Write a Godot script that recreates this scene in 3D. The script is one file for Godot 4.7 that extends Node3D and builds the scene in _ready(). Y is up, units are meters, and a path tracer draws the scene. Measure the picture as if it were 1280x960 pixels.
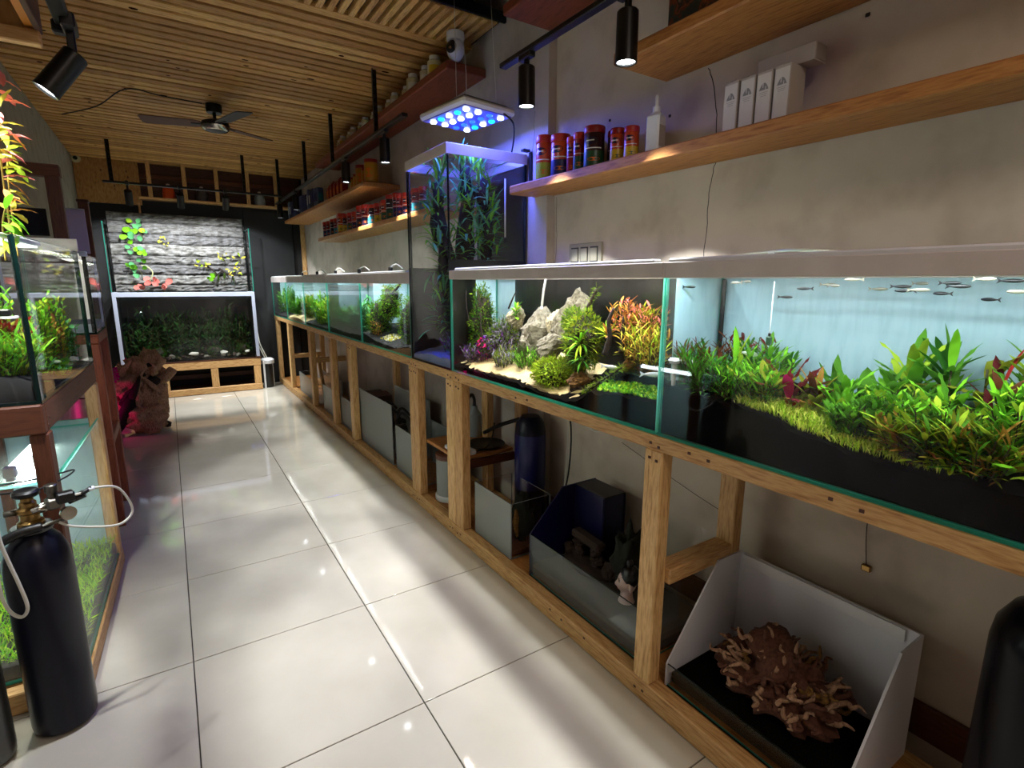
extends Node3D
# Aquarium shop aisle. Metres, y up; the camera stands at x = 0, z = 0 and looks down the aisle (-z).

const AISLE_WALL := 1.62      # near part of the right-hand wall
const FAR_WALL := 1.575       # the wall steps forward behind the tall tank
const SIDE_WALL := -0.70
const END := -7.40
const NEAR := 1.30
const CEIL := 2.58
const FRONT := 1.1226         # front plane of the long row of tanks
const SEAT := 0.876           # tank bottoms of the long row

var M := {}
var taken := {}
var boxes := {}
var rng := RandomNumberGenerator.new()

func _ready() -> void:
	rng.seed = 20240611
	# ---- camera, air, lights, exposure
	var cam := Camera3D.new()
	cam.name = "camera"
	cam.fov = 72.57
	cam.near = 0.02
	cam.far = 60.0
	cam.position = Vector3(0, 1.295, 0)
	cam.rotation_order = EULER_ORDER_YXZ
	cam.rotation_degrees = Vector3(-10.975, -33.026, 0.205)
	add_child(cam)
	cam.current = true
	var env := Environment.new()
	env.background_mode = Environment.BG_COLOR
	env.background_color = Color(0, 0, 0)
	env.tonemap_mode = Environment.TONE_MAPPER_LINEAR
	env.tonemap_exposure = 1.0
	env.sdfgi_enabled = true
	env.ssao_enabled = true
	env.ssil_enabled = true
	var we := WorldEnvironment.new()
	we.name = "world_environment"
	we.environment = env
	add_child(we)
	materials()
	# added fill light: a soft ceiling panel out of view behind the viewer
	added_ceiling_lamp(Vector3(0.45, 2.50, 0.55), Vector2(0.6, 0.6), 1.25, Color(1.0, 0.92, 0.87))
	# aquarium lights, unseen, set behind the tank rims; energies are per tank
	tank_light("near_scape", Vector3(1.1395, 1.339, -0.42), 1.08, 0.014, Vector3(0, 0, 1), 0.72, Color(0.93, 0.97, 1.0), "unseen slim white light bar over the nearest planted tank of the long row")
	tank_light("rock_scape", Vector3(1.1395, 1.339, -1.62), 1.18, 0.014, Vector3(0, 0, 1), 1.15, Color(1.0, 0.96, 0.88), "unseen slim white light bar over the rocky tank of the long row")
	for i in 5:
		tank_light("far_tank", Vector3(1.1395, 1.339, -3.23 - 0.9165 * i), 0.80, 0.014, Vector3(0, 0, 1), [0.75, 0.6, 0.65, 0.6, 0.6][i], Color(0.95, 1.0, 0.98), "unseen slim white light bar over the %s small tank beyond the tall blue tank" % ORD[i])
	tank_light("side_scape", L1(Vector3(-0.15, 1.425, -0.46)), 0.75, 0.08, L1d(Vector3(0, 0, 1)), 1.0, Color(0.98, 1.0, 0.92), "unseen slim white light bar over the planted tank behind the gas cylinder")
	low_tube(L1(Vector3(-0.12, 0.735, -0.32)), 0.42, 0.6)
	# ---- shell of the room
	room()
	# ---- large furniture and tanks
	stands()
	tanks()
	shelves()
	track_lights()
	end_wall()
	left_side()
	under_stand()
	floor_things()
	# ---- small things
	shelf_goods()
	near_scape()
	rock_scape()
	tall_scape()
	far_scapes()
	left_scapes()
	end_scape()
	fish_and_fittings()
	ceiling_things()

const ORD := ["first", "second", "third", "fourth", "fifth", "sixth", "seventh", "eighth", "ninth", "tenth", "eleventh", "twelfth", "thirteenth", "fourteenth", "fifteenth", "sixteenth", "seventeenth", "eighteenth", "nineteenth", "twentieth", "twenty-first", "twenty-second", "twenty-third", "twenty-fourth", "twenty-fifth", "twenty-sixth", "twenty-seventh", "twenty-eighth", "twenty-ninth", "thirtieth"]

# ---------------------------------------------------------------- naming
func numbered(n: String) -> String:
	var k: int = taken.get(n, 0)
	taken[n] = k + 1
	return n if k == 0 else "%s_%03d" % [n, k]

func thing(called: String, label: String, category: String, at := Vector3.ZERO, turn := 0.0, group := "") -> Node3D:
	var o := Node3D.new()
	o.name = numbered(called)
	add_child(o, true)
	o.position = at
	o.rotation.y = turn
	tag(o, label, category, group)
	return o

func tag(o: Node3D, label: String, category: String, group := "") -> Node3D:
	o.set_meta("label", label)
	o.set_meta("category", category)
	if group != "":
		o.set_meta("group", group)
	return o

func put(called: String, mesh: Mesh, mat: Material, parent: Node3D = null, xf := Transform3D.IDENTITY) -> MeshInstance3D:
	var o := MeshInstance3D.new()
	o.mesh = mesh
	if mat:
		o.material_override = mat
	o.transform = xf
	if parent == null:
		o.name = numbered(called)
		add_child(o, true)
	else:
		var k := 0
		var n := called
		while parent.has_node(NodePath(n)):
			k += 1
			n = "%s_%03d" % [called, k]
		o.name = n
		parent.add_child(o, true)
	return o

var part_count := {}
func part(called: String, mesh: Mesh, mat: Material, parent: Node3D, xf := Transform3D.IDENTITY) -> MeshInstance3D:
	# like put(), numbering without searching (for hundreds of alike pieces)
	var key := str(parent.get_instance_id()) + called
	var k: int = part_count.get(key, 0)
	part_count[key] = k + 1
	var o := MeshInstance3D.new()
	o.mesh = mesh
	if mat:
		o.material_override = mat
	o.transform = xf
	o.name = called if k == 0 else "%s_%03d" % [called, k]
	parent.add_child(o, true)
	return o

func struct(called: String, mesh: Mesh, mat: Material, xf := Transform3D.IDENTITY) -> MeshInstance3D:
	var o := put(called, mesh, mat, null, xf)
	o.set_meta("kind", "structure")
	return o

func stuff(o: Node3D) -> Node3D:
	o.set_meta("kind", "stuff")
	return o

func T(p: Vector3, b := Basis.IDENTITY) -> Transform3D:
	return Transform3D(b, p)

func R(x: float, y: float, z: float) -> Basis:
	return Basis.from_euler(Vector3(x, y, z))

# the frame of the tank stand behind the gas cylinder: x to its aisle side, z towards the viewer
const L1_TURN := -0.0375
func L1(p: Vector3) -> Vector3:
	return Vector3(-0.333, 0, -1.96) + Basis(Vector3.UP, L1_TURN) * p
func L1d(p: Vector3) -> Vector3:
	return Basis(Vector3.UP, L1_TURN) * p

# ---------------------------------------------------------------- mesh helpers
func st_new(flat := true) -> SurfaceTool:
	var st := SurfaceTool.new()
	st.begin(Mesh.PRIMITIVE_TRIANGLES)
	st.set_smooth_group(-1 if flat else 0)
	return st

func done(st: SurfaceTool) -> ArrayMesh:
	st.generate_normals()
	st.index()
	return st.commit()

func tri(st: SurfaceTool, a: Vector3, b: Vector3, c: Vector3) -> void:
	st.add_vertex(a); st.add_vertex(b); st.add_vertex(c)

func tri_out(st: SurfaceTool, a: Vector3, b: Vector3, c: Vector3, o: Vector3) -> void:
	if (c - a).cross(b - a).dot((a + b + c) / 3.0 - o) >= 0.0:
		tri(st, a, b, c)
	else:
		tri(st, a, c, b)

func quad_out(st: SurfaceTool, a: Vector3, b: Vector3, c: Vector3, d: Vector3, o: Vector3) -> void:
	tri_out(st, a, b, c, o)
	tri_out(st, a, c, d, o)

func box_into(st: SurfaceTool, size: Vector3, ch := 0.0, xf := Transform3D.IDENTITY) -> void:
	var h := size * 0.5
	var o := xf.origin
	if ch <= 0.0:
		for ax in 3:
			for s in [-1.0, 1.0]:
				var u := (ax + 1) % 3
				var v := (ax + 2) % 3
				var q := []
				for e in [[-1, -1], [1, -1], [1, 1], [-1, 1]]:
					var p := Vector3.ZERO
					p[ax] = s * h[ax]; p[u] = e[0] * h[u]; p[v] = e[1] * h[v]
					q.append(xf * p)
				quad_out(st, q[0], q[1], q[2], q[3], o)
		return
	ch = minf(ch, minf(h.x, minf(h.y, h.z)) * 0.9)
	# vertex of corner s on the face across axis ax
	var at := func(s: Vector3, ax: int) -> Vector3:
		var p := s * (h - Vector3.ONE * ch)
		p[ax] = s[ax] * h[ax]
		return xf * p
	for ax in 3:
		var u := (ax + 1) % 3
		var v := (ax + 2) % 3
		for s in [-1.0, 1.0]:
			var q := []
			for e in [[-1.0, -1.0], [1.0, -1.0], [1.0, 1.0], [-1.0, 1.0]]:
				var c := Vector3.ZERO
				c[ax] = s; c[u] = e[0]; c[v] = e[1]
				q.append(at.call(c, ax))
			quad_out(st, q[0], q[1], q[2], q[3], o)
		for e in [[-1.0, -1.0], [1.0, -1.0], [1.0, 1.0], [-1.0, 1.0]]:   # edges along ax
			var c0 := Vector3.ZERO
			c0[ax] = -1.0; c0[u] = e[0]; c0[v] = e[1]
			var c1 := c0
			c1[ax] = 1.0
			quad_out(st, at.call(c0, u), at.call(c1, u), at.call(c1, v), at.call(c0, v), o)
	for i in 8:
		var s := Vector3(1.0 if i & 1 else -1.0, 1.0 if i & 2 else -1.0, 1.0 if i & 4 else -1.0)
		tri_out(st, at.call(s, 0), at.call(s, 1), at.call(s, 2), o)

func box(size: Vector3, ch := 0.0) -> ArrayMesh:
	var key := "%.4f %.4f %.4f %.4f" % [size.x, size.y, size.z, ch]
	if not boxes.has(key):
		var st := st_new()
		box_into(st, size, ch)
		boxes[key] = done(st)
	return boxes[key]

func tube_into(st: SurfaceTool, pts: Array, radii, sides := 8, caps := true) -> void:
	var n := pts.size()
	var rings := []
	var t0: Vector3 = (pts[1] - pts[0]).normalized()
	var u := t0.cross(Vector3.UP if absf(t0.y) < 0.9 else Vector3.RIGHT).normalized()
	for i in n:
		var t: Vector3 = (pts[mini(i + 1, n - 1)] - pts[maxi(i - 1, 0)]).normalized()
		u = (u - t * u.dot(t)).normalized()
		var v := t.cross(u)
		var r: float = radii[i] if radii is Array else radii
		var ring := []
		for k in sides:
			var a := TAU * k / sides
			ring.append(pts[i] + (u * cos(a) + v * sin(a)) * r)
		rings.append(ring)
	for i in n - 1:
		var mid: Vector3 = (pts[i] + pts[i + 1]) * 0.5
		for k in sides:
			var k2 := (k + 1) % sides
			quad_out(st, rings[i][k], rings[i][k2], rings[i + 1][k2], rings[i + 1][k], mid)
	if caps:
		for k in range(1, sides - 1):
			tri_out(st, rings[0][0], rings[0][k], rings[0][k + 1], pts[1])
			tri_out(st, rings[n - 1][0], rings[n - 1][k], rings[n - 1][k + 1], pts[n - 2])

func tube(pts: Array, radii, sides := 8) -> ArrayMesh:
	var st := st_new(false)
	tube_into(st, pts, radii, sides)
	return done(st)

func curve(pts: Array, steps := 6) -> Array:   # Catmull-Rom through the points
	var out := []
	for i in pts.size() - 1:
		var a: Vector3 = pts[maxi(i - 1, 0)]
		var b: Vector3 = pts[i]
		var c: Vector3 = pts[i + 1]
		var d: Vector3 = pts[mini(i + 2, pts.size() - 1)]
		for k in steps:
			out.append(b.cubic_interpolate(c, a, d, float(k) / steps))
	out.append(pts[-1])
	return out

func lathe_into(st: SurfaceTool, prof: Array, sides := 24, xf := Transform3D.IDENTITY) -> void:
	# prof: [radius, y] pairs from bottom to top; sharp turns get an edge of their own
	var group := 0
	for i in prof.size() - 1:
		if i > 0:
			var a := Vector2(prof[i][0] - prof[i - 1][0], prof[i][1] - prof[i - 1][1])
			var b := Vector2(prof[i + 1][0] - prof[i][0], prof[i + 1][1] - prof[i][1])
			if absf(a.angle_to(b)) > 0.6:
				group += 1
		st.set_smooth_group(group)
		for k in sides:
			var a0 := TAU * k / sides
			var a1 := TAU * (k + 1) / sides if k < sides - 1 else 0.0
			var p00 := xf * Vector3(prof[i][0] * cos(a0), prof[i][1], prof[i][0] * sin(a0))
			var p01 := xf * Vector3(prof[i][0] * cos(a1), prof[i][1], prof[i][0] * sin(a1))
			var p10 := xf * Vector3(prof[i + 1][0] * cos(a0), prof[i + 1][1], prof[i + 1][0] * sin(a0))
			var p11 := xf * Vector3(prof[i + 1][0] * cos(a1), prof[i + 1][1], prof[i + 1][0] * sin(a1))
			if p00.distance_to(p01) > 1e-6:
				tri(st, p00, p10, p01)
			if p10.distance_to(p11) > 1e-6:
				tri(st, p01, p10, p11)

func lathe(prof: Array, sides := 24) -> ArrayMesh:
	var st := st_new(false)
	lathe_into(st, prof, sides)
	return done(st)

func extrude_into(st: SurfaceTool, poly: Array, thick: float, xf := Transform3D.IDENTITY) -> void:
	# polygon in local xy, thickness along z, centred
	var pv := PackedVector2Array(poly)
	var idx := Geometry2D.triangulate_polygon(pv)
	var h := thick * 0.5
	for i in range(0, idx.size(), 3):
		for s in [-1.0, 1.0]:
			var a := Vector3(pv[idx[i]].x, pv[idx[i]].y, s * h)
			var b := Vector3(pv[idx[i + 1]].x, pv[idx[i + 1]].y, s * h)
			var c := Vector3(pv[idx[i + 2]].x, pv[idx[i + 2]].y, s * h)
			tri_out(st, xf * a, xf * b, xf * c, xf * ((a + b + c) / 3.0 - Vector3(0, 0, s)))
	var n := pv.size()
	var cw := Geometry2D.is_polygon_clockwise(pv)
	for i in n:
		var a := pv[i]
		var b := pv[(i + 1) % n]
		var e := (b - a).normalized()
		var out := Vector2(-e.y, e.x) if cw else Vector2(e.y, -e.x)
		var m := (a + b) * 0.5 - out
		quad_out(st, xf * Vector3(a.x, a.y, -h), xf * Vector3(b.x, b.y, -h), xf * Vector3(b.x, b.y, h), xf * Vector3(a.x, a.y, h), xf * Vector3(m.x, m.y, 0))

func extrude(poly: Array, thick: float) -> ArrayMesh:
	var st := st_new()
	extrude_into(st, poly, thick)
	return done(st)

func blob(r: Vector3, amp: float, freq: float, sd: int, seg := 20, flat := false, ridged := false) -> ArrayMesh:
	# a lump displaced by noise: stones, driftwood, moss cushions
	var noise := FastNoiseLite.new()
	noise.seed = sd
	noise.frequency = freq
	noise.fractal_octaves = 4
	if ridged:
		noise.fractal_type = FastNoiseLite.FRACTAL_RIDGED
	var rows := seg / 2
	var pt := func(i: int, k: int) -> Vector3:
		var th := PI * i / rows
		var ph := TAU * (k % seg) / seg
		var d := Vector3(sin(th) * cos(ph), cos(th), sin(th) * sin(ph))
		if i == 0: d = Vector3.UP
		if i == rows: d = Vector3.DOWN
		return d * r * (1.0 + amp * noise.get_noise_3dv(d * r))
	var st := st_new(flat)
	for i in rows:
		for k in seg:
			var a: Vector3 = pt.call(i, k)
			var b: Vector3 = pt.call(i, k + 1)
			var c: Vector3 = pt.call(i + 1, k + 1)
			var d: Vector3 = pt.call(i + 1, k)
			if i > 0: tri_out(st, a, b, c, Vector3.ZERO)
			if i < rows - 1: tri_out(st, a, c, d, Vector3.ZERO)
	return done(st)

func crag(r: Vector3, sd: int, n := 16) -> ArrayMesh:
	# an angular stone: the hull of planes cutting a ball
	var g := RandomNumberGenerator.new()
	g.seed = sd
	var planes := []
	for i in n:
		var d := Vector3(g.randfn(), g.randfn(), g.randfn()).normalized()
		planes.append([d, g.randf_range(0.45, 0.92)])
	var st := st_new()
	var seg := 26
	var rows := 15
	var nz := FastNoiseLite.new()
	nz.seed = sd
	nz.frequency = 2.6
	var pt := func(i: int, k: int) -> Vector3:
		var th := PI * i / rows
		var ph := TAU * (k % seg) / seg
		var d := Vector3(sin(th) * cos(ph), cos(th), sin(th) * sin(ph))
		var t := 1.1
		for p in planes:
			var c: float = d.dot(p[0])
			if c > 0.05: t = minf(t, p[1] / c)
		return d * (t * (1.0 + 0.22 * nz.get_noise_3dv(d))) * r
	for i in rows:
		for k in seg:
			var a: Vector3 = pt.call(i, k)
			var b: Vector3 = pt.call(i, k + 1)
			var c: Vector3 = pt.call(i + 1, k + 1)
			var d: Vector3 = pt.call(i + 1, k)
			if i > 0: tri_out(st, a, b, c, Vector3.ZERO)
			if i < rows - 1: tri_out(st, a, c, d, Vector3.ZERO)
	return done(st)

func leaf(length: float, width: float, bend: float, fold := 0.25, n := 6, wavy := 0.0, tip := 0.9) -> ArrayMesh:
	# a blade that starts at the origin, rises along +y and bends towards +z
	var st := st_new(false)
	var rows := []
	var p := Vector3.ZERO
	var a := 0.0
	for i in n + 1:
		var t := float(i) / n
		var w := width * 0.5 * pow(sin(PI * clampf(0.06 + t * tip, 0.0, 1.0)), 0.8)
		if i == n: w = 0.0
		if i == 0: w = width * 0.10
		var dirv := Vector3(0, cos(a), sin(a))
		var nor := Vector3(0, -sin(a), cos(a))
		var wob := sin(t * 19.0) * wavy * width
		rows.append([p + Vector3(-w, 0, 0) + nor * (fold * w + wob), p, p + Vector3(w, 0, 0) + nor * (fold * w - wob)])
		p += dirv * length / n
		a += bend / n
	for i in n:
		for s in 2:
			tri(st, rows[i][s], rows[i + 1][s], rows[i + 1][s + 1])
			tri(st, rows[i][s], rows[i + 1][s + 1], rows[i][s + 1])
	return done(st)


# ---------------------------------------------------------------- materials
func noise_tex(freq: float, ramp: Array, sd := 1, size := 256, octaves := 4) -> NoiseTexture2D:
	var n := FastNoiseLite.new()
	n.seed = sd
	n.frequency = freq
	n.fractal_octaves = octaves
	var t := NoiseTexture2D.new()
	t.width = size
	t.height = size
	t.seamless = true
	t.noise = n
	var g := Gradient.new()
	g.offsets = PackedFloat32Array(ramp.map(func(e): return e[0]))
	g.colors = PackedColorArray(ramp.map(func(e): return e[1]))
	t.color_ramp = g
	return t

func mat(key: String, c: Color, rough := 0.6, metal := 0.0, spec := 0.5) -> StandardMaterial3D:
	if M.has(key):
		return M[key]
	var m := StandardMaterial3D.new()
	m.resource_name = key
	m.albedo_color = c
	m.roughness = rough
	m.metallic = metal
	m.metallic_specular = spec
	M[key] = m
	return m

func textured(key: String, c: Color, tex: Texture2D, scale: Vector3, rough := 0.6, world := true) -> StandardMaterial3D:
	var m := mat(key, c, rough)
	m.albedo_texture = tex
	m.uv1_triplanar = true
	m.uv1_world_triplanar = world
	m.uv1_scale = scale
	return m

func leafy(key: String, c: Color, rough := 0.65, back := 0.45) -> StandardMaterial3D:
	var m := mat(key, c, rough, 0.0, 0.16)
	m.backlight_enabled = true
	var top := maxf(c.r, maxf(c.g, c.b))
	m.backlight = Color(c.r / top * back, c.g / top * back, c.b / top * back)
	return m

func glow(key: String, c: Color, e: float) -> StandardMaterial3D:
	var m := mat(key, c, 0.4)
	m.emission_enabled = true
	m.emission = c
	m.emission_energy_multiplier = e
	return m

func materials() -> void:
	var grain := noise_tex(0.022, [[0.0, Color(0.66, 0.56, 0.44)], [0.30, Color(0.88, 0.83, 0.76)], [0.6, Color(1, 1, 1)], [1.0, Color(0.82, 0.74, 0.64)]], 11)
	var tones := {"pine": Color(0.80, 0.64, 0.42), "pine_pale": Color(0.87, 0.72, 0.49), "shelf": Color(0.70, 0.48, 0.25), "slat": Color(0.80, 0.62, 0.35), "slat_pale": Color(0.87, 0.70, 0.43), "slat_deep": Color(0.70, 0.52, 0.28), "gap": Color(0.30, 0.20, 0.10), "red": Color(0.50, 0.24, 0.13), "brown": Color(0.36, 0.19, 0.10), "umber": Color(0.30, 0.17, 0.11)}  # gap: boards darkened as shade between the ceiling slats
	for k in tones:
		for ax in 3:
			var s := Vector3(11, 11, 11)
			s[ax] = 1.3
			textured("%s_%s" % [k, "xyz"[ax]], tones[k], grain, s, 0.55)
	var ply := noise_tex(0.03, [[0.0, Color(0.55, 0.45, 0.34)], [0.25, Color(0.88, 0.82, 0.74)], [1.0, Color(1, 1, 1)]], 5)
	textured("plywood", Color(0.72, 0.55, 0.33), ply, Vector3(5, 1.6, 5), 0.6)
	var plaster := noise_tex(0.012, [[0.0, Color(0.86, 0.85, 0.83)], [0.5, Color(0.97, 0.97, 0.96)], [1.0, Color(1, 1, 1)]], 3, 256, 5)
	textured("plaster", Color(0.80, 0.75, 0.68), plaster, Vector3(1.1, 1.1, 1.1), 0.85)
	textured("plaster_far", Color(0.74, 0.70, 0.66), plaster, Vector3(1.1, 1.1, 1.1), 0.85)
	textured("grey_wall", Color(0.62, 0.60, 0.56), plaster, Vector3(1.4, 1.4, 1.4), 0.9)
	textured("black_wall", Color(0.045, 0.046, 0.05), plaster, Vector3(2, 2, 2), 0.7)
	mat("dark_void", Color(0.05, 0.045, 0.06), 0.9)
	mat("crack", Color(0.16, 0.14, 0.12), 0.9)
	mat("grout", Color(0.20, 0.18, 0.16), 0.9)
	var vit := noise_tex(0.01, [[0.0, Color(0.93, 0.93, 0.92)], [1.0, Color(1, 1, 1)]], 8, 256, 5)
	for i in 3:
		var tl := textured("tile_%d" % i, [Color(0.74, 0.71, 0.65), Color(0.755, 0.725, 0.665), Color(0.73, 0.70, 0.645)][i], vit, Vector3(0.9, 0.9, 0.9), 0.06)
		tl.metallic_specular = 0.5
	# glass and water
	var gl := mat("glass", Color(0.02, 0.10, 0.08, 0.014), 0.0, 0.0, 0.36)
	gl.transparency = BaseMaterial3D.TRANSPARENCY_ALPHA
	var sm := mat("smeared_glass", Color(0.62, 0.70, 0.68, 0.07), 0.0, 0.0, 0.36)
	sm.transparency = BaseMaterial3D.TRANSPARENCY_ALPHA
	var fr := mat("frosted_glass", Color(0.66, 0.69, 0.67, 0.45), 0.4)
	fr.transparency = BaseMaterial3D.TRANSPARENCY_ALPHA
	var eg := mat("glass_edge", Color(0.08, 0.44, 0.38), 0.12)
	eg.backlight_enabled = true
	eg.backlight = Color(0.5, 0.9, 0.8)
	mat("glass_edge_dark", Color(0.02, 0.10, 0.09), 0.12)
	var wt := mat("water", Color(0.16, 0.30, 0.28, 0.30), 0.0, 0.0, 0.36)
	wt.transparency = BaseMaterial3D.TRANSPARENCY_ALPHA
	mat("silicone_black", Color(0.02, 0.022, 0.025), 0.4)
	var caustic_streak := noise_tex(0.02, [[0.0, Color(0.90, 0.93, 0.94)], [0.5, Color(0.97, 0.985, 0.99)], [1.0, Color(1, 1, 1)]], 21)
	var bf := textured("pale_film", Color(0.68, 0.81, 0.84), caustic_streak, Vector3(6, 1.5, 9), 0.5)  # faint streaks of rippled tank light painted into the film
	bf.uv1_world_triplanar = true
	mat("black_film", Color(0.012, 0.013, 0.015), 0.35)
	mat("blue_film", Color(0.012, 0.014, 0.20), 0.35)
	mat("white_film", Color(0.82, 0.82, 0.84), 0.5)
	mat("grey_film", Color(0.50, 0.53, 0.53), 0.45)
	textured("rim_white", Color(0.80, 0.76, 0.74), vit, Vector3(3, 3, 3), 0.4)
	mat("white_plastic", Color(0.82, 0.82, 0.82), 0.35)
	mat("frame_white", Color(0.62, 0.64, 0.70), 0.4)
	mat("black_plastic", Color(0.022, 0.022, 0.024), 0.4)
	mat("black_metal", Color(0.028, 0.028, 0.03), 0.38, 0.2)
	mat("rail_metal", Color(0.05, 0.05, 0.055), 0.4, 0.6)
	mat("rubber", Color(0.03, 0.03, 0.03), 0.7)
	mat("chrome", Color(0.72, 0.70, 0.66), 0.22, 1.0)
	mat("steel_dull", Color(0.45, 0.44, 0.41), 0.35, 1.0)
	mat("brass", Color(0.62, 0.50, 0.30), 0.3, 1.0)
	mat("hose", Color(0.80, 0.79, 0.74), 0.3)
	var cl := mat("clear_hose", Color(0.88, 0.90, 0.88, 0.55), 0.2)
	cl.transparency = BaseMaterial3D.TRANSPARENCY_ALPHA
	var cy := mat("cylinder_navy", Color(0.016, 0.022, 0.095), 0.32, 0.0, 0.35)
	cy.clearcoat_enabled = true
	cy.clearcoat = 0.12
	var cb := mat("cylinder_black", Color(0.012, 0.015, 0.045), 0.24, 0.0, 0.25)
	cb.clearcoat_enabled = true
	cb.clearcoat = 0.15
	mat("cylinder_grey", Color(0.36, 0.36, 0.35), 0.3, 0.7)
	var soil := noise_tex(0.09, [[0.0, Color(0.25, 0.25, 0.25)], [0.5, Color(0.6, 0.58, 0.55)], [1.0, Color(1.5, 1.4, 1.3)]], 31)
	textured("soil", Color(0.050, 0.046, 0.040), soil, Vector3(9, 9, 9), 0.9)
	textured("soil_wet", Color(0.085, 0.085, 0.078), soil, Vector3(9, 9, 9), 0.9).metallic_specular = 0.1
	var grit := noise_tex(0.16, [[0.0, Color(0.6, 0.57, 0.52)], [0.5, Color(0.9, 0.88, 0.84)], [1.0, Color(1, 1, 1)]], 33)
	textured("sand", Color(0.90, 0.83, 0.62), grit, Vector3(9, 9, 9), 0.9)
	textured("grey_gravel", Color(0.30, 0.28, 0.26), grit, Vector3(7, 7, 7), 0.9)
	textured("blue_sand", Color(0.55, 0.62, 0.80), grit, Vector3(9, 9, 9), 0.9)
	var stone := noise_tex(0.035, [[0.0, Color(0.35, 0.34, 0.33)], [0.45, Color(0.78, 0.76, 0.72)], [0.7, Color(1, 1, 1)], [1.0, Color(0.55, 0.52, 0.46)]], 41, 256, 6)
	textured("stone_grey", Color(0.50, 0.49, 0.43), stone, Vector3(7, 7, 7), 0.9)
	textured("stone_pale", Color(0.72, 0.70, 0.60), stone, Vector3(8, 8, 8), 0.9)
	textured("stone_mossy", Color(0.30, 0.28, 0.12), stone, Vector3(8, 8, 8), 0.9)
	textured("stone_tan", Color(0.55, 0.40, 0.17), stone, Vector3(8, 8, 8), 0.9)
	for i in 3:
		textured("slate_%d" % i, [Color(0.50, 0.50, 0.50), Color(0.56, 0.56, 0.555), Color(0.45, 0.45, 0.46)][i], stone, Vector3(1.1, 4.5, 1.1), 0.8)
	mat("stone_white", Color(0.80, 0.80, 0.74), 0.8)
	var bark := noise_tex(0.04, [[0.0, Color(0.38, 0.32, 0.28)], [0.4, Color(0.82, 0.74, 0.67)], [1.0, Color(1.0, 0.96, 0.9)]], 51, 256, 6)
	textured("driftwood", Color(0.76, 0.65, 0.55), bark, Vector3(8, 3, 8), 0.9)
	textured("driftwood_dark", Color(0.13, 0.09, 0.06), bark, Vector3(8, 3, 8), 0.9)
	textured("driftwood_red", Color(0.42, 0.27, 0.20), bark, Vector3(9, 9, 9), 0.85)
	# leaves
	leafy("leaf_bright", Color(0.42, 0.68, 0.13))
	leafy("leaf_lime", Color(0.62, 0.74, 0.18))
	leafy("leaf_mid", Color(0.28, 0.48, 0.12))
	leafy("leaf_deep", Color(0.13, 0.31, 0.07))
	leafy("leaf_olive", Color(0.46, 0.50, 0.12))
	leafy("leaf_tan", Color(0.60, 0.44, 0.18))
	leafy("leaf_red", Color(0.50, 0.12, 0.10))
	leafy("leaf_wine", Color(0.30, 0.09, 0.10))
	leafy("leaf_pink", Color(0.80, 0.10, 0.42))
	leafy("leaf_rose", Color(0.84, 0.46, 0.42))
	leafy("leaf_brown", Color(0.28, 0.15, 0.08))
	leafy("leaf_orange", Color(0.74, 0.50, 0.24))
	leafy("leaf_yellow", Color(0.78, 0.74, 0.28))
	leafy("leaf_jade", Color(0.35, 0.62, 0.40))
	leafy("leaf_violet", Color(0.38, 0.10, 0.52))  # violet tint for purple light in and near the tall tank
	leafy("carpet_a", Color(0.62, 0.78, 0.18))
	leafy("carpet_b", Color(0.90, 0.92, 0.42))
	leafy("moss", Color(0.36, 0.46, 0.10))
	leafy("moss_dark", Color(0.15, 0.21, 0.06))
	leafy("fern_dark", Color(0.10, 0.17, 0.08))
	leafy("fern_black", Color(0.05, 0.085, 0.05))
	leafy("lavender", Color(0.45, 0.42, 0.50))  # grey leaf tinted for purple light near the tall tank
	textured("moss_solid", Color(0.13, 0.15, 0.08), stone, Vector3(9, 9, 9), 0.9)
	mat("stem", Color(0.25, 0.24, 0.10), 0.7)
	mat("fish_silver", Color(0.55, 0.55, 0.48), 0.25, 0.3)
	mat("fish_dark", Color(0.10, 0.12, 0.12), 0.3)
	mat("fish_white", Color(0.88, 0.90, 0.92), 0.3)
	# goods
	mat("cap_orange", Color(0.66, 0.13, 0.05), 0.35)
	mat("cap_red", Color(0.50, 0.05, 0.04), 0.35)
	mat("jar_red", Color(0.50, 0.045, 0.035), 0.3)
	mat("jar_orange", Color(0.70, 0.24, 0.06), 0.3)
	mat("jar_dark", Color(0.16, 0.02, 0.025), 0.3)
	mat("jar_yellow", Color(0.66, 0.46, 0.05), 0.35)
	mat("print_navy", Color(0.03, 0.045, 0.16), 0.35)
	mat("print_blue", Color(0.05, 0.07, 0.30), 0.35)
	mat("print_yellow", Color(0.75, 0.62, 0.10), 0.35)
	mat("print_green", Color(0.10, 0.26, 0.14), 0.35)
	mat("print_lime", Color(0.55, 0.62, 0.12), 0.35)
	mat("print_teal", Color(0.15, 0.45, 0.50), 0.35)
	mat("print_white", Color(0.80, 0.80, 0.78), 0.4)
	mat("print_orange", Color(0.80, 0.38, 0.06), 0.35)
	mat("pack_blue", Color(0.05, 0.08, 0.24), 0.4)
	mat("pack_slate", Color(0.25, 0.30, 0.42), 0.4)
	mat("carton", Color(0.66, 0.63, 0.60), 0.6)
	mat("carton_shade", Color(0.56, 0.53, 0.50), 0.6)
	mat("print_grey", Color(0.40, 0.39, 0.38), 0.5)
	mat("bottle_white", Color(0.82, 0.83, 0.85), 0.3)
	mat("bottle_cream", Color(0.74, 0.70, 0.56), 0.35)
	mat("magenta_cloth", Color(0.62, 0.03, 0.36), 0.6)
	mat("china", Color(0.80, 0.70, 0.66), 0.3)
	mat("hair_black", Color(0.015, 0.018, 0.02), 0.3)
	mat("lips", Color(0.45, 0.12, 0.12), 0.4)
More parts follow.
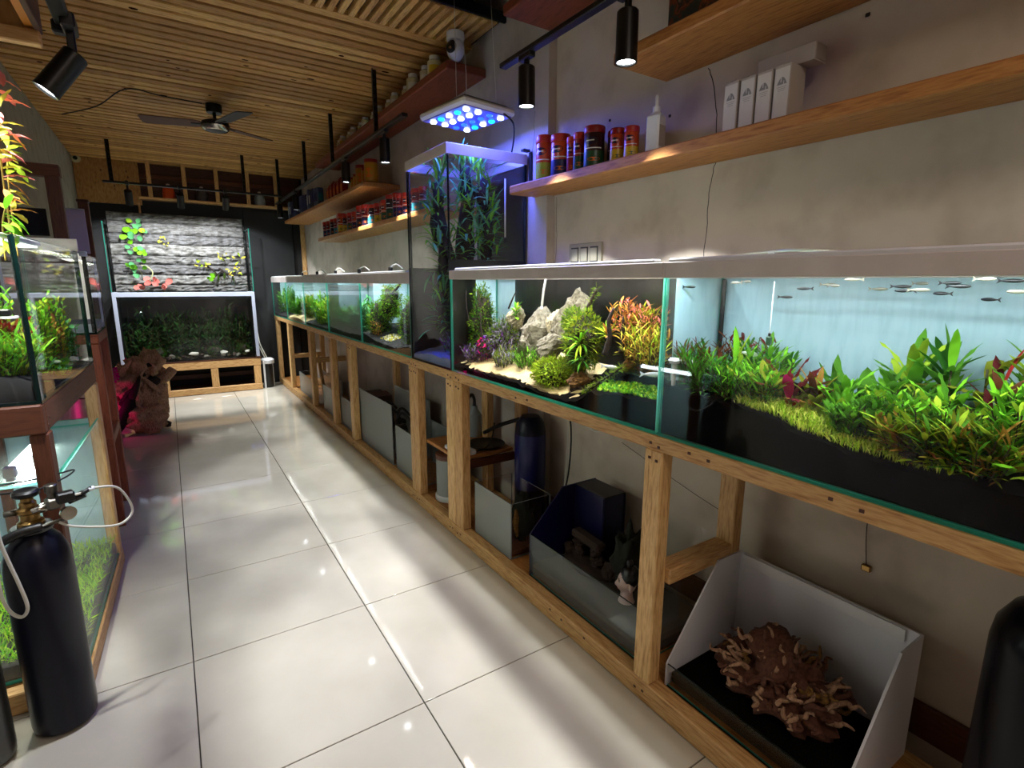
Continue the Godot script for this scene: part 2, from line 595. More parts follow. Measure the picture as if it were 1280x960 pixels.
	mat("ornament_stone", Color(0.20, 0.14, 0.10), 0.9)
	mat("steel_fan", Color(0.30, 0.29, 0.30), 0.35, 0.6)
	mat("lamp_face", Color(0.9, 0.9, 0.9), 0.3)
	glow("spot_face", Color(0.95, 0.98, 1.0), 22.0)
	glow("led_face", Color(0.95, 0.99, 1.0), 3.0)
	glow("panel_face", Color(1.0, 0.95, 0.88), 2.0)
	glow("led_white", Color(0.85, 0.92, 1.0), 14.0)
	glow("led_blue", Color(0.05, 0.16, 1.0), 12.0)
	glow("led_cyan", Color(0.05, 0.65, 0.95), 6.0)

# ---------------------------------------------------------------- lamps
func area(parent: Node3D, at: Vector3, size: Vector2, energy: float, c: Color, aim := Vector3.DOWN) -> void:
	var l := AreaLight3D.new()
	l.name = "area_light"
	l.area_size = size
	l.area_normalize_energy = true
	l.light_energy = energy
	l.light_color = c
	l.area_range = 12.0
	l.shadow_enabled = true
	parent.add_child(l)
	l.position = at
	l.basis = Basis.looking_at(aim, Vector3.BACK if absf(aim.y) > 0.9 else Vector3.UP)

func added_ceiling_lamp(at: Vector3, size: Vector2, energy: float, c: Color) -> void:  # added fill, out of view behind the viewer
	var t := thing("added_ceiling_lamp", "added square white fill lamp on the ceiling behind the viewer", "lamp", at)
	put("housing", box(Vector3(size.x + 0.05, 0.06, size.y + 0.05), 0.008), M.white_plastic, t, T(Vector3(0, 0.05, 0)))
	put("lamp_panel", box(Vector3(size.x, 0.01, size.y), 0.003), M.panel_face, t, T(Vector3(0, 0.016, 0)))
	area(t, Vector3(0, 0.005, 0), size, energy, c)

func tank_light(_key: String, at: Vector3, length: float, width: float, along: Vector3, energy: float, c: Color, label: String, face := 3.0) -> void:
	var t := thing("aquarium_light", label, "light", at, atan2(along.x, along.z))
	put("housing", box(Vector3(width + 0.02, 0.018, length + 0.02), 0.004), M.white_plastic, t, T(Vector3(0, 0.012, 0)))
	var fm: Material = M.led_face
	if face != 3.0:
		fm = glow("led_glare", Color(0.95, 0.99, 1.0), face)
	put("led_strip", box(Vector3(width, 0.006, length), 0.0), fm, t, T(Vector3(0, 0.0, 0)))
	area(t, Vector3(0, -0.005, 0), Vector2(width, length), energy, c)

func low_tube(at: Vector3, length: float, energy: float) -> void:
	# bare lamp tube lying on the lid of the low tank
	var t := thing("tube_lamp", "bare glaring lamp tube on the lid of the low frosted tank", "lamp", at, L1_TURN)
	put("lamp_tube", tube([Vector3(0, 0, -length / 2), Vector3(0, 0, 0), Vector3(0, 0, length / 2)], 0.013, 12), glow("tube_glare", Color(0.95, 0.99, 1.0), 26.0), t)
	for z in [-length / 2 - 0.012, length / 2 + 0.012]:
		put("end_cap", box(Vector3(0.030, 0.034, 0.026), 0.004), M.white_plastic, t, T(Vector3(0, -0.002, z)))
		put("foot", box(Vector3(0.02, 0.012, 0.02), 0.002), M.white_plastic, t, T(Vector3(0, -0.024, z)))
	area(t, Vector3(0, -0.016, 0), Vector2(0.026, length), energy, Color(0.98, 1.0, 0.96))

# ---------------------------------------------------------------- the shell of the room
func room() -> void:
	# floor: a screed with square vitrified tiles laid on it, open joints between them
	var z0 := END - 0.1
	var fl := struct("floor", box(Vector3(AISLE_WALL - SIDE_WALL + 0.4, 0.10, NEAR - END + 0.4)), M.grout, T(Vector3((AISLE_WALL + SIDE_WALL) / 2, -0.0545, (NEAR + END) / 2)))
	var tile := box(Vector3(0.5965, 0.006, 0.5965), 0.0012)
	var at := fl.position
	for i in range(-2, 3):
		for k in range(-3, 14):
			var p := Vector3(-0.0525 + 0.6 * i + 0.3, -0.003, -1.9395 + 0.6 - 0.6 * k - 0.3)
			if p.z < END - 0.2 or p.z > NEAR + 0.2 or p.x > AISLE_WALL + 0.25 or p.x < SIDE_WALL - 0.3:
				continue
			part("tile", tile, M["tile_%d" % (absi(i * 7 + k * 3) % 3)], fl, T(p - at + Vector3(0, rng.randf_range(-0.0002, 0.0002), 0), R(rng.randf_range(-0.0005, 0.0005), 0, rng.randf_range(-0.0005, 0.0005))))
	# walls
	var h := 2.95
	var w := struct("wall_right", box(Vector3(0.12, h, NEAR + 2.12 + 0.1)), M.plaster, T(Vector3(AISLE_WALL + 0.06, h / 2 - 0.05, (NEAR - 2.12) / 2)))
	var f := struct("wall_right_far", box(Vector3(0.12 + AISLE_WALL - FAR_WALL, h, -2.12 - END + 0.1)), M.plaster_far, T(Vector3((FAR_WALL + AISLE_WALL + 0.12) / 2, h / 2 - 0.05, (-2.12 + END - 0.1) / 2)))
	struct("wall_left", box(Vector3(0.12, h, NEAR - END + 0.2)), M.grey_wall, T(Vector3(SIDE_WALL - 0.06, h / 2 - 0.05, (NEAR + END) / 2)))
	struct("wall_end", box(Vector3(AISLE_WALL - SIDE_WALL + 0.5, h, 0.12)), M.black_wall, T(Vector3((AISLE_WALL + SIDE_WALL) / 2, h / 2 - 0.05, END - 0.06)))
	struct("wall_near", box(Vector3(AISLE_WALL - SIDE_WALL + 0.5, h, 0.12)), M.plaster, T(Vector3((AISLE_WALL + SIDE_WALL) / 2, h / 2 - 0.05, NEAR + 0.06)))
	struct("baseboard_right", box(Vector3(0.018, 0.10, NEAR + 2.12), 0.003), M.brown_z, T(Vector3(AISLE_WALL - 0.009, 0.125, (NEAR - 2.12) / 2)))
	# settlement cracks in the plaster: one beside the cartons, one beside the tall tank
	var cr := [[1.62, 2.013, -1.272], [1.62, 1.944, -1.247], [1.62, 1.837, -1.222], [1.62, 1.709, -1.217], [1.62, 1.684, -1.221], [1.62, 1.607, -1.23], [1.62, 1.5, -1.234], [1.62, 1.36, -1.238]]
	crack(w, cr, 0.0016)
	crack(w, [[1.62, 1.70, -2.10], [1.62, 1.62, -2.105], [1.62, 1.5, -2.10], [1.62, 1.36, -2.108]], 0.0012)
	crack(f, [[FAR_WALL, 2.11, -2.23], [FAR_WALL, 2.05, -2.235], [FAR_WALL, 2.0, -2.23], [FAR_WALL, 1.93, -2.25]], 0.0012)
	crack(w, [[1.6195, 0.60, -1.6], [1.6195, 0.50, -1.2], [1.6195, 0.47, -1.05]], 0.0012)
	for p in [Vector3(1.619, 2.03, -0.92), Vector3(1.619, 1.99, -0.78), Vector3(1.619, 1.90, -1.43), Vector3(1.619, 1.96, -1.75)]:
		put("nail_hole", box(Vector3(0.004, 0.010, 0.012), 0.002), M.crack, w, T(p - w.position))
	# ceiling: a dark deck with timber slats hung below it
	var slab := struct("ceiling", box(Vector3(AISLE_WALL - SIDE_WALL + 0.4, 0.08, NEAR - END + 0.3)), M.dark_void, T(Vector3((AISLE_WALL + SIDE_WALL) / 2, 2.86, (NEAR + END) / 2)))
	var sp := slab.position
	# ply board behind the far slats, so that the joints between them are shallow; its dark tone puts shade in the gaps
	put("backing_board", box(Vector3(FAR_WALL - SIDE_WALL, 0.012, 4.62), 0.0), M.gap_x, slab, T(Vector3((FAR_WALL + SIDE_WALL) / 2, CEIL + 0.030, -5.10) - sp))
	var len := FAR_WALL - SIDE_WALL - 0.004
	var tones := ["slat_x", "slat_x", "slat_pale_x", "slat_deep_x", "slat_x", "slat_pale_x", "slat_deep_x"]
	var kn := st_new()
	var z := -2.845
	var k := 0
	while z > END + 0.03:
		part("slat", box(Vector3(len, 0.030, 0.062), 0.002), M[tones[rng.randi() % 7]], slab, T(Vector3((FAR_WALL + SIDE_WALL) / 2, CEIL + 0.012 + rng.randf_range(-0.001, 0.001), z - 0.032) - sp))
		for j in 2:
			if rng.randf() < 0.55:
				var kc := Vector3(rng.randf_range(SIDE_WALL + 0.1, FAR_WALL - 0.3), CEIL - 0.0048, z - rng.randf_range(0.022, 0.040)) - sp
				var kr := Vector2(rng.randf_range(0.010, 0.028), rng.randf_range(0.007, 0.013))
				for e in 10:
					tri_out(kn, kc, kc + Vector3(cos(TAU * e / 10) * kr.x, 0, sin(TAU * e / 10) * kr.y), kc + Vector3(cos(TAU * (e + 1) / 10) * kr.x, 0, sin(TAU * (e + 1) / 10) * kr.y), kc + Vector3.UP)
		z -= 0.0905
		k += 1
	stuff(put("knots", done(kn), mat("knot", Color(0.20, 0.11, 0.05), 1.0, 0.0, 0.0), slab))
	# short slats that run the other way along the near edge of that ceiling
	put("edge_board", box(Vector3(FAR_WALL - SIDE_WALL, 0.012, 0.34)), M.gap_z, slab, T(Vector3((FAR_WALL + SIDE_WALL) / 2, CEIL + 0.034, -2.675) - sp))  # dark tone stands for shade between the short slats
	var x := SIDE_WALL + 0.02
	while x < FAR_WALL - 0.02:
		part("slat", box(Vector3(0.030, 0.030, 0.335), 0.002), M[["slat_z", "slat_pale_z", "slat_pale_z"][rng.randi() % 3]], slab, T(Vector3(x + 0.015, CEIL + 0.012, -2.673) - sp))
		x += 0.052
	put("edge_trim", box(Vector3(FAR_WALL - SIDE_WALL, 0.05, 0.018), 0.002), M.black_metal, slab, T(Vector3((FAR_WALL + SIDE_WALL) / 2, CEIL + 0.028, -2.494) - sp))
	# near part of the ceiling, past the dark gap
	z = -2.16
	while z < NEAR:
		part("slat", box(Vector3(AISLE_WALL - SIDE_WALL, 0.024, 0.072), 0.002), M[tones[rng.randi() % 7]], slab, T(Vector3((AISLE_WALL + SIDE_WALL) / 2, CEIL + 0.05, z + 0.036) - sp))
		z += 0.0905
	put("backing_board", box(Vector3(AISLE_WALL - SIDE_WALL, 0.012, NEAR + 2.16)), M.gap_x, slab, T(Vector3((AISLE_WALL + SIDE_WALL) / 2, CEIL + 0.072, (NEAR - 2.16) / 2) - sp))  # darkened to put shade between the near slats

func crack(wall: Node3D, pts: Array, r: float) -> void:
	var v := []
	for p in pts:
		v.append(Vector3(p[0], p[1], p[2]) - wall.position + Vector3(r * 0.3, rng.randf_range(-0.004, 0.004), rng.randf_range(-0.004, 0.004)))
	var c := []
	for p in curve(v, 5):
		c.append(p + Vector3(0, 0, rng.randf_range(-0.0025, 0.0025)))
	put("crack", tube(c, r, 5), M.crack, wall)

# ---------------------------------------------------------------- timber stands
func beam(t: Node3D, called: String, lo: Vector3, hi: Vector3, tone: String) -> void:
	var s := hi - lo
	var ax := 0 if s.x >= s.y and s.x >= s.z else 1 if s.y >= s.z else 2
	put(called, box(s.abs(), 0.004), M[tone + "_" + "xyz"[ax]], t, T((lo + hi) * 0.5))

func nails(t: Node3D, spots: Array) -> void:
	for p in spots:
		part("nail", box(Vector3(0.003, 0.008, 0.010), 0.001), M.umber_y, t, T(p))

func stand(label: String, z0: float, z1: float, posts: Array, rear: Array, group := "timber stands of the long row") -> Node3D:
	# z0 far end, z1 near end; posts: [z centre, width]
	var t := thing("tank_stand", label, "stand", Vector3(FRONT, 0, (z0 + z1) / 2), 0.0, group)
	var c := (z0 + z1) / 2
	var a := z0 - c
	var b := z1 - c
	beam(t, "top_rail", Vector3(0, 0.825, a), Vector3(0.055, 0.8715, b), "pine")
	beam(t, "top_rail", Vector3(0.35, 0.825, a), Vector3(0.40, 0.858, b), "pine")
	beam(t, "base_rail", Vector3(0, 0.002, a), Vector3(0.05, 0.072, b), "pine")
	beam(t, "base_rail", Vector3(0.38, 0.002, a), Vector3(0.43, 0.06, b), "pine")
	put("base_board", box(Vector3(0.33, 0.016, b - a - 0.01), 0.002), M.shelf_z, t, T(Vector3(0.215, 0.055, 0)))
	put("added_light_shield", box(Vector3(0.24, 0.014, b - a - 0.02), 0.002), M.umber_z, t, T(Vector3(0.371, 0.865, 0)))  # added board, unseen; blocks lamp light from the wall under the stand
	for p in posts:
		beam(t, "post", Vector3(0.002, 0.072, p[0] - c - p[1] / 2), Vector3(0.05, 0.825, p[0] - c + p[1] / 2), "pine_pale" if rng.randf() < 0.5 else "pine")
		nails(t, [Vector3(0.0005, 0.80, p[0] - c - 0.012), Vector3(0.0005, 0.795, p[0] - c + 0.014), Vector3(0, 0.845, p[0] - c - 0.01), Vector3(0, 0.838, p[0] - c + 0.02), Vector3(0, 0.04, p[0] - c + 0.012), Vector3(0, 0.034, p[0] - c - 0.02)])
	for p in rear:
		beam(t, "rear_post", Vector3(0.35, 0.072, p - c - 0.032), Vector3(0.395, 0.825, p - c + 0.032), "pine")
		beam(t, "cross_bar", Vector3(0.05, 0.825, p - c - 0.03), Vector3(0.35, 0.868, p - c + 0.03), "brown")
	return t

func stands() -> void:
	var a := stand("long front timber stand under the two big planted tanks", -2.2555, 0.30, [[-2.214, 0.078], [-0.984, 0.066], [0.262, 0.066]], [-2.21, -0.967, 0.26], "")
	var c := (-2.2555 + 0.30) / 2
	beam(a, "tie_bar", Vector3(0.05, 0.405, -1.0 - c), Vector3(0.35, 0.455, -0.935 - c), "pine")
	nails(a, [Vector3(0, 0.85, -0.86 - c), Vector3(0, 0.846, -0.80 - c), Vector3(0, 0.852, -0.50 - c), Vector3(0, 0.848, -0.44 - c), Vector3(0, 0.05, -1.45 - c), Vector3(0, 0.046, -1.38 - c), Vector3(0, 0.05, -1.25 - c), Vector3(0, 0.844, -1.7 - c), Vector3(0, 0.85, -1.62 - c)])
	var b := stand("narrow timber stand under the tall blue tank", -2.766, -2.2575, [[-2.300, 0.082], [-2.736, 0.060]], [-2.56], "")
	put("shelf_board", box(Vector3(0.34, 0.02, 0.40), 0.003), M.shelf_x, b, T(Vector3(0.22, 0.395, 0)))
	put("shelf_edge", box(Vector3(0.34, 0.045, 0.02), 0.003), M.brown_x, b, T(Vector3(0.22, 0.362, 0.21)))
	var f := stand("long rear timber stand of many posts under the five small tanks", -7.33, -2.768, [[-2.800, 0.060], [-4.03, 0.085], [-4.60, 0.085], [-5.40, 0.085], [-6.50, 0.085], [-7.28, 0.08]], [-4.02, -5.35, -6.48], "")
	c = (-7.33 - 2.768) / 2
	beam(f, "tie_bar", Vector3(0.05, 0.50, -5.45 - c), Vector3(0.35, 0.55, -5.39 - c), "pine")
	beam(f, "tie_bar", Vector3(0.05, 0.42, -6.52 - c), Vector3(0.35, 0.47, -6.46 - c), "pine")

# ---------------------------------------------------------------- glass tanks
func pane(t: Node3D, lo: Vector3, hi: Vector3, edge := "glass_edge", face := "glass", called := "glass_pane") -> void:
	# a sheet of glass: clear faces, green edges
	var s := (hi - lo).abs()
	var c := (lo + hi) * 0.5
	var thin := 0 if s.x <= s.y and s.x <= s.z else 1 if s.y <= s.z else 2
	var key := "pane %.4f %.4f %.4f %s %s" % [s.x, s.y, s.z, edge, face]
	if not boxes.has(key):
		var h := s * 0.5
		var mesh := ArrayMesh.new()
		for want in [true, false]:
			var st := st_new()
			for ax in 3:
				if (ax == thin) != want:
					continue
				for sg in [-1.0, 1.0]:
					var u := (ax + 1) % 3
					var v := (ax + 2) % 3
					var q := []
					for e in [[-1, -1], [1, -1], [1, 1], [-1, 1]]:
						var p := Vector3.ZERO
						p[ax] = sg * h[ax]; p[u] = e[0] * h[u]; p[v] = e[1] * h[v]
						q.append(p)
					quad_out(st, q[0], q[1], q[2], q[3], Vector3.ZERO)
			st.generate_normals()
			st.commit(mesh)
			mesh.surface_set_material(mesh.get_surface_count() - 1, M[face] if want else M[edge])
		boxes[key] = mesh
	put(called, boxes[key], null, t, T(c))

func film(t: Node3D, lo: Vector3, hi: Vector3, m: String, called := "backing_film") -> void:
	put(called, box((hi - lo).abs(), 0.0), M[m], t, T((lo + hi) * 0.5))

func shell(t: Node3D, s: Vector3, g := 0.008, edge := "glass_edge", front := true, face := "glass") -> void:
	# open-topped box of glass, corner at the origin, size s, front towards -x
	pane(t, Vector3(0, 0, 0), Vector3(s.x, g, s.z), edge, face)
	if front:
		pane(t, Vector3(0, g, 0), Vector3(g, s.y, s.z), edge, face)
	pane(t, Vector3(s.x - g, g, 0), Vector3(s.x, s.y, s.z), edge, face)
	pane(t, Vector3(g, g, 0), Vector3(s.x - g, s.y, g), edge, face)
	pane(t, Vector3(g, g, s.z - g), Vector3(s.x - g, s.y, s.z), edge, face)

func rim(t: Node3D, s: Vector3, lo: float, hi: float, m := "rim_white", out := 0.004) -> void:
	var th := 0.006
	var w := Vector3(s.x + out * 2, hi - lo, th)
	for z in [-out + th / 2, s.z + out - th / 2]:
		put("rim", box(w, 0.0015), M[m], t, T(Vector3(s.x / 2, (lo + hi) / 2, z)))
	for x in [-out + th / 2, s.x + out - th / 2]:
		put("rim", box(Vector3(th, hi - lo, s.z + out * 2 - th * 2), 0.0015), M[m], t, T(Vector3(x, (lo + hi) / 2, s.z / 2)))

func water(t: Node3D, s: Vector3, y: float) -> void:
	var noise := FastNoiseLite.new()
	noise.frequency = 9.0
	noise.seed = int(s.z * 100)
	var st := st_new(false)
	var nx := 8
	var nz := 24
	var p := func(i: int, k: int) -> Vector3:
		var v := Vector3(lerpf(0.009, s.x - 0.009, float(i) / nx), y, lerpf(0.009, s.z - 0.009, float(k) / nz))
		v.y += noise.get_noise_2d(v.x, v.z) * 0.0025
		return v
	for i in nx:
		for k in nz:
			quad_out(st, p.call(i, k), p.call(i + 1, k), p.call(i + 1, k + 1), p.call(i, k + 1), Vector3(s.x / 2, y - 5, s.z / 2))
	put("water_surface", done(st), M.water, t)

func bed(t: Node3D, s: Vector3, front: Array, back: Array, m: String, called := "substrate", bump := 0.006, inset := 0.0085) -> void:
	# a heap of soil: front and back heights along z (evenly spaced), closed body
	var noise := FastNoiseLite.new()
	noise.frequency = 22.0
	noise.seed = front.size() * 31 + int(s.z * 50)
	var st := st_new(false)
	var nx := 14
	var nz := 60
	var p := func(i: int, k: int, low: bool) -> Vector3:
		var fx := float(i) / nx
		var fz := float(k) / nz
		var x := lerpf(inset, s.x - 0.0095, fx)
		var z := lerpf(0.0085, s.z - 0.0085, fz)
		if low: return Vector3(x, 0.009, z)
		return Vector3(x, lerpf(along(front, fz), along(back, fz), pow(fx, 0.8)) + bump * noise.get_noise_2d(x * 3, z * 3) * 2.0, z)
	var o := Vector3(s.x / 2, -1.5, s.z / 2)
	for i in nx:
		for k in nz:
			quad_out(st, p.call(i, k, false), p.call(i + 1, k, false), p.call(i + 1, k + 1, false), p.call(i, k + 1, false), o)
	var mid := Vector3(s.x / 2, 0.03, s.z / 2)
	st.set_smooth_group(1)
	for k in nz:
		for i in [0, nx]:
			quad_out(st, p.call(i, k, false), p.call(i, k + 1, false), p.call(i, k + 1, true), p.call(i, k, true), mid)
	st.set_smooth_group(2)
	for i in nx:
		for k in [0, nz]:
			quad_out(st, p.call(i, k, false), p.call(i + 1, k, false), p.call(i + 1, k, true), p.call(i, k, true), mid)
	put(called, done(st), M[m], t)
	last_bed = {"o": t.position, "s": s, "f": front, "b": back}

var last_bed := {}
var beds := {}
func along(a: Array, f: float) -> float:
	var u := clampf(f, 0.0, 1.0) * (a.size() - 1)
	var i := mini(int(u), a.size() - 2)
	return lerpf(a[i], a[i + 1], smoothstep(0, 1, u - i))

func soil(key: String, x: float, z: float) -> float:   # world height of the soil
	return maxf(soil_of("rock", x, z), soil_of("rock_soil", x, z)) if key == "rock" else soil_of(key, x, z)

func soil_of(key: String, x: float, z: float) -> float:
	var d: Dictionary = beds[key]
	var fx := clampf((x - d.o.x) / d.s.x, 0.0, 1.0)
	var fz := clampf((z - d.o.z) / d.s.z, 0.0, 1.0)
	return d.o.y + lerpf(along(d.f, fz), along(d.b, fz), pow(fx, 0.8))

func tank(label: String, z0: float, z1: float, depth: float, top: float, group := "", edge := "glass_edge") -> Node3D:
	var t := thing("aquarium", label, "aquarium", Vector3(FRONT, SEAT - 0.0045, z0), 0.0, group)
	shell(t, Vector3(depth, top - SEAT, z1 - z0), 0.008, edge)
	return t

func tanks() -> void:
	# nearest planted tank
	var s := Vector3(0.25, 0.472, 1.215)
	var t := tank("largest bright planted aquarium, pale backdrop and leafy jungle", -0.975, -0.975 + s.z, s.x, SEAT + s.y)
	rim(t, s, 0.437, 0.478)
	film(t, Vector3(s.x + 0.001, 0, 0), Vector3(s.x + 0.004, s.y, s.z), "pale_film")
	film(t, Vector3(0.05, 0, -0.004), Vector3(s.x, s.y, -0.001), "pale_film")
	put("silicone_seam", box(Vector3(0.012, 0.43, 0.012), 0.003), M.silicone_black, t, T(Vector3(s.x - 0.014, 0.22, 0.014)))
	water(t, s, 0.452)
	bed(t, s, [0.150, 0.138, 0.132, 0.125, 0.098, 0.082, 0.078, 0.082, 0.10, 0.10, 0.10, 0.10, 0.10], [0.17, 0.17, 0.17, 0.17, 0.16, 0.16, 0.16, 0.17, 0.17, 0.17, 0.17, 0.17, 0.17], "soil_wet")
	beds["near"] = last_bed
	# rocky tank
	s = Vector3(0.26, 0.472, 1.285)
	t = tank("rocky planted aquarium with pale sand and dark backdrop beside the tall blue tank", -2.265, -2.265 + s.z, s.x, SEAT + s.y)
	rim(t, s, 0.437, 0.478)
	film(t, Vector3(s.x + 0.001, 0, 0.16), Vector3(s.x + 0.004, s.y, s.z), "black_film")
	film(t, Vector3(s.x + 0.001, 0, 0), Vector3(s.x + 0.004, s.y, 0.16), "pale_film")
	film(t, Vector3(0.14, 0, -0.004), Vector3(s.x, s.y, -0.001), "pale_film")
	water(t, s, 0.452)
	bed(t, s, [0.030, 0.028, 0.026, 0.028, 0.030, 0.022, 0.016, 0.020, 0.072, 0.085, 0.088], [0.08, 0.10, 0.11, 0.12, 0.12, 0.11, 0.10, 0.13, 0.16, 0.16, 0.16], "soil_wet")
	beds["rock_soil"] = last_bed
	bed(t, s, [0.026, 0.032, 0.038, 0.044, 0.042, 0.036, 0.026, 0.026, 0.050, 0.060, 0.060], [0.10, 0.12, 0.13, 0.14, 0.14, 0.13, 0.12, 0.12, 0.12, 0.12, 0.12], "sand", "sand_layer", 0.006, 0.020)
	beds["rock"] = last_bed
	# tall blue-lit tank
	s = Vector3(0.437, 1.04, 0.487)
	t = tank("tall column aquarium under blue light, full of ferns", -2.766, -2.766 + s.z, s.x, SEAT + s.y, "", "glass_edge_dark")
	rim(t, s, 0.998, 1.045, "rim_white", 0.005)
	film(t, Vector3(s.x + 0.001, 0, 0), Vector3(s.x + 0.004, s.y, s.z), "black_film")
	film(t, Vector3(0.0, 0, s.z + 0.001), Vector3(s.x, 0.53, s.z + 0.004), "black_film")
	film(t, Vector3(0.0, 0, -0.004), Vector3(s.x, 0.50, -0.001), "black_film")  # dark sheet added to darken the lower view through the tank
	for c in [Vector3(0.012, 0.50, 0.012), Vector3(0.012, 0.50, s.z - 0.012)]:
		put("silicone_seam", box(Vector3(0.008, 0.99, 0.008), 0.002), M.silicone_black, t, T(c))
	water(t, s, 0.985)
	bed(t, s, [0.03, 0.05, 0.05], [0.09, 0.10, 0.10], "blue_sand")
	beds["tall"] = last_bed
	# five small tanks
	for i in 5:
		var z1 := -2.772 - 0.9165 * i
		var z0 := z1 - 0.910
		s = Vector3(0.36, 0.472, z1 - z0)
		t = tank("%s small planted aquarium beyond the tall blue tank" % ORD[i], z0, z1, s.x, SEAT + s.y, "")
		rim(t, s, 0.415, 0.478)
		film(t, Vector3(s.x + 0.001, 0, 0), Vector3(s.x + 0.004, s.y, s.z), "pale_film")
		film(t, Vector3(0.10, 0, -0.003), Vector3(s.x, s.y, -0.001), "pale_film")
		if i == 1:
			film(t, Vector3(0.012, 0.03, 0.02), Vector3(0.014, 0.40, s.z - 0.02), "frosted_glass", "condensation_film")
		water(t, s, 0.44)
		bed(t, s, [[0.07, 0.04, 0.03, 0.06], [0.05, 0.04, 0.05], [0.03, 0.03, 0.03], [0.03, 0.05, 0.03], [0.02, 0.03, 0.03]][i], [[0.15, 0.12, 0.12], [0.10, 0.10], [0.1, 0.08], [0.1, 0.1], [0.1, 0.1]][i], ["soil", "soil", "soil", "sand", "soil"][i])
		beds["far%d" % i] = last_bed

# ---------------------------------------------------------------- wall shelves
func plank(label: String, lo: Vector3, hi: Vector3, tone := "shelf", tilt := 0.0) -> Node3D:
	var c := (lo + hi) * 0.5
	var t := thing("wall_shelf", label, "shelf", c)
	t.rotation.x = tilt
	put("board", box((hi - lo).abs(), 0.005), M[tone + "_z"], t)
	return t

func shelves() -> void:
	# long shelf over the two big tanks; it rises slightly away from the viewer
	plank("long timber wall shelf carrying orange food jars and white cartons", Vector3(1.425, 1.695, -2.225), Vector3(AISLE_WALL - 0.001, 1.735, 0.60), "shelf", 0.010)
	plank("timber wall shelf holding a printed picture, above the white cartons", Vector3(1.35, 2.02, -1.455), Vector3(AISLE_WALL - 0.001, 2.06, 0.60), "shelf")
	plank("high reddish shelf under the ceiling near the dark ceiling gap", Vector3(1.33, 2.42, -2.13), Vector3(AISLE_WALL - 0.001, 2.465, 0.5), "red")
	plank("high reddish shelf carrying a row of small white bottles", Vector3(1.335, 2.388, -5.60), Vector3(FAR_WALL - 0.001, 2.432, -2.69), "red")
	plank("middle far shelf carrying blue packs and yellow jars", Vector3(1.29, 1.99, -7.1), Vector3(FAR_WALL - 0.001, 2.025, -4.00), "shelf")
	plank("lower far shelf crowded with orange-capped jars", Vector3(1.325, 1.69, -5.62), Vector3(FAR_WALL - 0.001, 1.725, -2.80), "shelf")

# ---------------------------------------------------------------- track lights
func spot_lamp(label: String, at: Vector3, aim: Vector3, energy: float, angle := 32.0, s := 1.0, track_y := 0.0, c := Color(0.96, 0.98, 1.0)) -> void:
	# at: centre of the lamp's open face; aim: where it points
	var t := thing("track_spotlight", label, "spotlight", at, 0.0, "")
	var d := aim.normalized()
	var b := Basis.IDENTITY
	if absf(d.y) < 0.999:
		b = Basis.looking_at(d, Vector3.UP) * Basis.from_euler(Vector3(PI / 2, 0, 0))
	# local -y points along the beam
	var xf := T(Vector3.ZERO, b)
	if absf(d.y) < 0.999 and (b * Vector3.DOWN).dot(d) < 0.0:
		xf = T(Vector3.ZERO, b * Basis.from_euler(Vector3(PI, 0, 0)))
	put("lamp_body", lathe([[0.0, 0.138 * s], [0.028 * s, 0.138 * s], [0.0315 * s, 0.134 * s], [0.0325 * s, 0.001], [0.0315 * s, 0.0], [0.0285 * s, 0.0], [0.027 * s, 0.016 * s], [0.0, 0.016 * s]], 32), M.black_metal, t, xf)
	put("bulb", lathe([[0.0, 0.004 * s], [0.0275 * s, 0.004 * s], [0.0275 * s, 0.012 * s], [0.0, 0.012 * s]], 24), M.spot_face, t, xf)
	put("trim_ring", lathe([[0.0285 * s, -0.003 * s], [0.0328 * s, -0.003 * s], [0.0330 * s, 0.006 * s], [0.0326 * s, 0.006 * s]], 32), M.black_metal, t, xf)
	var back: Vector3 = xf * Vector3(0, 0.125 * s, 0)
	if track_y > 0.0:
		var top := Vector3(back.x, track_y - at.y, back.z)
		put("yoke", box(Vector3(0.018, maxf(top.y - back.y + 0.03, 0.02), 0.018), 0.003), M.black_metal, t, T(Vector3(top.x, (top.y + back.y - 0.005) / 2, top.z)))
		put("adapter", box(Vector3(0.030, 0.034, 0.078), 0.004), M.black_plastic, t, T(top + Vector3(0, -0.012, 0)))
	var l := SpotLight3D.new()
	l.name = "spot_light"
	l.light_energy = energy
	l.light_color = c
	l.light_size = 0.02
	l.spot_angle = angle
	l.spot_angle_attenuation = 0.25
	l.spot_attenuation = 2.0
	l.spot_range = 12.0
	l.shadow_enabled = true
	t.add_child(l)
	l.position = d * 0.006
	l.basis = Basis.looking_at(d, Vector3.RIGHT if absf(d.y) > 0.9 else Vector3.UP)

func track(label: String, a: Vector3, b: Vector3, rods: Array) -> Node3D:
	var t := thing("lighting_track", label, "lighting track", (a + b) * 0.5)
	var d := b - a
	var size := Vector3(0.034, 0.020, d.length()) if absf(d.z) > absf(d.x) else Vector3(d.length(), 0.020, 0.034)
	put("track_rail", box(size, 0.003), M.black_metal, t)
	for p in rods:
		# slotted hanger: two flanges with dark punched holes
		var h: float = CEIL - a.y - 0.008
		var hang := put("hanger", box(Vector3(0.030, h, 0.003), 0.0005), M.rail_metal, t, T(Vector3(p.x, a.y + 0.010 + h / 2, p.z) - t.position))
		put("flange", box(Vector3(0.003, h, 0.022), 0.0005), M.rail_metal, hang, T(Vector3(-0.015, 0, 0.011)))
		var y := -h / 2 + 0.03
		while y < h / 2 - 0.02:
			part("slot", box(Vector3(0.010, 0.020, 0.0036), 0.0), M.crack, hang, T(Vector3(0, y, 0)))
			y += 0.045
	return t

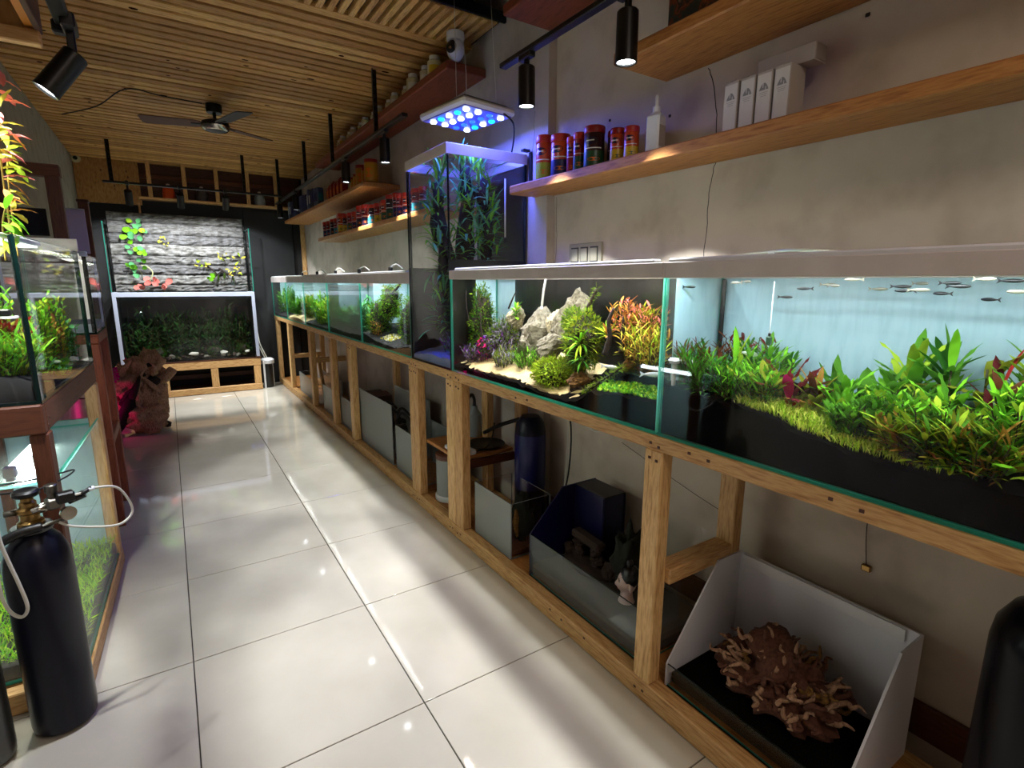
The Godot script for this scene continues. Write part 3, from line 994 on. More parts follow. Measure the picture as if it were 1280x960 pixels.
func track_lights() -> void:
	track("black lighting track above the two big tanks, near the wall", Vector3(1.255, 2.169, -2.01), Vector3(1.255, 2.169, 0.6), [Vector3(1.255, 0, -0.7), Vector3(1.255, 0, 0.4)])
	spot_lamp("downward black spotlight at the far end of the near wall track", Vector3(1.255, 1.974, -1.834), Vector3(0, -1, 0), 2.7, 36.0, 1.03, 2.169)
	spot_lamp("downward black spotlight shining beside the white cartons", Vector3(1.255, 1.962, -1.294), Vector3(0, -1, 0), 2.7, 36.0, 1.03, 2.169)
	spot_lamp("unseen black spotlight past the near end of the largest tank", Vector3(1.255, 1.96, 0.48), Vector3(0, -1, 0), 3.0, 40.0, 1.03, 2.169)  # out of view, placed to light the near end of the wall
	track("long black lighting track hanging on slotted rods over the far tanks", Vector3(1.20, 2.205, -7.0), Vector3(1.20, 2.205, -2.94), [Vector3(1.20, 0, -3.42), Vector3(1.20, 0, -4.46), Vector3(1.20, 0, -5.42)])
	spot_lamp("black spotlight near the free end of the far track, beside yellow jars", Vector3(1.20, 2.015, -3.28), Vector3(0, -1, 0), 2.6, 36.0, 1.0, 2.205)
	spot_lamp("black spotlight second along the far track, over the red packets", Vector3(1.20, 2.025, -4.12), Vector3(0, -1, 0), 2.6, 36.0, 1.0, 2.205)
	spot_lamp("black spotlight third along the far track, before the blue packs", Vector3(1.19, 2.02, -5.88), Vector3(0, -1, 0), 2.2, 36.0, 1.0, 2.205)
	spot_lamp("black spotlight last along the far track, beside the end wall", Vector3(1.18, 2.02, -6.715), Vector3(0, -1, 0), 2.0, 36.0, 1.0, 2.205)
	track("black lighting track hanging crosswise before the slate terrarium", Vector3(-0.40, 2.205, -6.35), Vector3(1.15, 2.205, -6.35), [Vector3(-0.33, 0, -6.35), Vector3(0.785, 0, -6.35), Vector3(1.12, 0, -6.35)])
	spot_lamp("black spotlight over the potted leaves of the slate terrarium", Vector3(-0.215, 2.015, -6.35), Vector3(0, -1, -0.72), 1.9, 54.0, 1.0, 2.205)
	spot_lamp("black spotlight over the middle of the slate terrarium", Vector3(0.20, 2.02, -6.35), Vector3(0, -1, -0.72), 1.9, 54.0, 1.0, 2.205)
	spot_lamp("black spotlight over the bare end of the slate terrarium", Vector3(0.595, 2.03, -6.35), Vector3(0, -1, -0.72), 1.9, 54.0, 1.0, 2.205)
	# the near track over the planted tank behind the gas cylinder
	var t := track("short black lighting track over the tall red-leaved stems", Vector3(-0.150, 1.93, -1.83), Vector3(-0.150, 1.93, -0.45), [Vector3(-0.15, 0, -1.2)])
	put("end_clip", box(Vector3(0.05, 0.03, 0.03), 0.004), M.black_plastic, t, T(Vector3(0, -0.012, -0.70)))
	spot_lamp("large tilted black spotlight beside the red-leaved stems", Vector3(-0.200, 1.755, -1.80), Vector3(-0.58, -0.81, 0.05), 2.0, 40.0, 0.86, 1.93)
	track("unseen black lighting track over the emersed stems by the side wall", Vector3(-0.50, 2.20, -3.0), Vector3(-0.50, 2.20, -1.2), [Vector3(-0.50, 0, -1.6)])  # out of view, carries the spotlight for the emersed leaves
	spot_lamp("unseen black spotlight placed to light the yellow emersed stems", Vector3(-0.50, 2.03, -2.40), Vector3(0.0, -1, 0.0), 2.4, 36.0, 1.0, 2.20)

# ---------------------------------------------------------------- the end wall
func end_wall() -> void:
	# plywood sheet in the corner
	var t := thing("plywood_sheet", "knotty plywood sheet fixed high in the corner of the end wall", "board", Vector3(-0.415, 2.36, END + 0.03))
	put("sheet", box(Vector3(0.56, 0.47, 0.018), 0.002), M.plywood, t)
	put("batten", box(Vector3(0.02, 0.12, 0.02), 0.002), M.pine_y, t, T(Vector3(0.25, -0.27, 0.005)))
	for p in [Vector3(0.18, 0.05, 0.0095), Vector3(0.12, -0.02, 0.0095), Vector3(0.17, 0.11, 0.0095), Vector3(0.05, -0.05, 0.0095), Vector3(-0.05, 0.1, 0.0095)]:
		put("knot", blob(Vector3(0.006, 0.013, 0.001), 0.1, 9, 3, 8), M.umber_y, t, T(p))
	# open cupboard with uprights, dark inside
	var c := thing("wall_cupboard", "dark open cupboard with timber uprights across the top of the end wall", "cupboard", Vector3(0.70, 2.38, END + 0.02))
	put("back_board", box(Vector3(1.70, 0.44, 0.01)), M.umber_x, c, T(Vector3(0, 0.02, -0.010)))
	put("back_strip", box(Vector3(1.70, 0.05, 0.02), 0.003), M.brown_x, c, T(Vector3(0, 0.06, 0.005)))
	put("back_strip", box(Vector3(1.70, 0.03, 0.02), 0.003), M.umber_x, c, T(Vector3(0, -0.06, 0.005)))
	put("bottom_board", box(Vector3(1.72, 0.022, 0.16), 0.003), M.pine_x, c, T(Vector3(0, -0.185, 0.07)))
	for x in [-0.745, -0.415, -0.095, 0.23, 0.54]:
		put("upright", box(Vector3(0.040, 0.40, 0.03), 0.003), M.pine_y, c, T(Vector3(x, 0.025, 0.135)))
	var names := [["orange squat lantern inside the dark end cupboard", -0.575, "jar_orange"], ["dark grey lantern inside the end cupboard beside the orange one", -0.25, "steel_fan"], ["pale ring-shaped ornament inside the end cupboard", 0.36, "grey_film"]]
	for n in names:
		var o := thing("cupboard_ornament", n[0], "ornament", Vector3(0.70 + n[1], 2.206, END + 0.10))
		put("body", lathe([[0.0, 0], [0.06, 0.0], [0.062, 0.06], [0.05, 0.12], [0.03, 0.135], [0, 0.135]], 16), M[n[2]], o)
		put("knob", lathe([[0.0, 0.135], [0.016, 0.135], [0.018, 0.16], [0, 0.165]], 10), M.china, o)
	# black sheet beside the terrarium and timber trim at the corner
	var b := thing("black_panel", "tall matt black panel between terrarium and shelf wall", "panel", Vector3(1.16, 1.08, END + 0.012))
	put("sheet", box(Vector3(0.58, 2.14, 0.012), 0.002), M.black_wall, b)
	put("edge_strip", box(Vector3(0.018, 2.0, 0.012), 0.002), M.rail_metal, b, T(Vector3(0.27, 0.05, 0.008)))
	var tr := put("trim_1", box(Vector3(0.05, 2.2, 0.05), 0.004), M.pine_y, null, T(Vector3(FAR_WALL - 0.03, 1.12, END + 0.03)))
	tr.set_meta("kind", "structure")
	# terrarium stand
	var s := thing("tank_stand", "low timber stand with two open bays under the slate terrarium", "stand", Vector3(0.17, 0, -6.95))
	for y in [[0.005, 0.075], [0.30, 0.395]]:
		beam(s, "front_rail", Vector3(-0.72, y[0], -0.045), Vector3(0.70, y[1], 0.0), "pine")
	for x in [-0.69, -0.29, 0.200, 0.655]:
		beam(s, "post", Vector3(x - 0.035, 0.075, -0.045), Vector3(x + 0.04, 0.30, -0.002), "pine")
	put("base_board", box(Vector3(1.4, 0.015, 0.38)), M.umber_x, s, T(Vector3(0, 0.05, -0.24)))
	put("top_board", box(Vector3(1.42, 0.015, 0.40)), M.brown_x, s, T(Vector3(0, 0.392, -0.2)))
	put("rear_strip", box(Vector3(1.4, 0.05, 0.02)), M.umber_x, s, T(Vector3(0, 0.16, -0.40)))
	# terrarium: planted tank below a white frame, slate wall above
	var a := thing("terrarium", "paludarium with white frame, dark planted tank below and slate wall above", "terrarium", Vector3(0.185, 0.400, -6.95))
	var w := 1.36
	var d := 0.40
	var u := [["frame_bar", Vector3(0, 0.752, 0), Vector3(w, 0.050, 0.03)], ["frame_bar", Vector3(-w / 2 + 0.0175, 0.37, 0), Vector3(0.035, 0.72, 0.03)], ["frame_bar", Vector3(w / 2 - 0.0175, 0.37, 0), Vector3(0.035, 0.72, 0.03)]]
	for e in u:
		put(e[0], box(e[2], 0.003), M.frame_white, a, T(e[1]))
	put("frame_bar", box(Vector3(0.03, 0.05, d), 0.003), M.frame_white, a, T(Vector3(w / 2 - 0.015, 0.752, -d / 2)))
	put("frame_bar", box(Vector3(0.03, 0.05, d), 0.003), M.frame_white, a, T(Vector3(-w / 2 + 0.015, 0.752, -d / 2)))
	pane(a, Vector3(-w / 2 + 0.035, 0.0, -0.015), Vector3(w / 2 - 0.035, 0.727, -0.007), "glass_edge_dark")
	pane(a, Vector3(-w / 2, 0.78, -d), Vector3(-w / 2 + 0.008, 1.50, -0.005))
	pane(a, Vector3(w / 2 - 0.008, 0.78, -d), Vector3(w / 2, 1.50, -0.005))
	pane(a, Vector3(-w / 2 + 0.008, 0.78, -0.012), Vector3(w / 2 - 0.008, 0.92, -0.004))
	put("back_sheet", box(Vector3(w, 1.56, 0.012)), M.black_film, a, T(Vector3(0, 0.78, -d - 0.006)))
	put("side_sheet", box(Vector3(0.008, 0.73, d - 0.03)), M.black_film, a, T(Vector3(-w / 2 + 0.04, 0.365, -d / 2 - 0.015)))
	put("side_sheet", box(Vector3(0.008, 0.73, d - 0.03)), M.black_film, a, T(Vector3(w / 2 - 0.04, 0.365, -d / 2 - 0.015)))
	put("floor_sheet", box(Vector3(w - 0.08, 0.008, d - 0.03)), M.soil_wet, a, T(Vector3(0, 0.004, -d / 2 - 0.01)))
	put("water_surface", box(Vector3(w - 0.09, 0.002, d - 0.04)), M.water, a, T(Vector3(0, 0.70, -d / 2 - 0.01)))
	# slate wall: courses of broken stone
	var sw := thing("slate_wall", "stacked grey slate wall standing in the terrarium", "stone wall", Vector3(0.185, 1.17, -7.325))
	var y := 0.0
	var k := 0
	while y < 0.80:
		var hh := rng.randf_range(0.085, 0.13)
		part("slate_course", rough_slab(Vector3(1.31, hh - 0.003, 0.10), 100 + k), M["slate_%d" % (k % 3)], sw, T(Vector3(0, y + hh / 2, rng.randf_range(-0.010, 0.012))))
		k += 1
		y += hh

func rough_slab(s: Vector3, sd: int) -> ArrayMesh:
	var n := FastNoiseLite.new()
	n.seed = sd
	n.frequency = 5.0
	n.fractal_octaves = 5
	var st := st_new(false)
	var nx := 90
	var ny := 9
	var p := func(i: int, k: int) -> Vector3:
		var u := float(i) / nx * 2 - 1
		var v := float(k) / ny * 2 - 1
		var x := u * s.x / 2
		var y := v * s.y / 2 * (1.0 - 0.16 * absf(n.get_noise_1d(i * 0.25 + sd)))
		var edge := minf(1.0 - absf(v), 0.35) / 0.35
		var e2 := minf(1.0 - absf(u), 0.1) / 0.1
		return Vector3(x, y, s.z / 2 * (0.35 + 0.65 * sqrt(edge) * sqrt(maxf(e2, 0.05))) + 0.05 * n.get_noise_2d(x * 1.3, y * 5 + sd * 3) + 0.022 * n.get_noise_2d(x * 6, y * 14 + sd * 7))
	for i in nx:
		for k in ny:
			quad_out(st, p.call(i, k), p.call(i + 1, k), p.call(i + 1, k + 1), p.call(i, k + 1), Vector3(0, 0, -3))
	box_into(st, Vector3(s.x, s.y, s.z * 0.5), 0.0, T(Vector3(0, 0, -s.z * 0.12)))
	return done(st)

# ---------------------------------------------------------------- the planted tank behind the gas cylinder
func left_side() -> void:
	var o := Vector3(-0.333, 0, -1.96)
	var s := thing("tank_stand", "timber stand with two tiers of tanks behind the gas cylinder", "stand", o, L1_TURN)
	beam(s, "top_rail", Vector3(-0.05, 0.862, -0.914), Vector3(0.0, 0.948, -0.02), "brown")
	beam(s, "top_rail", Vector3(-0.36, 0.862, -0.914), Vector3(-0.31, 0.948, -0.02), "brown")
	beam(s, "cross_rail", Vector3(-0.36, 0.862, -0.02), Vector3(0.0, 0.948, 0.015), "brown")
	beam(s, "cross_rail", Vector3(-0.31, 0.862, -0.914), Vector3(-0.05, 0.948, -0.88), "brown")
	beam(s, "cross_rail", Vector3(-0.31, 0.90, -0.46), Vector3(-0.05, 0.948, -0.42), "brown")
	for z in [-0.02, -0.885]:
		beam(s, "post", Vector3(-0.040, 0.07, z - 0.028), Vector3(0.003, 0.862, z + 0.030), "brown" if z > -0.5 else "pine")
		beam(s, "post", Vector3(-0.36, 0.07, z - 0.028), Vector3(-0.32, 0.862, z + 0.030), "brown")
	beam(s, "base_rail", Vector3(-0.05, 0.002, -0.93), Vector3(0.004, 0.07, -0.04), "pine")
	beam(s, "base_rail", Vector3(-0.36, 0.002, -0.93), Vector3(-0.32, 0.07, -0.04), "pine")
	beam(s, "base_rail", Vector3(-0.36, 0.002, -0.04), Vector3(0.004, 0.072, 0.01), "pine")
	put("base_board", box(Vector3(0.30, 0.015, 0.86)), M.shelf_z, s, T(Vector3(-0.19, 0.06, -0.48)))
	nails(s, [Vector3(0.0005, 0.90, -0.05), Vector3(0.0005, 0.88, -0.03)])
	# upper tank
	var t := thing("aquarium", "planted aquarium on the timber stand behind the gas cylinder", "aquarium", L1(Vector3(-0.36, 0.949, -0.914)), L1_TURN)
	var z := Vector3(0.36, 0.47, 0.914)
	shell_any(t, z, "glass_edge_dark")
	put("rim", box(Vector3(0.006, 0.10, 0.80), 0.002), M.rim_white, t, T(Vector3(0.02, 0.50, 0.40)))
	put("rim", box(Vector3(0.37, 0.05, 0.006), 0.002), M.rim_white, t, T(Vector3(0.18, 0.492, 0.002)))
	water(t, z, 0.44)
	bed_x(t, Vector3(0.36, 0.47, 0.914))
	for c in [Vector3(0.352, 0.235, 0.906), Vector3(0.352, 0.235, 0.008)]:
		put("silicone_seam", box(Vector3(0.013, 0.465, 0.013), 0.003), M.glass_edge_dark, t, T(c))
	# lower tank under it, lit by a glaring bar
	t = thing("aquarium", "low frosted aquarium with bright green carpet, under the planted tank", "aquarium", L1(Vector3(-0.355, 0.073, -0.88)), L1_TURN)
	z = Vector3(0.352, 0.64, 0.83)
	shell_any(t, z, "glass_edge", "smeared_glass")
	pane(t, Vector3(0.01, 0.615, 0.02), Vector3(0.34, 0.622, 0.80), "glass_edge", "smeared_glass", "glass_lid")
	film(t, Vector3(-0.004, 0, 0), Vector3(-0.001, z.y, z.z), "pale_film")
	film(t, Vector3(0, 0, -0.004), Vector3(z.x, z.y, -0.001), "pale_film")
	put("substrate", box(Vector3(0.334, 0.05, 0.812), 0.004), M.grey_gravel, t, T(Vector3(0.176, 0.034, 0.415)))
	# small tank further back and its red-brown stand
	t = thing("aquarium", "small empty glass aquarium on a red-brown stand", "aquarium", Vector3(-0.645, 1.035, -3.78))
	shell_any(t, Vector3(0.33, 0.385, 0.46), "glass_edge_dark")
	put("silicone_seam", box(Vector3(0.018, 0.38, 0.022), 0.003), M.silicone_black, t, T(Vector3(0.321, 0.20, 0.449)))
	put("top_strip", box(Vector3(0.03, 0.025, 0.03), 0.003), M.frame_white, t, T(Vector3(0.32, 0.39, 0.45)))
	for c in [Vector3(0.322, 0.19, 0.012), Vector3(0.012, 0.19, 0.45)]:
		put("silicone_seam", box(Vector3(0.012, 0.38, 0.012), 0.003), M.frame_white, t, T(c))
	film(t, Vector3(0.01, 0.008, 0.01), Vector3(0.32, 0.05, 0.45), "frame_white", "bottom_film")
	s = thing("tank_stand", "red-brown painted timber stand under the small empty aquarium", "stand", Vector3(-0.48, 0, -3.55))
	for x in [-0.145, 0.145]:
		for zz in [-0.20, 0.20]:
			beam(s, "post", Vector3(x - 0.022, 0.002, zz - 0.022), Vector3(x + 0.022, 0.985, zz + 0.022), "red" if x > 0 else "brown")
	for y in [0.985, 0.45]:
		for x in [-0.145, 0.145]:
			beam(s, "side_rail", Vector3(x - 0.022, y, -0.225), Vector3(x + 0.022, y + 0.045, 0.225), "red")
		for zz in [-0.20, 0.20]:
			beam(s, "cross_rail", Vector3(-0.123, y, zz - 0.02), Vector3(0.123, y + 0.045, zz + 0.02), "red")
	put("top_board", box(Vector3(0.33, 0.012, 0.45)), M.red_z, s, T(Vector3(0, 1.026, 0)))
	# brown timber frame high on the side wall
	s = thing("wall_frame", "brown timber frame on the side wall above the small aquarium", "frame", Vector3(-0.56, 1.45, -3.75))
	beam(s, "upright", Vector3(0.085, -0.02, -0.03), Vector3(0.145, 0.43, 0.03), "brown")
	beam(s, "top_bar", Vector3(-0.135, 0.38, -0.035), Vector3(0.150, 0.44, 0.035), "brown")
	beam(s, "upright", Vector3(-0.135, -0.02, -0.03), Vector3(-0.08, 0.38, 0.03), "brown")
	beam(s, "shelf_bar", Vector3(-0.135, -0.06, -0.12), Vector3(0.145, -0.02, 0.035), "brown")
	put("cable", tube(curve([Vector3(0.12, 0.02, 0.035), Vector3(0.155, -0.02, 0.04), Vector3(0.165, -0.10, 0.035), Vector3(0.16, -0.16, 0.03)], 5), 0.006, 6), M.rubber, s)
	# board coloured as if under purple light, and second brown post
	var b := thing("purple_lit_board", "pale board at the side wall, purple light painted into its colour", "board", Vector3(-0.520, 1.64, -4.958))
	put("sheet", box(Vector3(0.16, 0.30, 0.02), 0.003), mat("lilac", Color(0.66, 0.63, 0.78), 0.6), b)  # purple light put into the board colour
	put("top_edge", box(Vector3(0.16, 0.012, 0.024), 0.003), M.frame_white, b, T(Vector3(0, 0.156, 0)))
	s = thing("wall_post", "dark brown timber post on the side wall before the terrarium", "post", Vector3(-0.445, 0, -5.0))
	beam(s, "post", Vector3(-0.03, 0.002, -0.03), Vector3(0.03, 1.85, 0.03), "brown")
	put("post_cap", box(Vector3(0.07, 0.02, 0.07), 0.004), M.umber_x, s, T(Vector3(0, 1.86, 0)))
	# framed dark print between the brown uprights
	b = thing("dark_print", "dark print hanging inside the brown timber frame", "picture", Vector3(-0.575, 1.60, -3.765))
	put("sheet", box(Vector3(0.14, 0.12, 0.008), 0.001), M.dark_void, b)
	put("margin", box(Vector3(0.16, 0.14, 0.006), 0.001), M.black_wall, b, T(Vector3(0, 0, -0.004)))
	# plywood box end and orange batten in the near corner of the ceiling
	b = thing("plywood_bulkhead", "yellow plywood bulkhead with an orange batten above the near track", "bulkhead", Vector3(-0.43, 2.12, -1.95))
	put("sheet", box(Vector3(0.42, 0.40, 0.018), 0.002), M.plywood, b)
	put("bottom_batten", box(Vector3(0.44, 0.035, 0.03), 0.003), M.pine_x, b, T(Vector3(0, -0.205, 0.006)))
	put("side_batten", box(Vector3(0.022, 0.022, 0.9), 0.002), mat("batten_orange", Color(0.75, 0.47, 0.16), 0.5), b, T(Vector3(0.20, -0.17, 0.45)))
	put("side_sheet", box(Vector3(0.014, 0.40, 0.95), 0.002), M.umber_z, b, T(Vector3(0.217, 0.01, 0.47)))

func shell_any(t: Node3D, s: Vector3, edge: String, face := "glass") -> void:
	shell(t, s, 0.008, edge, true, face)

func bed_x(t: Node3D, s: Vector3) -> void:
	# soil that lies against the near end, thin towards the far end
	var n := FastNoiseLite.new()
	n.frequency = 18.0
	var st := st_new(false)
	var nx := 12
	var nz := 30
	var p := func(i: int, k: int, low: bool) -> Vector3:
		var x := lerpf(0.009, s.x - 0.009, float(i) / nx)
		var f := float(k) / nz
		var z := lerpf(0.009, s.z - 0.009, f)
		if low: return Vector3(x, 0.0085, z)
		return Vector3(x, 0.012 + 0.075 * smoothstep(0.55, 0.85, f) * (1.0 - 0.35 * float(i) / nx) + 0.07 * (1.0 - float(i) / nx) * smoothstep(0.05, 0.3, f) + 0.006 * n.get_noise_2d(x * 3, z * 3), z)
	for i in nx:
		for k in nz:
			quad_out(st, p.call(i, k, false), p.call(i + 1, k, false), p.call(i + 1, k + 1, false), p.call(i, k + 1, false), Vector3(s.x / 2, -2, s.z / 2))
	for k in nz:
		for i in [0, nx]:
			quad_out(st, p.call(i, k, false), p.call(i, k + 1, false), p.call(i, k + 1, true), p.call(i, k, true), Vector3(s.x / 2, 0.03, s.z / 2))
	for i in nx:
		for k in [0, nz]:
			quad_out(st, p.call(i, k, false), p.call(i + 1, k, false), p.call(i + 1, k, true), p.call(i, k, true), Vector3(s.x / 2, 0.03, s.z / 2))
	put("substrate", done(st), M.soil, t)

# ---------------------------------------------------------------- under the long row
func cut_tank(label: String, at: Vector3, s: Vector3, front_h: float, flat_from: float, side_m: String, back_m: String, front_m := "glass", near_m := "") -> Node3D:
	# tank whose side walls are cut down towards the front (front faces -x); at: front far bottom corner
	var t := thing("cut_aquarium", label, "aquarium", at)
	var g := 0.006
	var poly := [Vector2(0, 0), Vector2(s.x, 0), Vector2(s.x, s.y), Vector2(flat_from, s.y), Vector2(0, front_h)]
	for z in [g / 2, s.z - g / 2]:
		var m: String = side_m if z < s.z / 2 or near_m == "" else near_m
		put("side_wall", extrude(poly, g), M[m], t, T(Vector3(0, 0, z)))
	put("back_wall", box(Vector3(g, s.y, s.z - 2 * g)), M[back_m], t, T(Vector3(s.x - g / 2, s.y / 2, s.z / 2)))
	pane(t, Vector3(g, 0, g), Vector3(s.x - g, g, s.z - g))
	pane(t, Vector3(0, 0, 0.0), Vector3(g, front_h, s.z), "glass_edge_dark", front_m)
	return t

func under_stand() -> void:
	var y := 0.0645
	# white-walled cut tank with a root
	var t := cut_tank("white-walled cut-down aquarium holding a tangled root, nearest under the stand", Vector3(1.180, y, -0.935), Vector3(0.345, 0.355, 0.515), 0.075, 0.22, "white_film", "white_film")
	put("flap", box(Vector3(0.005, 0.035, 0.46), 0.001), M.white_plastic, t, T(Vector3(0.334, 0.335, 0.25)))
	put("substrate", box(Vector3(0.325, 0.045, 0.498), 0.012), M.soil_wet, t, T(Vector3(0.172, 0.0295, 0.2575)))
	root_wood("tangled_root", "tangled reddish-brown root lying in the white-walled tank", Vector3(1.36, y + 0.05, -0.68), 5)
	# blue-walled cut tank
	t = cut_tank("blue-walled cut-down aquarium with ornaments under the rocky tank", Vector3(1.180, y, -1.675), Vector3(0.36, 0.365, 0.645), 0.19, 0.17, "blue_film", "glass", "smeared_glass", "glass")
	put("weir_box", box(Vector3(0.11, 0.355, 0.006)), M.blue_film, t, T(Vector3(0.298, 0.182, 0.185)))
	put("weir_box", box(Vector3(0.006, 0.355, 0.18)), M.blue_film, t, T(Vector3(0.242, 0.182, 0.095)))
	put("weir_top", box(Vector3(0.115, 0.005, 0.19)), mat("blue_dark", Color(0.012, 0.013, 0.06), 0.4), t, T(Vector3(0.297, 0.3605, 0.095)))
	put("back_film", box(Vector3(0.003, 0.36, 0.19)), M.blue_film, t, T(Vector3(0.362, 0.18, 0.095)))
	put("substrate", box(Vector3(0.345, 0.05, 0.63), 0.01), M.grey_gravel, t, T(Vector3(0.178, 0.032, 0.3225)))
	arch_ornament(Vector3(1.37, y + 0.057, -1.52))
	head_ornament(Vector3(1.30, y + 0.085, -1.225))
	mossy_ornament("dark mossy cone ornament behind the white-faced head", Vector3(1.39, y + 0.057, -1.31), 0.27)
	# frosted small tank with a rock ornament
	t = thing("aquarium", "small frosted empty aquarium beside the blue-walled tank", "aquarium", Vector3(1.180, y, -2.150))
	shell(t, Vector3(0.22, 0.265, 0.33), 0.005, "grey_film", false)
	pane(t, Vector3(0, 0.005, 0), Vector3(0.005, 0.265, 0.33), "grey_film", "frosted_glass")
	put("substrate", box(Vector3(0.20, 0.02, 0.31), 0.004), M.driftwood_red, t, T(Vector3(0.11, 0.017, 0.165)))
	var o := thing("rock_ornament", "tan and green upright rock ornament inside the small frosted aquarium", "ornament", Vector3(1.31, y + 0.028, -1.915))
	put("rock", blob(Vector3(0.05, 0.115, 0.045), 0.7, 14, 71, 22), M.moss_solid, o, T(Vector3(0, 0.10, 0)))
	put("figure", blob(Vector3(0.018, 0.065, 0.016), 0.5, 20, 72, 12), M.stone_tan, o, T(Vector3(-0.045, 0.10, 0.012)))
	# navy gas bottle wrapped in plastic standing at the back
	o = thing("gas_bottle", "tall navy gas bottle at the wall behind the small frosted aquarium", "gas bottle", Vector3(1.470, 0.0635, -2.090))
	put("body", lathe([[0, 0], [0.074, 0], [0.078, 0.01], [0.078, 0.50], [0.070, 0.545], [0.045, 0.575], [0, 0.58]], 28), M.cylinder_navy, o)
	put("label_sleeve", lathe([[0.0785, 0.20], [0.0795, 0.205], [0.0795, 0.48], [0.0785, 0.485]], 28), M.print_blue, o)
	put("handle", tube(curve([Vector3(-0.03, 0.55, -0.05), Vector3(-0.08, 0.50, -0.16), Vector3(-0.12, 0.44, -0.26)], 6), 0.010, 8), M.rubber, o)
	# white reactor drum
	o = thing("filter_drum", "clear drum with white base and dark lid beside the double posts", "drum", Vector3(1.265, y, -2.60))
	put("base", lathe([[0, 0], [0.084, 0], [0.086, 0.004], [0.086, 0.026], [0.080, 0.032], [0, 0.032]], 32), M.white_plastic, o)
	put("wall", lathe([[0.078, 0.032], [0.078, 0.245], [0.0765, 0.245], [0.0765, 0.032]], 32), M.frosted_glass, o)
	put("lid", lathe([[0, 0.245], [0.080, 0.245], [0.081, 0.25], [0.081, 0.272], [0.07, 0.280], [0, 0.280]], 32), M.brown_x, o)
	put("coil", tube(curve([Vector3(-0.03, 0.05, 0), Vector3(-0.045, 0.14, 0.03), Vector3(-0.03, 0.20, -0.02), Vector3(-0.05, 0.17, -0.045), Vector3(-0.02, 0.10, 0.03), Vector3(0.02, 0.05, -0.03)], 7), 0.006, 6), M.hose, o)
	# router and tray on the shelf board
	o = thing("router", "small white network box on the shelf under the tall tank", "router", Vector3(1.22, 0.4105, -2.40))
	put("body", box(Vector3(0.10, 0.022, 0.14), 0.006), M.white_plastic, o, T(Vector3(0, 0.016, 0)))
	put("foot_plate", box(Vector3(0.088, 0.006, 0.125), 0.002), M.black_plastic, o, T(Vector3(0, 0.003, 0)))
	o = thing("tray", "dark round tray on the shelf beside the white network box", "tray", Vector3(1.40, 0.4055, -2.42))
	put("dish", lathe([[0, 0], [0.085, 0], [0.105, 0.012], [0.108, 0.014], [0.103, 0.015], [0.083, 0.004], [0, 0.004]], 28), M.black_plastic, o)
	o = thing("adapter_plug", "white power plug at the edge of the shelf board", "plug", Vector3(1.26, 0.4055, -2.325))
	put("body", box(Vector3(0.04, 0.028, 0.04), 0.006), M.white_plastic, o, T(Vector3(0, 0.0145, 0)))
	put("lead", tube(curve([Vector3(0.02, 0.012, 0), Vector3(0.06, 0.006, -0.02), Vector3(0.12, 0.006, -0.05), Vector3(0.16, 0.05, -0.06), Vector3(0.20, 0.12, -0.10)], 6), 0.004, 6), M.rubber, o)
	# frosted tanks further along
	var far := [["frosted empty aquarium holding black pumps, before the double posts", -3.985, -3.30, 0.42, 0.28], ["lower frosted aquarium standing just beyond the double posts", -3.235, -2.84, 0.30, 0.26], ["long frosted aquarium behind the middle posts of the rear stand", -5.20, -4.09, 0.255, 0.25], ["furthest frosted aquarium under the rear stand, with timber offcuts", -6.30, -5.45, 0.22, 0.25]]
	for f in far:
		t = thing("aquarium", f[0], "aquarium", Vector3(1.180, y, f[1]))
		var s := Vector3(f[4], f[3], f[2] - f[1])
		shell(t, s, 0.005, "grey_film", false)
		pane(t, Vector3(0, 0.005, 0), Vector3(0.005, s.y, s.z), "grey_film", "frosted_glass")
		film(t, Vector3(s.x + 0.001, 0, 0), Vector3(s.x + 0.003, s.y, s.z), "grey_film")
	for k in 4:
		o = thing("pump", "black canister pump %s in the frosted aquarium before the double posts" % ["nearest the glass corner", "in the middle", "against the back", "at the far end"][k], "pump", Vector3(1.28 + 0.05 * (k % 2), y + 0.0055, -3.40 - 0.13 * k))
		put("body", lathe([[0, 0], [0.045, 0], [0.05, 0.02], [0.05, 0.17], [0.04, 0.20], [0, 0.21]], 16), M.black_plastic, o)
		put("head", box(Vector3(0.07, 0.05, 0.06), 0.012), M.rubber, o, T(Vector3(0, 0.225, 0)))
		put("hose", tube(curve([Vector3(0, 0.24, 0), Vector3(-0.03, 0.30, 0.03), Vector3(-0.02, 0.35, 0.09), Vector3(0.02, 0.30, 0.14)], 6), 0.009, 8), M.rubber, o)
	# boxes and tools on the far base boards
	o = thing("hand_pump", "bottle with a dark pump head standing behind the double posts", "bottle", Vector3(1.44, 0.4055, -2.62))
	put("body", lathe([[0, 0], [0.04, 0], [0.042, 0.01], [0.042, 0.13], [0.02, 0.16], [0.018, 0.18], [0, 0.18]], 20), M.grey_film, o)
	put("pump_head", tube(curve([Vector3(0, 0.18, 0), Vector3(0, 0.22, 0), Vector3(-0.02, 0.25, 0.01), Vector3(-0.05, 0.24, 0.02)], 5), 0.010, 8), M.black_plastic, o)
	o = thing("timber_offcut", "leaning pale timber offcut behind the rear stand posts", "timber", Vector3(1.33, 0.0635, -5.9))
	put("stick", box(Vector3(0.03, 0.50, 0.05), 0.004), M.pine_y, o, T(Vector3(0, 0.235, 0), R(-0.52, 0, 0)))
	put("cut_end", box(Vector3(0.028, 0.004, 0.048), 0.001), M.pine_pale_x, o, T(Vector3(0, 0.235, 0) + R(-0.52, 0, 0) * Vector3(0, 0.252, 0), R(-0.52, 0, 0)))
	o = thing("carton", "brown carton under the middle of the rear stand", "carton", Vector3(1.42, 0.0635, -4.3))
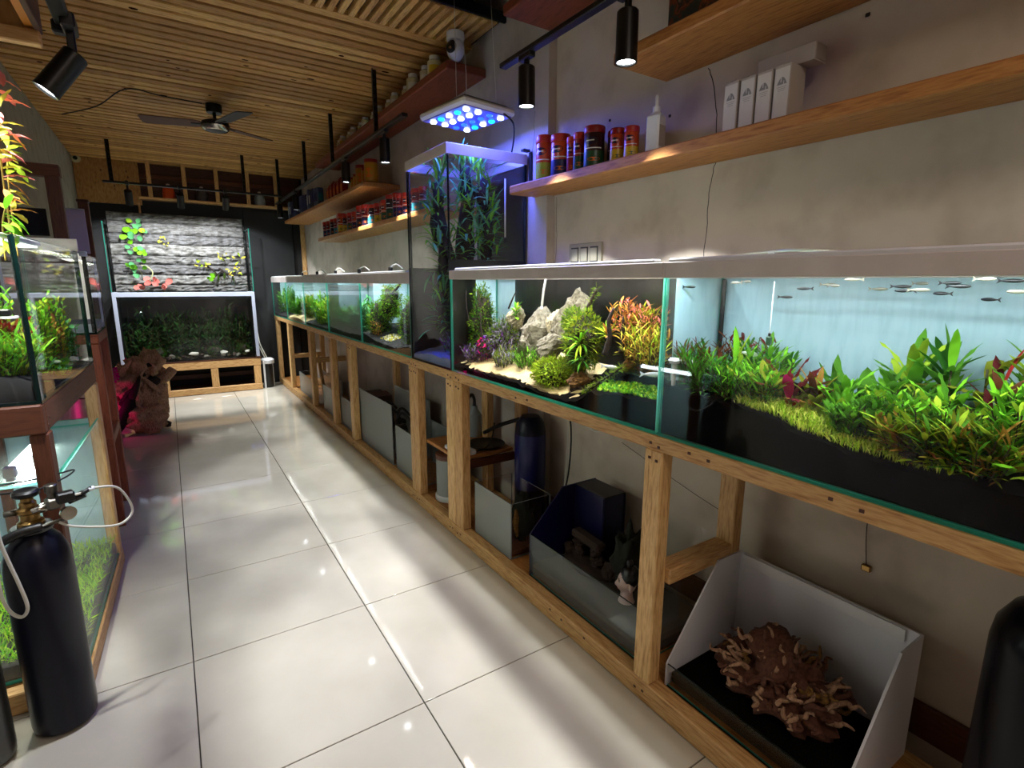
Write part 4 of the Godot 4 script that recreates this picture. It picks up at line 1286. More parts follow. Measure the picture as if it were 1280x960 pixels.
	put("body", box(Vector3(0.16, 0.30, 0.30), 0.004), M.umber_z, o, T(Vector3(0, 0.151, 0)))
	put("flap", box(Vector3(0.16, 0.004, 0.15), 0.001), M.brown_z, o, T(Vector3(0, 0.304, 0.07), R(0.1, 0, 0)))
	# cables and hooks at the wall under the big tanks
	o = thing("hanging_cable", "pale looped cable hanging at the wall above the blue-walled tank", "cable", Vector3(1.60, 0.82, -1.93))
	put("loop", tube(curve([Vector3(-0.10, -0.0, 0.03), Vector3(0.0, -0.10, 0.06), Vector3(0.0, -0.17, 0.11), Vector3(0.0, -0.20, 0.17), Vector3(0.0, -0.19, 0.22)], 7), 0.004, 6), M.hose, o)
	put("drop", tube(curve([Vector3(-0.10, 0.0, 0.02), Vector3(-0.02, -0.15, -0.0), Vector3(-0.02, -0.40, 0.0), Vector3(-0.05, -0.55, 0.02)], 7), 0.003, 6), M.hose, o)
	put("black_lead", tube(curve([Vector3(-0.10, 0.0, 0.05), Vector3(-0.04, -0.2, 0.05), Vector3(-0.05, -0.45, 0.05), Vector3(-0.12, -0.62, 0.06)], 7), 0.004, 6), M.rubber, o)
	o = thing("wall_hook", "small brass hook under the rail above the blue-walled tank", "hook", Vector3(1.60, 0.83, -1.58))
	put("wire", tube(curve([Vector3(0, 0.0, 0), Vector3(0, -0.05, 0.0), Vector3(-0.01, -0.07, 0.015), Vector3(-0.012, -0.055, 0.025)], 5), 0.004, 6), M.brass, o)
	put("plate", box(Vector3(0.02, 0.02, 0.02), 0.003), M.brass, o, T(Vector3(0.008, -0.0, 0)))
	o = thing("airline_valve", "small green airline valve hanging below the nearest rail", "valve", Vector3(1.40, 0.80, -0.455))
	put("stem", tube([Vector3(0, 0.03, 0), Vector3(0.002, -0.05, 0.004)], 0.0045, 8), M.glass_edge_dark, o)
	put("knob", box(Vector3(0.012, 0.016, 0.012), 0.004), M.glass_edge, o, T(Vector3(-0.010, -0.035, -0.004)))
	o = thing("brass_clip", "small brass clip on the wall behind the white-walled tank", "clip", Vector3(1.612, 0.49, -0.60))
	put("plate", box(Vector3(0.012, 0.02, 0.025), 0.003), M.brass, o)
	put("wire", tube(curve([Vector3(0, 0.0, 0), Vector3(0, 0.10, -0.012), Vector3(0, 0.22, -0.015)], 6), 0.0012, 5), M.crack, o)

func root_wood(called: String, label: String, at: Vector3, sd: int) -> void:
	var t := thing(called, label, "driftwood", at)
	put("lump", blob(Vector3(0.095, 0.085, 0.145), 0.9, 14.0, sd, 40), M.driftwood_red, t, T(Vector3(0, 0.045, 0)))
	put("lump", blob(Vector3(0.06, 0.06, 0.08), 0.8, 12.0, sd + 1, 22), M.driftwood_red, t, T(Vector3(0.02, 0.11, -0.03)))
	var g := RandomNumberGenerator.new()
	g.seed = sd
	for k in 110:
		var a := g.randf() * TAU
		var el := g.randf_range(0.0, 1.4)
		var d := Vector3(cos(a) * cos(el), sin(el), sin(a) * cos(el))
		var p := d * Vector3(0.10, 0.105, 0.15) * g.randf_range(0.9, 1.15) + Vector3(0, 0.045, 0)
		var pts := [p * 0.9]
		for s in 4:
			p += (d * 0.6 + Vector3(g.randfn() * 0.8, g.randfn() * 0.7, g.randfn() * 0.8)).normalized() * g.randf_range(0.012, 0.022)
			p.y = maxf(p.y, 0.006)
			pts.append(p)
		part("rootlet", tube(curve(pts, 3), [0.008, 0.0078, 0.007, 0.007, 0.0065, 0.006, 0.0058, 0.005, 0.0048, 0.004, 0.0035, 0.003, 0.002], 6), M[["driftwood_red", "driftwood", "stone_tan"][int(g.randf() * 2.3)]], t)

func arch_ornament(at: Vector3) -> void:
	var t := thing("arch_ornament", "brown stone arch ornament in front of the blue wall", "ornament", at)
	for z in [-0.055, 0.055]:
		for k in 3:
			put("pier_stone", crag(Vector3(0.032, 0.026, 0.030), 60 + k + int(z * 1000), 14), M.ornament_stone, t, T(Vector3(0, 0.022 + 0.032 * k, z)))
	put("lintel_stone", box(Vector3(0.05, 0.035, 0.17), 0.008), M.ornament_stone, t, T(Vector3(0, 0.122, 0.0), R(0.06, 0, 0)))
	put("base_stone", blob(Vector3(0.07, 0.02, 0.14), 0.4, 14, 8, 18), M.ornament_stone, t, T(Vector3(0, 0.010, 0)))
	for e in [[-0.11, 3], [0.115, 4], [0.15, 6]]:
		put("side_stone", crag(Vector3(0.035, 0.045, 0.032), e[1], 14), M.ornament_stone, t, T(Vector3(0.0, 0.036, e[0])))

func head_ornament(at: Vector3) -> void:
	var t := thing("head_ornament", "white-faced head ornament with black topknot hair", "ornament", at, -0.55)
	# face looks along -x, a little towards the viewer
	var st := st_new(false)
	var n := 22
	var rows := 18
	var pt := func(i: int, k: int) -> Vector3:
		var th := PI * i / rows
		var ph := TAU * (k % n) / n
		var d := Vector3(sin(th) * cos(ph), cos(th), sin(th) * sin(ph))
		if i == 0: d = Vector3.UP
		if i == rows: d = Vector3.DOWN
		var p := d * Vector3(0.036, 0.048, 0.032)
		if d.y < -0.1:
			p.z *= 1.0 + 0.35 * (d.y + 0.1)
			p.x *= 1.0 + 0.12 * (d.y + 0.1)
		var f := maxf(0.0, -d.x)
		var y := p.y
		var z := p.z
		p.x -= f * 0.010 * exp(-pow(z / 0.006, 2)) * exp(-pow((y + 0.004) / 0.012, 2))      # nose
		p.x += f * 0.005 * exp(-pow((absf(z) - 0.013) / 0.006, 2)) * exp(-pow((y - 0.010) / 0.006, 2))   # eye hollows
		p.x -= f * 0.004 * exp(-pow(z / 0.010, 2)) * exp(-pow((y + 0.023) / 0.004, 2))      # mouth
		return p
	for i in rows:
		for k in n:
			var a: Vector3 = pt.call(i, k)
			var b: Vector3 = pt.call(i, k + 1)
			var c: Vector3 = pt.call(i + 1, k + 1)
			var d: Vector3 = pt.call(i + 1, k)
			if i > 0: tri_out(st, a, b, c, Vector3.ZERO)
			if i < rows - 1: tri_out(st, a, c, d, Vector3.ZERO)
	put("face", done(st), M.china, t, T(Vector3(0, 0.075, 0)))
	put("neck", lathe([[0, 0], [0.030, 0], [0.024, 0.015], [0.020, 0.045], [0, 0.05]], 18), M.china, t)
	put("hair", blob(Vector3(0.038, 0.042, 0.037), 0.18, 60, 9, 22), M.hair_black, t, T(Vector3(0.010, 0.098, 0)))
	put("topknot", blob(Vector3(0.014, 0.018, 0.014), 0.15, 60, 3, 14), M.hair_black, t, T(Vector3(0.006, 0.148, 0)))
	for z in [-0.013, 0.013]:
		put("eye_line", box(Vector3(0.003, 0.0025, 0.012), 0.001), M.hair_black, t, T(Vector3(-0.0325, 0.085, z)))
		put("brow", box(Vector3(0.003, 0.0018, 0.014), 0.0008), M.hair_black, t, T(Vector3(-0.0335, 0.093, z), R(0.2 * signf(z), 0, 0)))
		put("ear", blob(Vector3(0.008, 0.020, 0.004), 0.1, 40, 5, 10), M.china, t, T(Vector3(0.006, 0.068, z * 2.4)))
	put("mouth", box(Vector3(0.003, 0.003, 0.013), 0.0012), M.lips, t, T(Vector3(-0.0345, 0.052, 0)))

func mossy_ornament(label: String, at: Vector3, h: float) -> void:
	var t := thing("mossy_ornament", label, "ornament", at)
	put("cone", blob(Vector3(0.055, h / 2, 0.055), 0.8, 16, 21, 26), M.moss_solid, t, T(Vector3(0, h / 2 - 0.01, 0)))
	put("foot", crag(Vector3(0.07, 0.03, 0.06), 9), M.ornament_stone, t, T(Vector3(0, 0.02, 0)))

# ---------------------------------------------------------------- things on the floor
func floor_things() -> void:
	# big navy gas cylinder with its regulator
	var p := Vector3(-0.382, 0.001, -1.86)
	var t := thing("gas_cylinder", "navy gas cylinder with brass valve and regulator standing on the tiles", "gas cylinder", p)
	put("body", lathe([[0, 0], [0.060, 0], [0.074, 0.012], [0.0765, 0.03], [0.0765, 0.50], [0.072, 0.545], [0.058, 0.585], [0.036, 0.612], [0.027, 0.62], [0, 0.62]], 40), M.cylinder_navy, t)
	put("collar", lathe([[0.024, 0.612], [0.046, 0.614], [0.048, 0.622], [0.044, 0.628], [0.024, 0.628]], 28), M.black_plastic, t)
	var v := put("valve", lathe([[0.024, 0.622], [0.030, 0.628], [0.030, 0.640], [0.022, 0.646], [0.022, 0.664], [0.026, 0.668], [0.026, 0.678], [0.019, 0.684], [0.019, 0.695], [0.014, 0.70], [0.014, 0.715], [0, 0.715]], 20), M.brass, t)
	put("hand_wheel", lathe([[0.0, 0.715], [0.026, 0.713], [0.031, 0.718], [0.031, 0.726], [0.026, 0.731], [0.0, 0.729]], 10), M.black_plastic, v)
	put("side_port", tube([Vector3(-0.02, 0.672, 0.0), Vector3(-0.05, 0.674, 0.01)], 0.009, 8), M.steel_dull, v)
	var r := put("regulator", box(Vector3(0.034, 0.034, 0.034), 0.006), M.steel_dull, t, T(Vector3(0.056, 0.686, 0.015), R(0, 0.3, 0)))
	put("inlet_nut", tube([Vector3(-0.045, -0.014, -0.006), Vector3(-0.012, -0.004, 0)], 0.012, 6), M.chrome, r)
	put("pressure_knob", lathe([[0, 0.016], [0.011, 0.016], [0.011, 0.030], [0.015, 0.032], [0.015, 0.052], [0.012, 0.055], [0, 0.055]], 14), M.steel_dull, r)
	put("solenoid", box(Vector3(0.040, 0.030, 0.028), 0.004), M.black_plastic, r, T(Vector3(0.024, 0.016, 0.022)))
	put("bubble_valve", tube([Vector3(0.03, -0.002, 0.01), Vector3(0.066, 0.012, 0.020)], [0.010, 0.012], 10), M.black_metal, r)
	put("gauge", lathe([[0, 0], [0.018, 0], [0.019, 0.004], [0.019, 0.014], [0, 0.014]], 18), M.chrome, r, T(Vector3(0.022, -0.030, 0.020), R(PI / 2, 0.2, 0)))
	put("lever", box(Vector3(0.07, 0.008, 0.016), 0.003), M.steel_dull, t, T(Vector3(0.055, 0.632, 0.02), R(0, 0.2, 0.08)))
	put("carry_handle", tube(curve([Vector3(0.03, 0.632, 0.04), Vector3(-0.02, 0.628, 0.05), Vector3(-0.08, 0.60, 0.055), Vector3(-0.14, 0.565, 0.06)], 6), 0.0125, 10), M.black_plastic, t)
	# clear tube in a big loop from the regulator
	var h := thing("clear_tube", "clear gas tube looping out from the regulator beside the low tank", "tube", p)
	put("loop", tube(curve([Vector3(0.085, 0.705, 0.04), Vector3(0.125, 0.703, 0.02), Vector3(0.150, 0.705, 0.0), Vector3(0.195, 0.690, -0.02), Vector3(0.220, 0.645, -0.02), Vector3(0.225, 0.605, -0.01), Vector3(0.195, 0.588, 0.02), Vector3(0.14, 0.598, 0.03), Vector3(0.09, 0.618, 0.04), Vector3(0.065, 0.636, 0.04)], 8), 0.0035, 8), M.hose, h)
	put("check_valve", tube([Vector3(0.118, 0.700, 0.024), Vector3(0.140, 0.7075, 0.004)], [0.006, 0.0065], 10), M.black_plastic, h)
	put("valve_glass", tube([Vector3(0.134, 0.7055, 0.010), Vector3(0.146, 0.707, 0.002)], 0.0062, 10), M.fish_white, h)
	# opaque air hose hanging over the cylinder from the upper tank
	h = thing("air_hose", "opaque white air hose hanging down over the navy gas cylinder", "hose", p)
	put("hose", tube(curve([Vector3(-0.055, 1.055, 0.03), Vector3(-0.050, 0.95, 0.06), Vector3(-0.043, 0.86, 0.075), Vector3(-0.046, 0.74, 0.082), Vector3(-0.048, 0.64, 0.085), Vector3(-0.040, 0.57, 0.083), Vector3(-0.028, 0.50, 0.083), Vector3(-0.020, 0.43, 0.083), Vector3(-0.034, 0.405, 0.083), Vector3(-0.055, 0.425, 0.080), Vector3(-0.066, 0.47, 0.078), Vector3(-0.066, 0.53, 0.078), Vector3(-0.060, 0.57, 0.076)], 8), 0.0045, 8), M.hose, h)
	put("suction_cup", lathe([[0, 0], [0.014, 0.0], [0.010, 0.010], [0, 0.012]], 14), M.black_plastic, h, T(Vector3(-0.055, 1.055, 0.026)))
	# grey cylinder half out of view
	t = thing("gas_cylinder", "dull grey gas cylinder standing on the tiles beside the navy one", "gas cylinder", Vector3(-0.535, 0.001, -1.79))
	put("body", lathe([[0, 0], [0.045, 0], [0.055, 0.012], [0.0565, 0.03], [0.0565, 0.32], [0.050, 0.365], [0.03, 0.395], [0.018, 0.40], [0, 0.40]], 32), M.cylinder_grey, t)
	put("valve", lathe([[0.016, 0.395], [0.018, 0.405], [0.018, 0.43], [0.012, 0.44], [0, 0.44]], 14), M.brass, t)
	# thin black cables in front of the low tank
	h = thing("power_cable", "thin black cables draped across the front of the low tank", "cable", L1(Vector3(-0.18, 0.70, 0.02)))
	put("lead", tube(curve([Vector3(-0.16, 0.035, 0.0), Vector3(-0.08, 0.032, 0.0), Vector3(0.0, 0.030, 0.0), Vector3(0.10, 0.028, -0.01), Vector3(0.17, 0.028, -0.03), Vector3(0.215, 0.022, -0.08), Vector3(0.20, 0.012, -0.05), Vector3(0.15, 0.008, 0.02), Vector3(0.10, -0.005, 0.03)], 8), 0.0025, 6), M.rubber, h)
	put("lead", tube(curve([Vector3(-0.16, -0.03, 0.0), Vector3(-0.08, 0.0, 0.012), Vector3(0.0, 0.012, 0.014), Vector3(0.10, 0.008, 0.02)], 8), 0.0032, 6), M.rubber, h)
	put("lead", tube(curve([Vector3(-0.16, -0.105, 0.01), Vector3(-0.08, -0.112, 0.012), Vector3(-0.02, -0.108, 0.02), Vector3(0.03, -0.106, 0.04)], 8), 0.003, 6), M.rubber, h)
	# black cylinder in the near corner of the long stand
	t = thing("gas_cylinder", "glossy black gas cylinder standing in front of the near end of the long row", "gas cylinder", Vector3(1.335, 0.064, -0.165))
	put("body", lathe([[0, 0], [0.085, 0], [0.098, 0.012], [0.100, 0.03], [0.100, 0.545], [0.095, 0.585], [0.075, 0.625], [0.045, 0.650], [0.03, 0.655], [0, 0.655]], 40), M.cylinder_black, t)
	v = put("valve", lathe([[0.028, 0.65], [0.032, 0.66], [0.032, 0.68], [0.022, 0.69], [0.022, 0.72], [0, 0.72]], 18), M.black_metal, t)
	put("lever", tube(curve([Vector3(0, 0.715, 0), Vector3(-0.03, 0.722, -0.05), Vector3(-0.04, 0.720, -0.10)], 5), 0.009, 8), M.black_plastic, t)
	put("lever_pin", tube([Vector3(-0.04, 0.722, -0.10), Vector3(-0.045, 0.752, -0.14)], 0.003, 6), M.steel_dull, t)
	# great driftwood root on the floor
	t = thing("driftwood_stump", "huge gnarled driftwood stump on the tiles before the terrarium", "driftwood", Vector3(-0.24, 0, -5.55))
	put("trunk", blob(Vector3(0.15, 0.26, 0.15), 0.8, 7.0, 14, 48), M.driftwood, t, T(Vector3(-0.03, 0.33, -0.05)))
	put("crown", blob(Vector3(0.11, 0.14, 0.10), 0.9, 9.0, 24, 36), M.driftwood, t, T(Vector3(0.03, 0.54, -0.08)))
	put("limb", blob(Vector3(0.17, 0.085, 0.11), 0.8, 9.0, 34, 40), M.driftwood, t, T(Vector3(-0.17, 0.43, 0.02), R(0, 0, 0.12)))
	put("foot", blob(Vector3(0.15, 0.12, 0.13), 0.75, 9.0, 44, 40), M.driftwood, t, T(Vector3(-0.03, 0.125, 0.14)))
	put("foot", blob(Vector3(0.09, 0.17, 0.09), 0.7, 9.0, 54, 32), M.driftwood, t, T(Vector3(0.06, 0.24, -0.02)))
	for hw in [[0.06, 0.44, 0.05, 0.05], [-0.09, 0.31, 0.09, 0.045], [-0.15, 0.25, 0.06, 0.05], [0.03, 0.57, 0.03, 0.035], [-0.02, 0.50, 0.05, 0.03]]:  # dark lumps stand for the shade inside holes in the wood
		put("shade_lump", blob(Vector3(hw[3], hw[3] * 0.8, hw[3]), 0.5, 20, int(hw[1] * 100), 18), M.driftwood_dark, t, T(Vector3(hw[0], hw[1], hw[2])))
	var wg := RandomNumberGenerator.new()
	wg.seed = 9
	for k in 46:
		var ang := wg.randf() * TAU
		var y0 := wg.randf_range(0.05, 0.5)
		var rr := 0.17 * sqrt(maxf(0.1, 1.0 - pow((y0 - 0.30) / 0.36, 2)))
		var q := Vector3(cos(ang) * rr - 0.03, y0, sin(ang) * rr * 0.95 - 0.02)
		var pts := [q]
		var twist := wg.randf_range(-0.5, 0.5)
		for j in 4:
			ang += twist * 0.45
			q += Vector3(cos(ang + PI / 2) * twist * 0.06 + cos(ang) * wg.randf_range(-0.025, 0.03), wg.randf_range(0.01, 0.06), sin(ang + PI / 2) * twist * 0.06 + sin(ang) * wg.randf_range(-0.025, 0.03))
			pts.append(q)
		var r0 := wg.randf_range(0.012, 0.032)
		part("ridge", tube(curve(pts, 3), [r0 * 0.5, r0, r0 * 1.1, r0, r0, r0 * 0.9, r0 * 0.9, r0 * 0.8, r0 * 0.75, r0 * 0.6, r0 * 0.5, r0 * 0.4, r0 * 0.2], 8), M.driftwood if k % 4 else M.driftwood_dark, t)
	put("stub", tube([Vector3(0.08, 0.42, 0.0), Vector3(0.15, 0.455, 0.02), Vector3(0.20, 0.51, 0.03), Vector3(0.215, 0.53, 0.03)], [0.05, 0.042, 0.042, 0.034], 12), M.driftwood, t)
	put("stub", tube([Vector3(0.06, 0.05, 0.0), Vector3(0.13, 0.03, 0.03), Vector3(0.15, 0.025, 0.03)], [0.04, 0.03, 0.02], 8), M.driftwood_dark, t)
	put("root", tube(curve([Vector3(-0.10, 0.30, 0.10), Vector3(-0.16, 0.20, 0.16), Vector3(-0.22, 0.10, 0.18), Vector3(-0.28, 0.04, 0.16)], 5), 0.05, 10), M.driftwood_dark, t)
	# magenta cloth and an unseen pink lamp that lights the stump
	t = thing("magenta_flower", "bright magenta paper flower ball pinned on the driftwood", "flower", Vector3(-0.455, 0.555, -5.25))
	put("ball", blob(Vector3(0.045, 0.06, 0.045), 0.4, 40, 3, 24), M.magenta_cloth, t)
	var g := RandomNumberGenerator.new()
	g.seed = 4
	for k in 26:
		var d := Vector3(g.randfn(), g.randfn(), g.randfn()).normalized()
		part("petal", leaf(0.03, 0.022, 0.9, 0.2, 4), leafy("petal_magenta", Color(0.75, 0.05, 0.48)), t, T(d * Vector3(0.04, 0.055, 0.04), Basis(Quaternion(Vector3.UP, d))))
	t = thing("unseen_grow_lamp", "small unseen magenta grow lamp, placed for the pink glow at the driftwood stump", "lamp", Vector3(-0.56, 0.26, -5.33))
	put("bulb", lathe([[0, -0.03], [0.02, -0.02], [0.025, 0.0], [0.016, 0.025], [0, 0.03]], 14), glow("grow_pink", Color(0.9, 0.05, 0.45), 3.0), t)
	put("socket", lathe([[0, 0.03], [0.014, 0.03], [0.014, 0.06], [0, 0.06]], 12), M.black_plastic, t)
	put("arm", tube([Vector3(0, 0.06, 0), Vector3(-0.05, 0.10, 0.0), Vector3(-0.138, 0.11, 0.0)], 0.006, 6), M.black_metal, t)
	var l := OmniLight3D.new()
	l.name = "bulb_light"
	l.light_color = Color(1.0, 0.10, 0.60)
	l.light_energy = 0.028
	l.light_size = 0.02
	l.omni_range = 12.0
	l.omni_attenuation = 2.0
	l.shadow_enabled = true
	t.add_child(l)
	# canister filter by the end wall
	t = thing("canister_filter", "white and black canister filter standing by the end wall corner", "filter", Vector3(0.955, 0.0, -7.06))
	put("body", lathe([[0, 0], [0.055, 0], [0.058, 0.01], [0.058, 0.29], [0.05, 0.30], [0, 0.30]], 24), M.black_plastic, t)
	put("head", lathe([[0, 0.30], [0.08, 0.30], [0.082, 0.305], [0.082, 0.345], [0.06, 0.365], [0, 0.37]], 24), M.white_plastic, t)
	for a in [2.3, -0.6]:
		put("clamp", box(Vector3(0.022, 0.34, 0.03), 0.004), M.white_plastic, t, T(Vector3(0.072 * cos(a), 0.17, 0.072 * sin(a))))
	for e in [0.0, 0.022]:
		put("hose", tube(curve([Vector3(-0.02 + e, 0.365, 0.0), Vector3(-0.05 + e, 0.44, 0.01), Vector3(-0.085 + e, 0.55, -0.02), Vector3(-0.09 + e, 0.70, -0.12)], 6), 0.007, 8), M.hose, t)
	t = thing("white_block", "white plastic block on the floor behind the driftwood stump", "block", Vector3(-0.53, 0.0, -5.75))
	put("body", box(Vector3(0.26, 0.06, 0.10), 0.006), M.white_plastic, t, T(Vector3(0, 0.031, 0)))
	put("cap", box(Vector3(0.05, 0.12, 0.05), 0.006), M.white_plastic, t, T(Vector3(-0.08, 0.12, 0)))

# ---------------------------------------------------------------- goods on the shelves
func shelf_top(z: float) -> float:   # top of the long shelf, which rises away from the viewer
	return 1.715 + 0.0200 + 0.010 * -(z + 0.8125)

func jar(label: String, at: Vector3, r: float, h: float, body: String, cap: String, low: String, turn: float, group := "") -> void:
	var t := thing("food_jar", label, "jar", at, turn, group)
	put("body", lathe([[0, 0], [r * 0.9, 0], [r * 0.97, 0.004], [r * 0.97, h * 0.80], [r * 0.9, h * 0.83], [0, h * 0.83]], 24), M[body], t)
	put("cap", lathe([[0, h * 0.83], [r * 0.98, h * 0.83], [r, h * 0.84], [r, h * 0.98], [r * 0.95, h], [0, h]], 24), M[cap], t)
	band(t, "label_band", r * 0.982, h * 0.06, h * 0.40, -1.35, 1.35, low)
	badge(t, r, h * 0.64, h * 0.085, 0.75)
	band(t, "label_stripe", r * 0.986, h * 0.45, h * 0.475, -1.0, 0.9, "print_white")
	# the picture on the label: a pale fish-like lozenge
	oval(t, "label_picture", r * 0.990, 0.15, h * 0.20, 0.62, h * 0.045, "print_orange" if low != "print_yellow" else "print_green")

func band(t: Node3D, called: String, r: float, y0: float, y1: float, a0: float, a1: float, m: String) -> void:
	# a strip of a printed sleeve; angle 0 faces the viewer (+z), -x side is negative
	var st := st_new(false)
	var n := 14
	for k in n:
		var b0 := lerpf(a0, a1, float(k) / n)
		var b1 := lerpf(a0, a1, float(k + 1) / n)
		var p := Vector3(sin(b0) * r, 0, cos(b0) * r)
		var q := Vector3(sin(b1) * r, 0, cos(b1) * r)
		quad_out(st, p + Vector3(0, y0, 0), q + Vector3(0, y0, 0), q + Vector3(0, y1, 0), p + Vector3(0, y1, 0), Vector3(0, (y0 + y1) / 2, 0))
	put(called, done(st), M[m], t)

func oval(t: Node3D, called: String, r: float, a: float, y: float, wa: float, hy: float, m: String) -> void:
	var st := st_new(false)
	var n := 16
	var c := Vector3(sin(a) * r, y, cos(a) * r)
	for k in n:
		var u := TAU * k / n
		var v := TAU * (k + 1) / n
		var p := Vector3(sin(a + wa * cos(u)) * r, y + hy * sin(u), cos(a + wa * cos(u)) * r)
		var q := Vector3(sin(a + wa * cos(v)) * r, y + hy * sin(v), cos(a + wa * cos(v)) * r)
		tri_out(st, c, p, q, Vector3(0, y, 0))
	put(called, done(st), M[m], t)

func badge(t: Node3D, r: float, y: float, hy: float, wa: float) -> void:
	oval(t, "label_badge", r * 0.990, -0.25, y, wa, hy, "print_navy")
	band(t, "badge_stroke", r * 0.993, y - hy * 0.12, y + hy * 0.18, -0.25 - wa * 0.55, -0.25 + wa * 0.55, "print_white")

func shelf_goods() -> void:
	# jars on the long shelf: [z, x, radius, height, body, cap, lower print, what sets it apart]
	var js := [
		[-2.045, 1.50, 0.039, 0.196, "jar_orange", "cap_orange", "print_lime", "tall orange food jar with a lime label, first from the tall tank"],
		[-1.925, 1.50, 0.043, 0.176, "jar_orange", "cap_orange", "print_blue", "wide orange food jar with a navy lower label and pale fish picture"],
		[-1.846, 1.50, 0.024, 0.151, "jar_red", "cap_orange", "jar_red", "slim red food jar between the wide orange jar and green-printed jars"],
		[-1.785, 1.49, 0.027, 0.154, "jar_red", "cap_orange", "print_green", "slim red food jar printed with green weeds, beside the slim plain one"],
		[-1.738, 1.53, 0.027, 0.152, "jar_red", "cap_red", "print_teal", "slim red food jar half hidden by the wide dark-red jar"],
		[-1.695, 1.49, 0.042, 0.158, "jar_dark", "cap_red", "print_green", "wide dark-red food jar with green weeds on its label"],
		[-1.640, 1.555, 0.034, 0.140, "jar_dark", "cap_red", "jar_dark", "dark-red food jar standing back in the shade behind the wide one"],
		[-1.575, 1.50, 0.028, 0.127, "jar_orange", "cap_red", "print_yellow", "orange food jar with a yellow lower label, first of the shorter pair"],
		[-1.500, 1.50, 0.028, 0.118, "jar_orange", "cap_orange", "print_yellow", "orange food jar with a yellow lower label, nearer the white bottle"],
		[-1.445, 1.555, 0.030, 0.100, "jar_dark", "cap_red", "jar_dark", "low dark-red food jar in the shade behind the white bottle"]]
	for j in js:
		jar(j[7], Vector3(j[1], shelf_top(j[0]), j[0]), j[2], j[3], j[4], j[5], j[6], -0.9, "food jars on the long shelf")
	# white pump bottle
	var z := -1.385
	var t := thing("pump_bottle", "square white bottle with a slim pump cap on the long shelf", "bottle", Vector3(1.50, shelf_top(z), z), 0.2)
	put("body", box(Vector3(0.052, 0.130, 0.052), 0.006), M.bottle_white, t, T(Vector3(0, 0.065, 0)))
	put("shoulder", lathe([[0.024, 0.130], [0.014, 0.140], [0.014, 0.158], [0.009, 0.160], [0, 0.160]], 18), M.bottle_white, t)
	put("pump", lathe([[0.007, 0.158], [0.007, 0.190], [0.004, 0.197], [0, 0.198]], 14), M.bottle_white, t)
	put("label", box(Vector3(0.040, 0.07, 0.0008), 0.0), M.carton, t, T(Vector3(0, 0.06, 0.0262)))
	# four cartons and one laid across them
	var zs := [-1.074, -1.020, -0.968, -0.915]
	var logo := carton_print()
	for i in 4:
		var c := thing("carton", "%s white upright carton from the cracked wall side" % ORD[i], "carton", Vector3(1.515, shelf_top(zs[i]), zs[i]), 0.0, "white cartons on the long shelf")
		put("body", box(Vector3(0.075, 0.148, 0.046), 0.0015), M.carton, c, T(Vector3(0, 0.074, 0)))
		var st := st_new()
		var w := 0.021
		var h := 0.066
		var uv := [Vector2(0, 1), Vector2(1, 1), Vector2(1, 0), Vector2(0, 0)]
		var q := [Vector3(-0.0379, 0.074 - h, -w), Vector3(-0.0379, 0.074 - h, w), Vector3(-0.0379, 0.074 + h, w), Vector3(-0.0379, 0.074 + h, -w)]
		for e in [[0, 2, 1], [0, 3, 2]]:
			for k in e:
				st.set_uv(uv[k])
				st.add_vertex(q[k])
		put("printed_face", done(st), logo, c)
		put("seam", box(Vector3(0.077, 0.0012, 0.002), 0.0), M.carton_shade, c, T(Vector3(0, 0.1482, 0)))
	t = thing("carton", "white carton laid flat across the tops of the upright cartons", "carton", Vector3(1.545, shelf_top(-0.95) + 0.149, -0.935), 0.0)
	put("body", box(Vector3(0.060, 0.045, 0.165), 0.0015), M.carton, t, T(Vector3(0, 0.0235, 0)))
	put("end_flap", box(Vector3(0.052, 0.038, 0.002), 0.0), M.carton_shade, t, T(Vector3(0, 0.0235, 0.0835)))
	# dark flat case further along
	t = thing("flat_case", "dark flat case lying along the bright end of the long shelf", "case", Vector3(1.555, shelf_top(-0.62), -0.62))
	put("body", box(Vector3(0.06, 0.014, 0.34), 0.004), M.black_plastic, t, T(Vector3(0, 0.0085, 0)))
	put("clasp", box(Vector3(0.004, 0.008, 0.03), 0.001), M.chrome, t, T(Vector3(-0.031, 0.008, 0.05)))
	# printed picture board on the upper shelf
	t = thing("picture_board", "teal and rust printed picture board on the upper shelf", "picture", Vector3(1.54, 2.0605, -1.12))
	put("board", box(Vector3(0.03, 0.26, 0.52), 0.003), picture_print(), t, T(Vector3(0, 0.131, 0)))
	put("frame", box(Vector3(0.034, 0.012, 0.53), 0.002), M.brown_z, t, T(Vector3(0, 0.006, 0)))
	# small white bottles on the high shelf
	for i in 14:
		var zz := -2.95 - 0.155 * i
		var big := i < 3
		t = thing("small_bottle", "%s small white bottle along the high shelf, counted from its near end" % ORD[i], "bottle", Vector3(1.39 + 0.02 * (i % 2), 2.4325, zz), 0.0, "white bottles on the high shelf")
		var r := 0.040 if big else 0.030
		var h := 0.105 if big else 0.085
		put("body", lathe([[0, 0], [r * 0.95, 0], [r, 0.004], [r, h * 0.72], [r * 0.6, h * 0.82], [0, h * 0.82]], 16), M.bottle_cream, t)
		put("cap", lathe([[0, h * 0.80], [r * 0.72, h * 0.80], [r * 0.72, h], [0, h]], 16), M.bottle_white, t)
		band(t, "label_band", r * 1.01, h * 0.12, h * 0.5, -1.3, 1.3, "print_white" if i % 3 else "print_yellow")
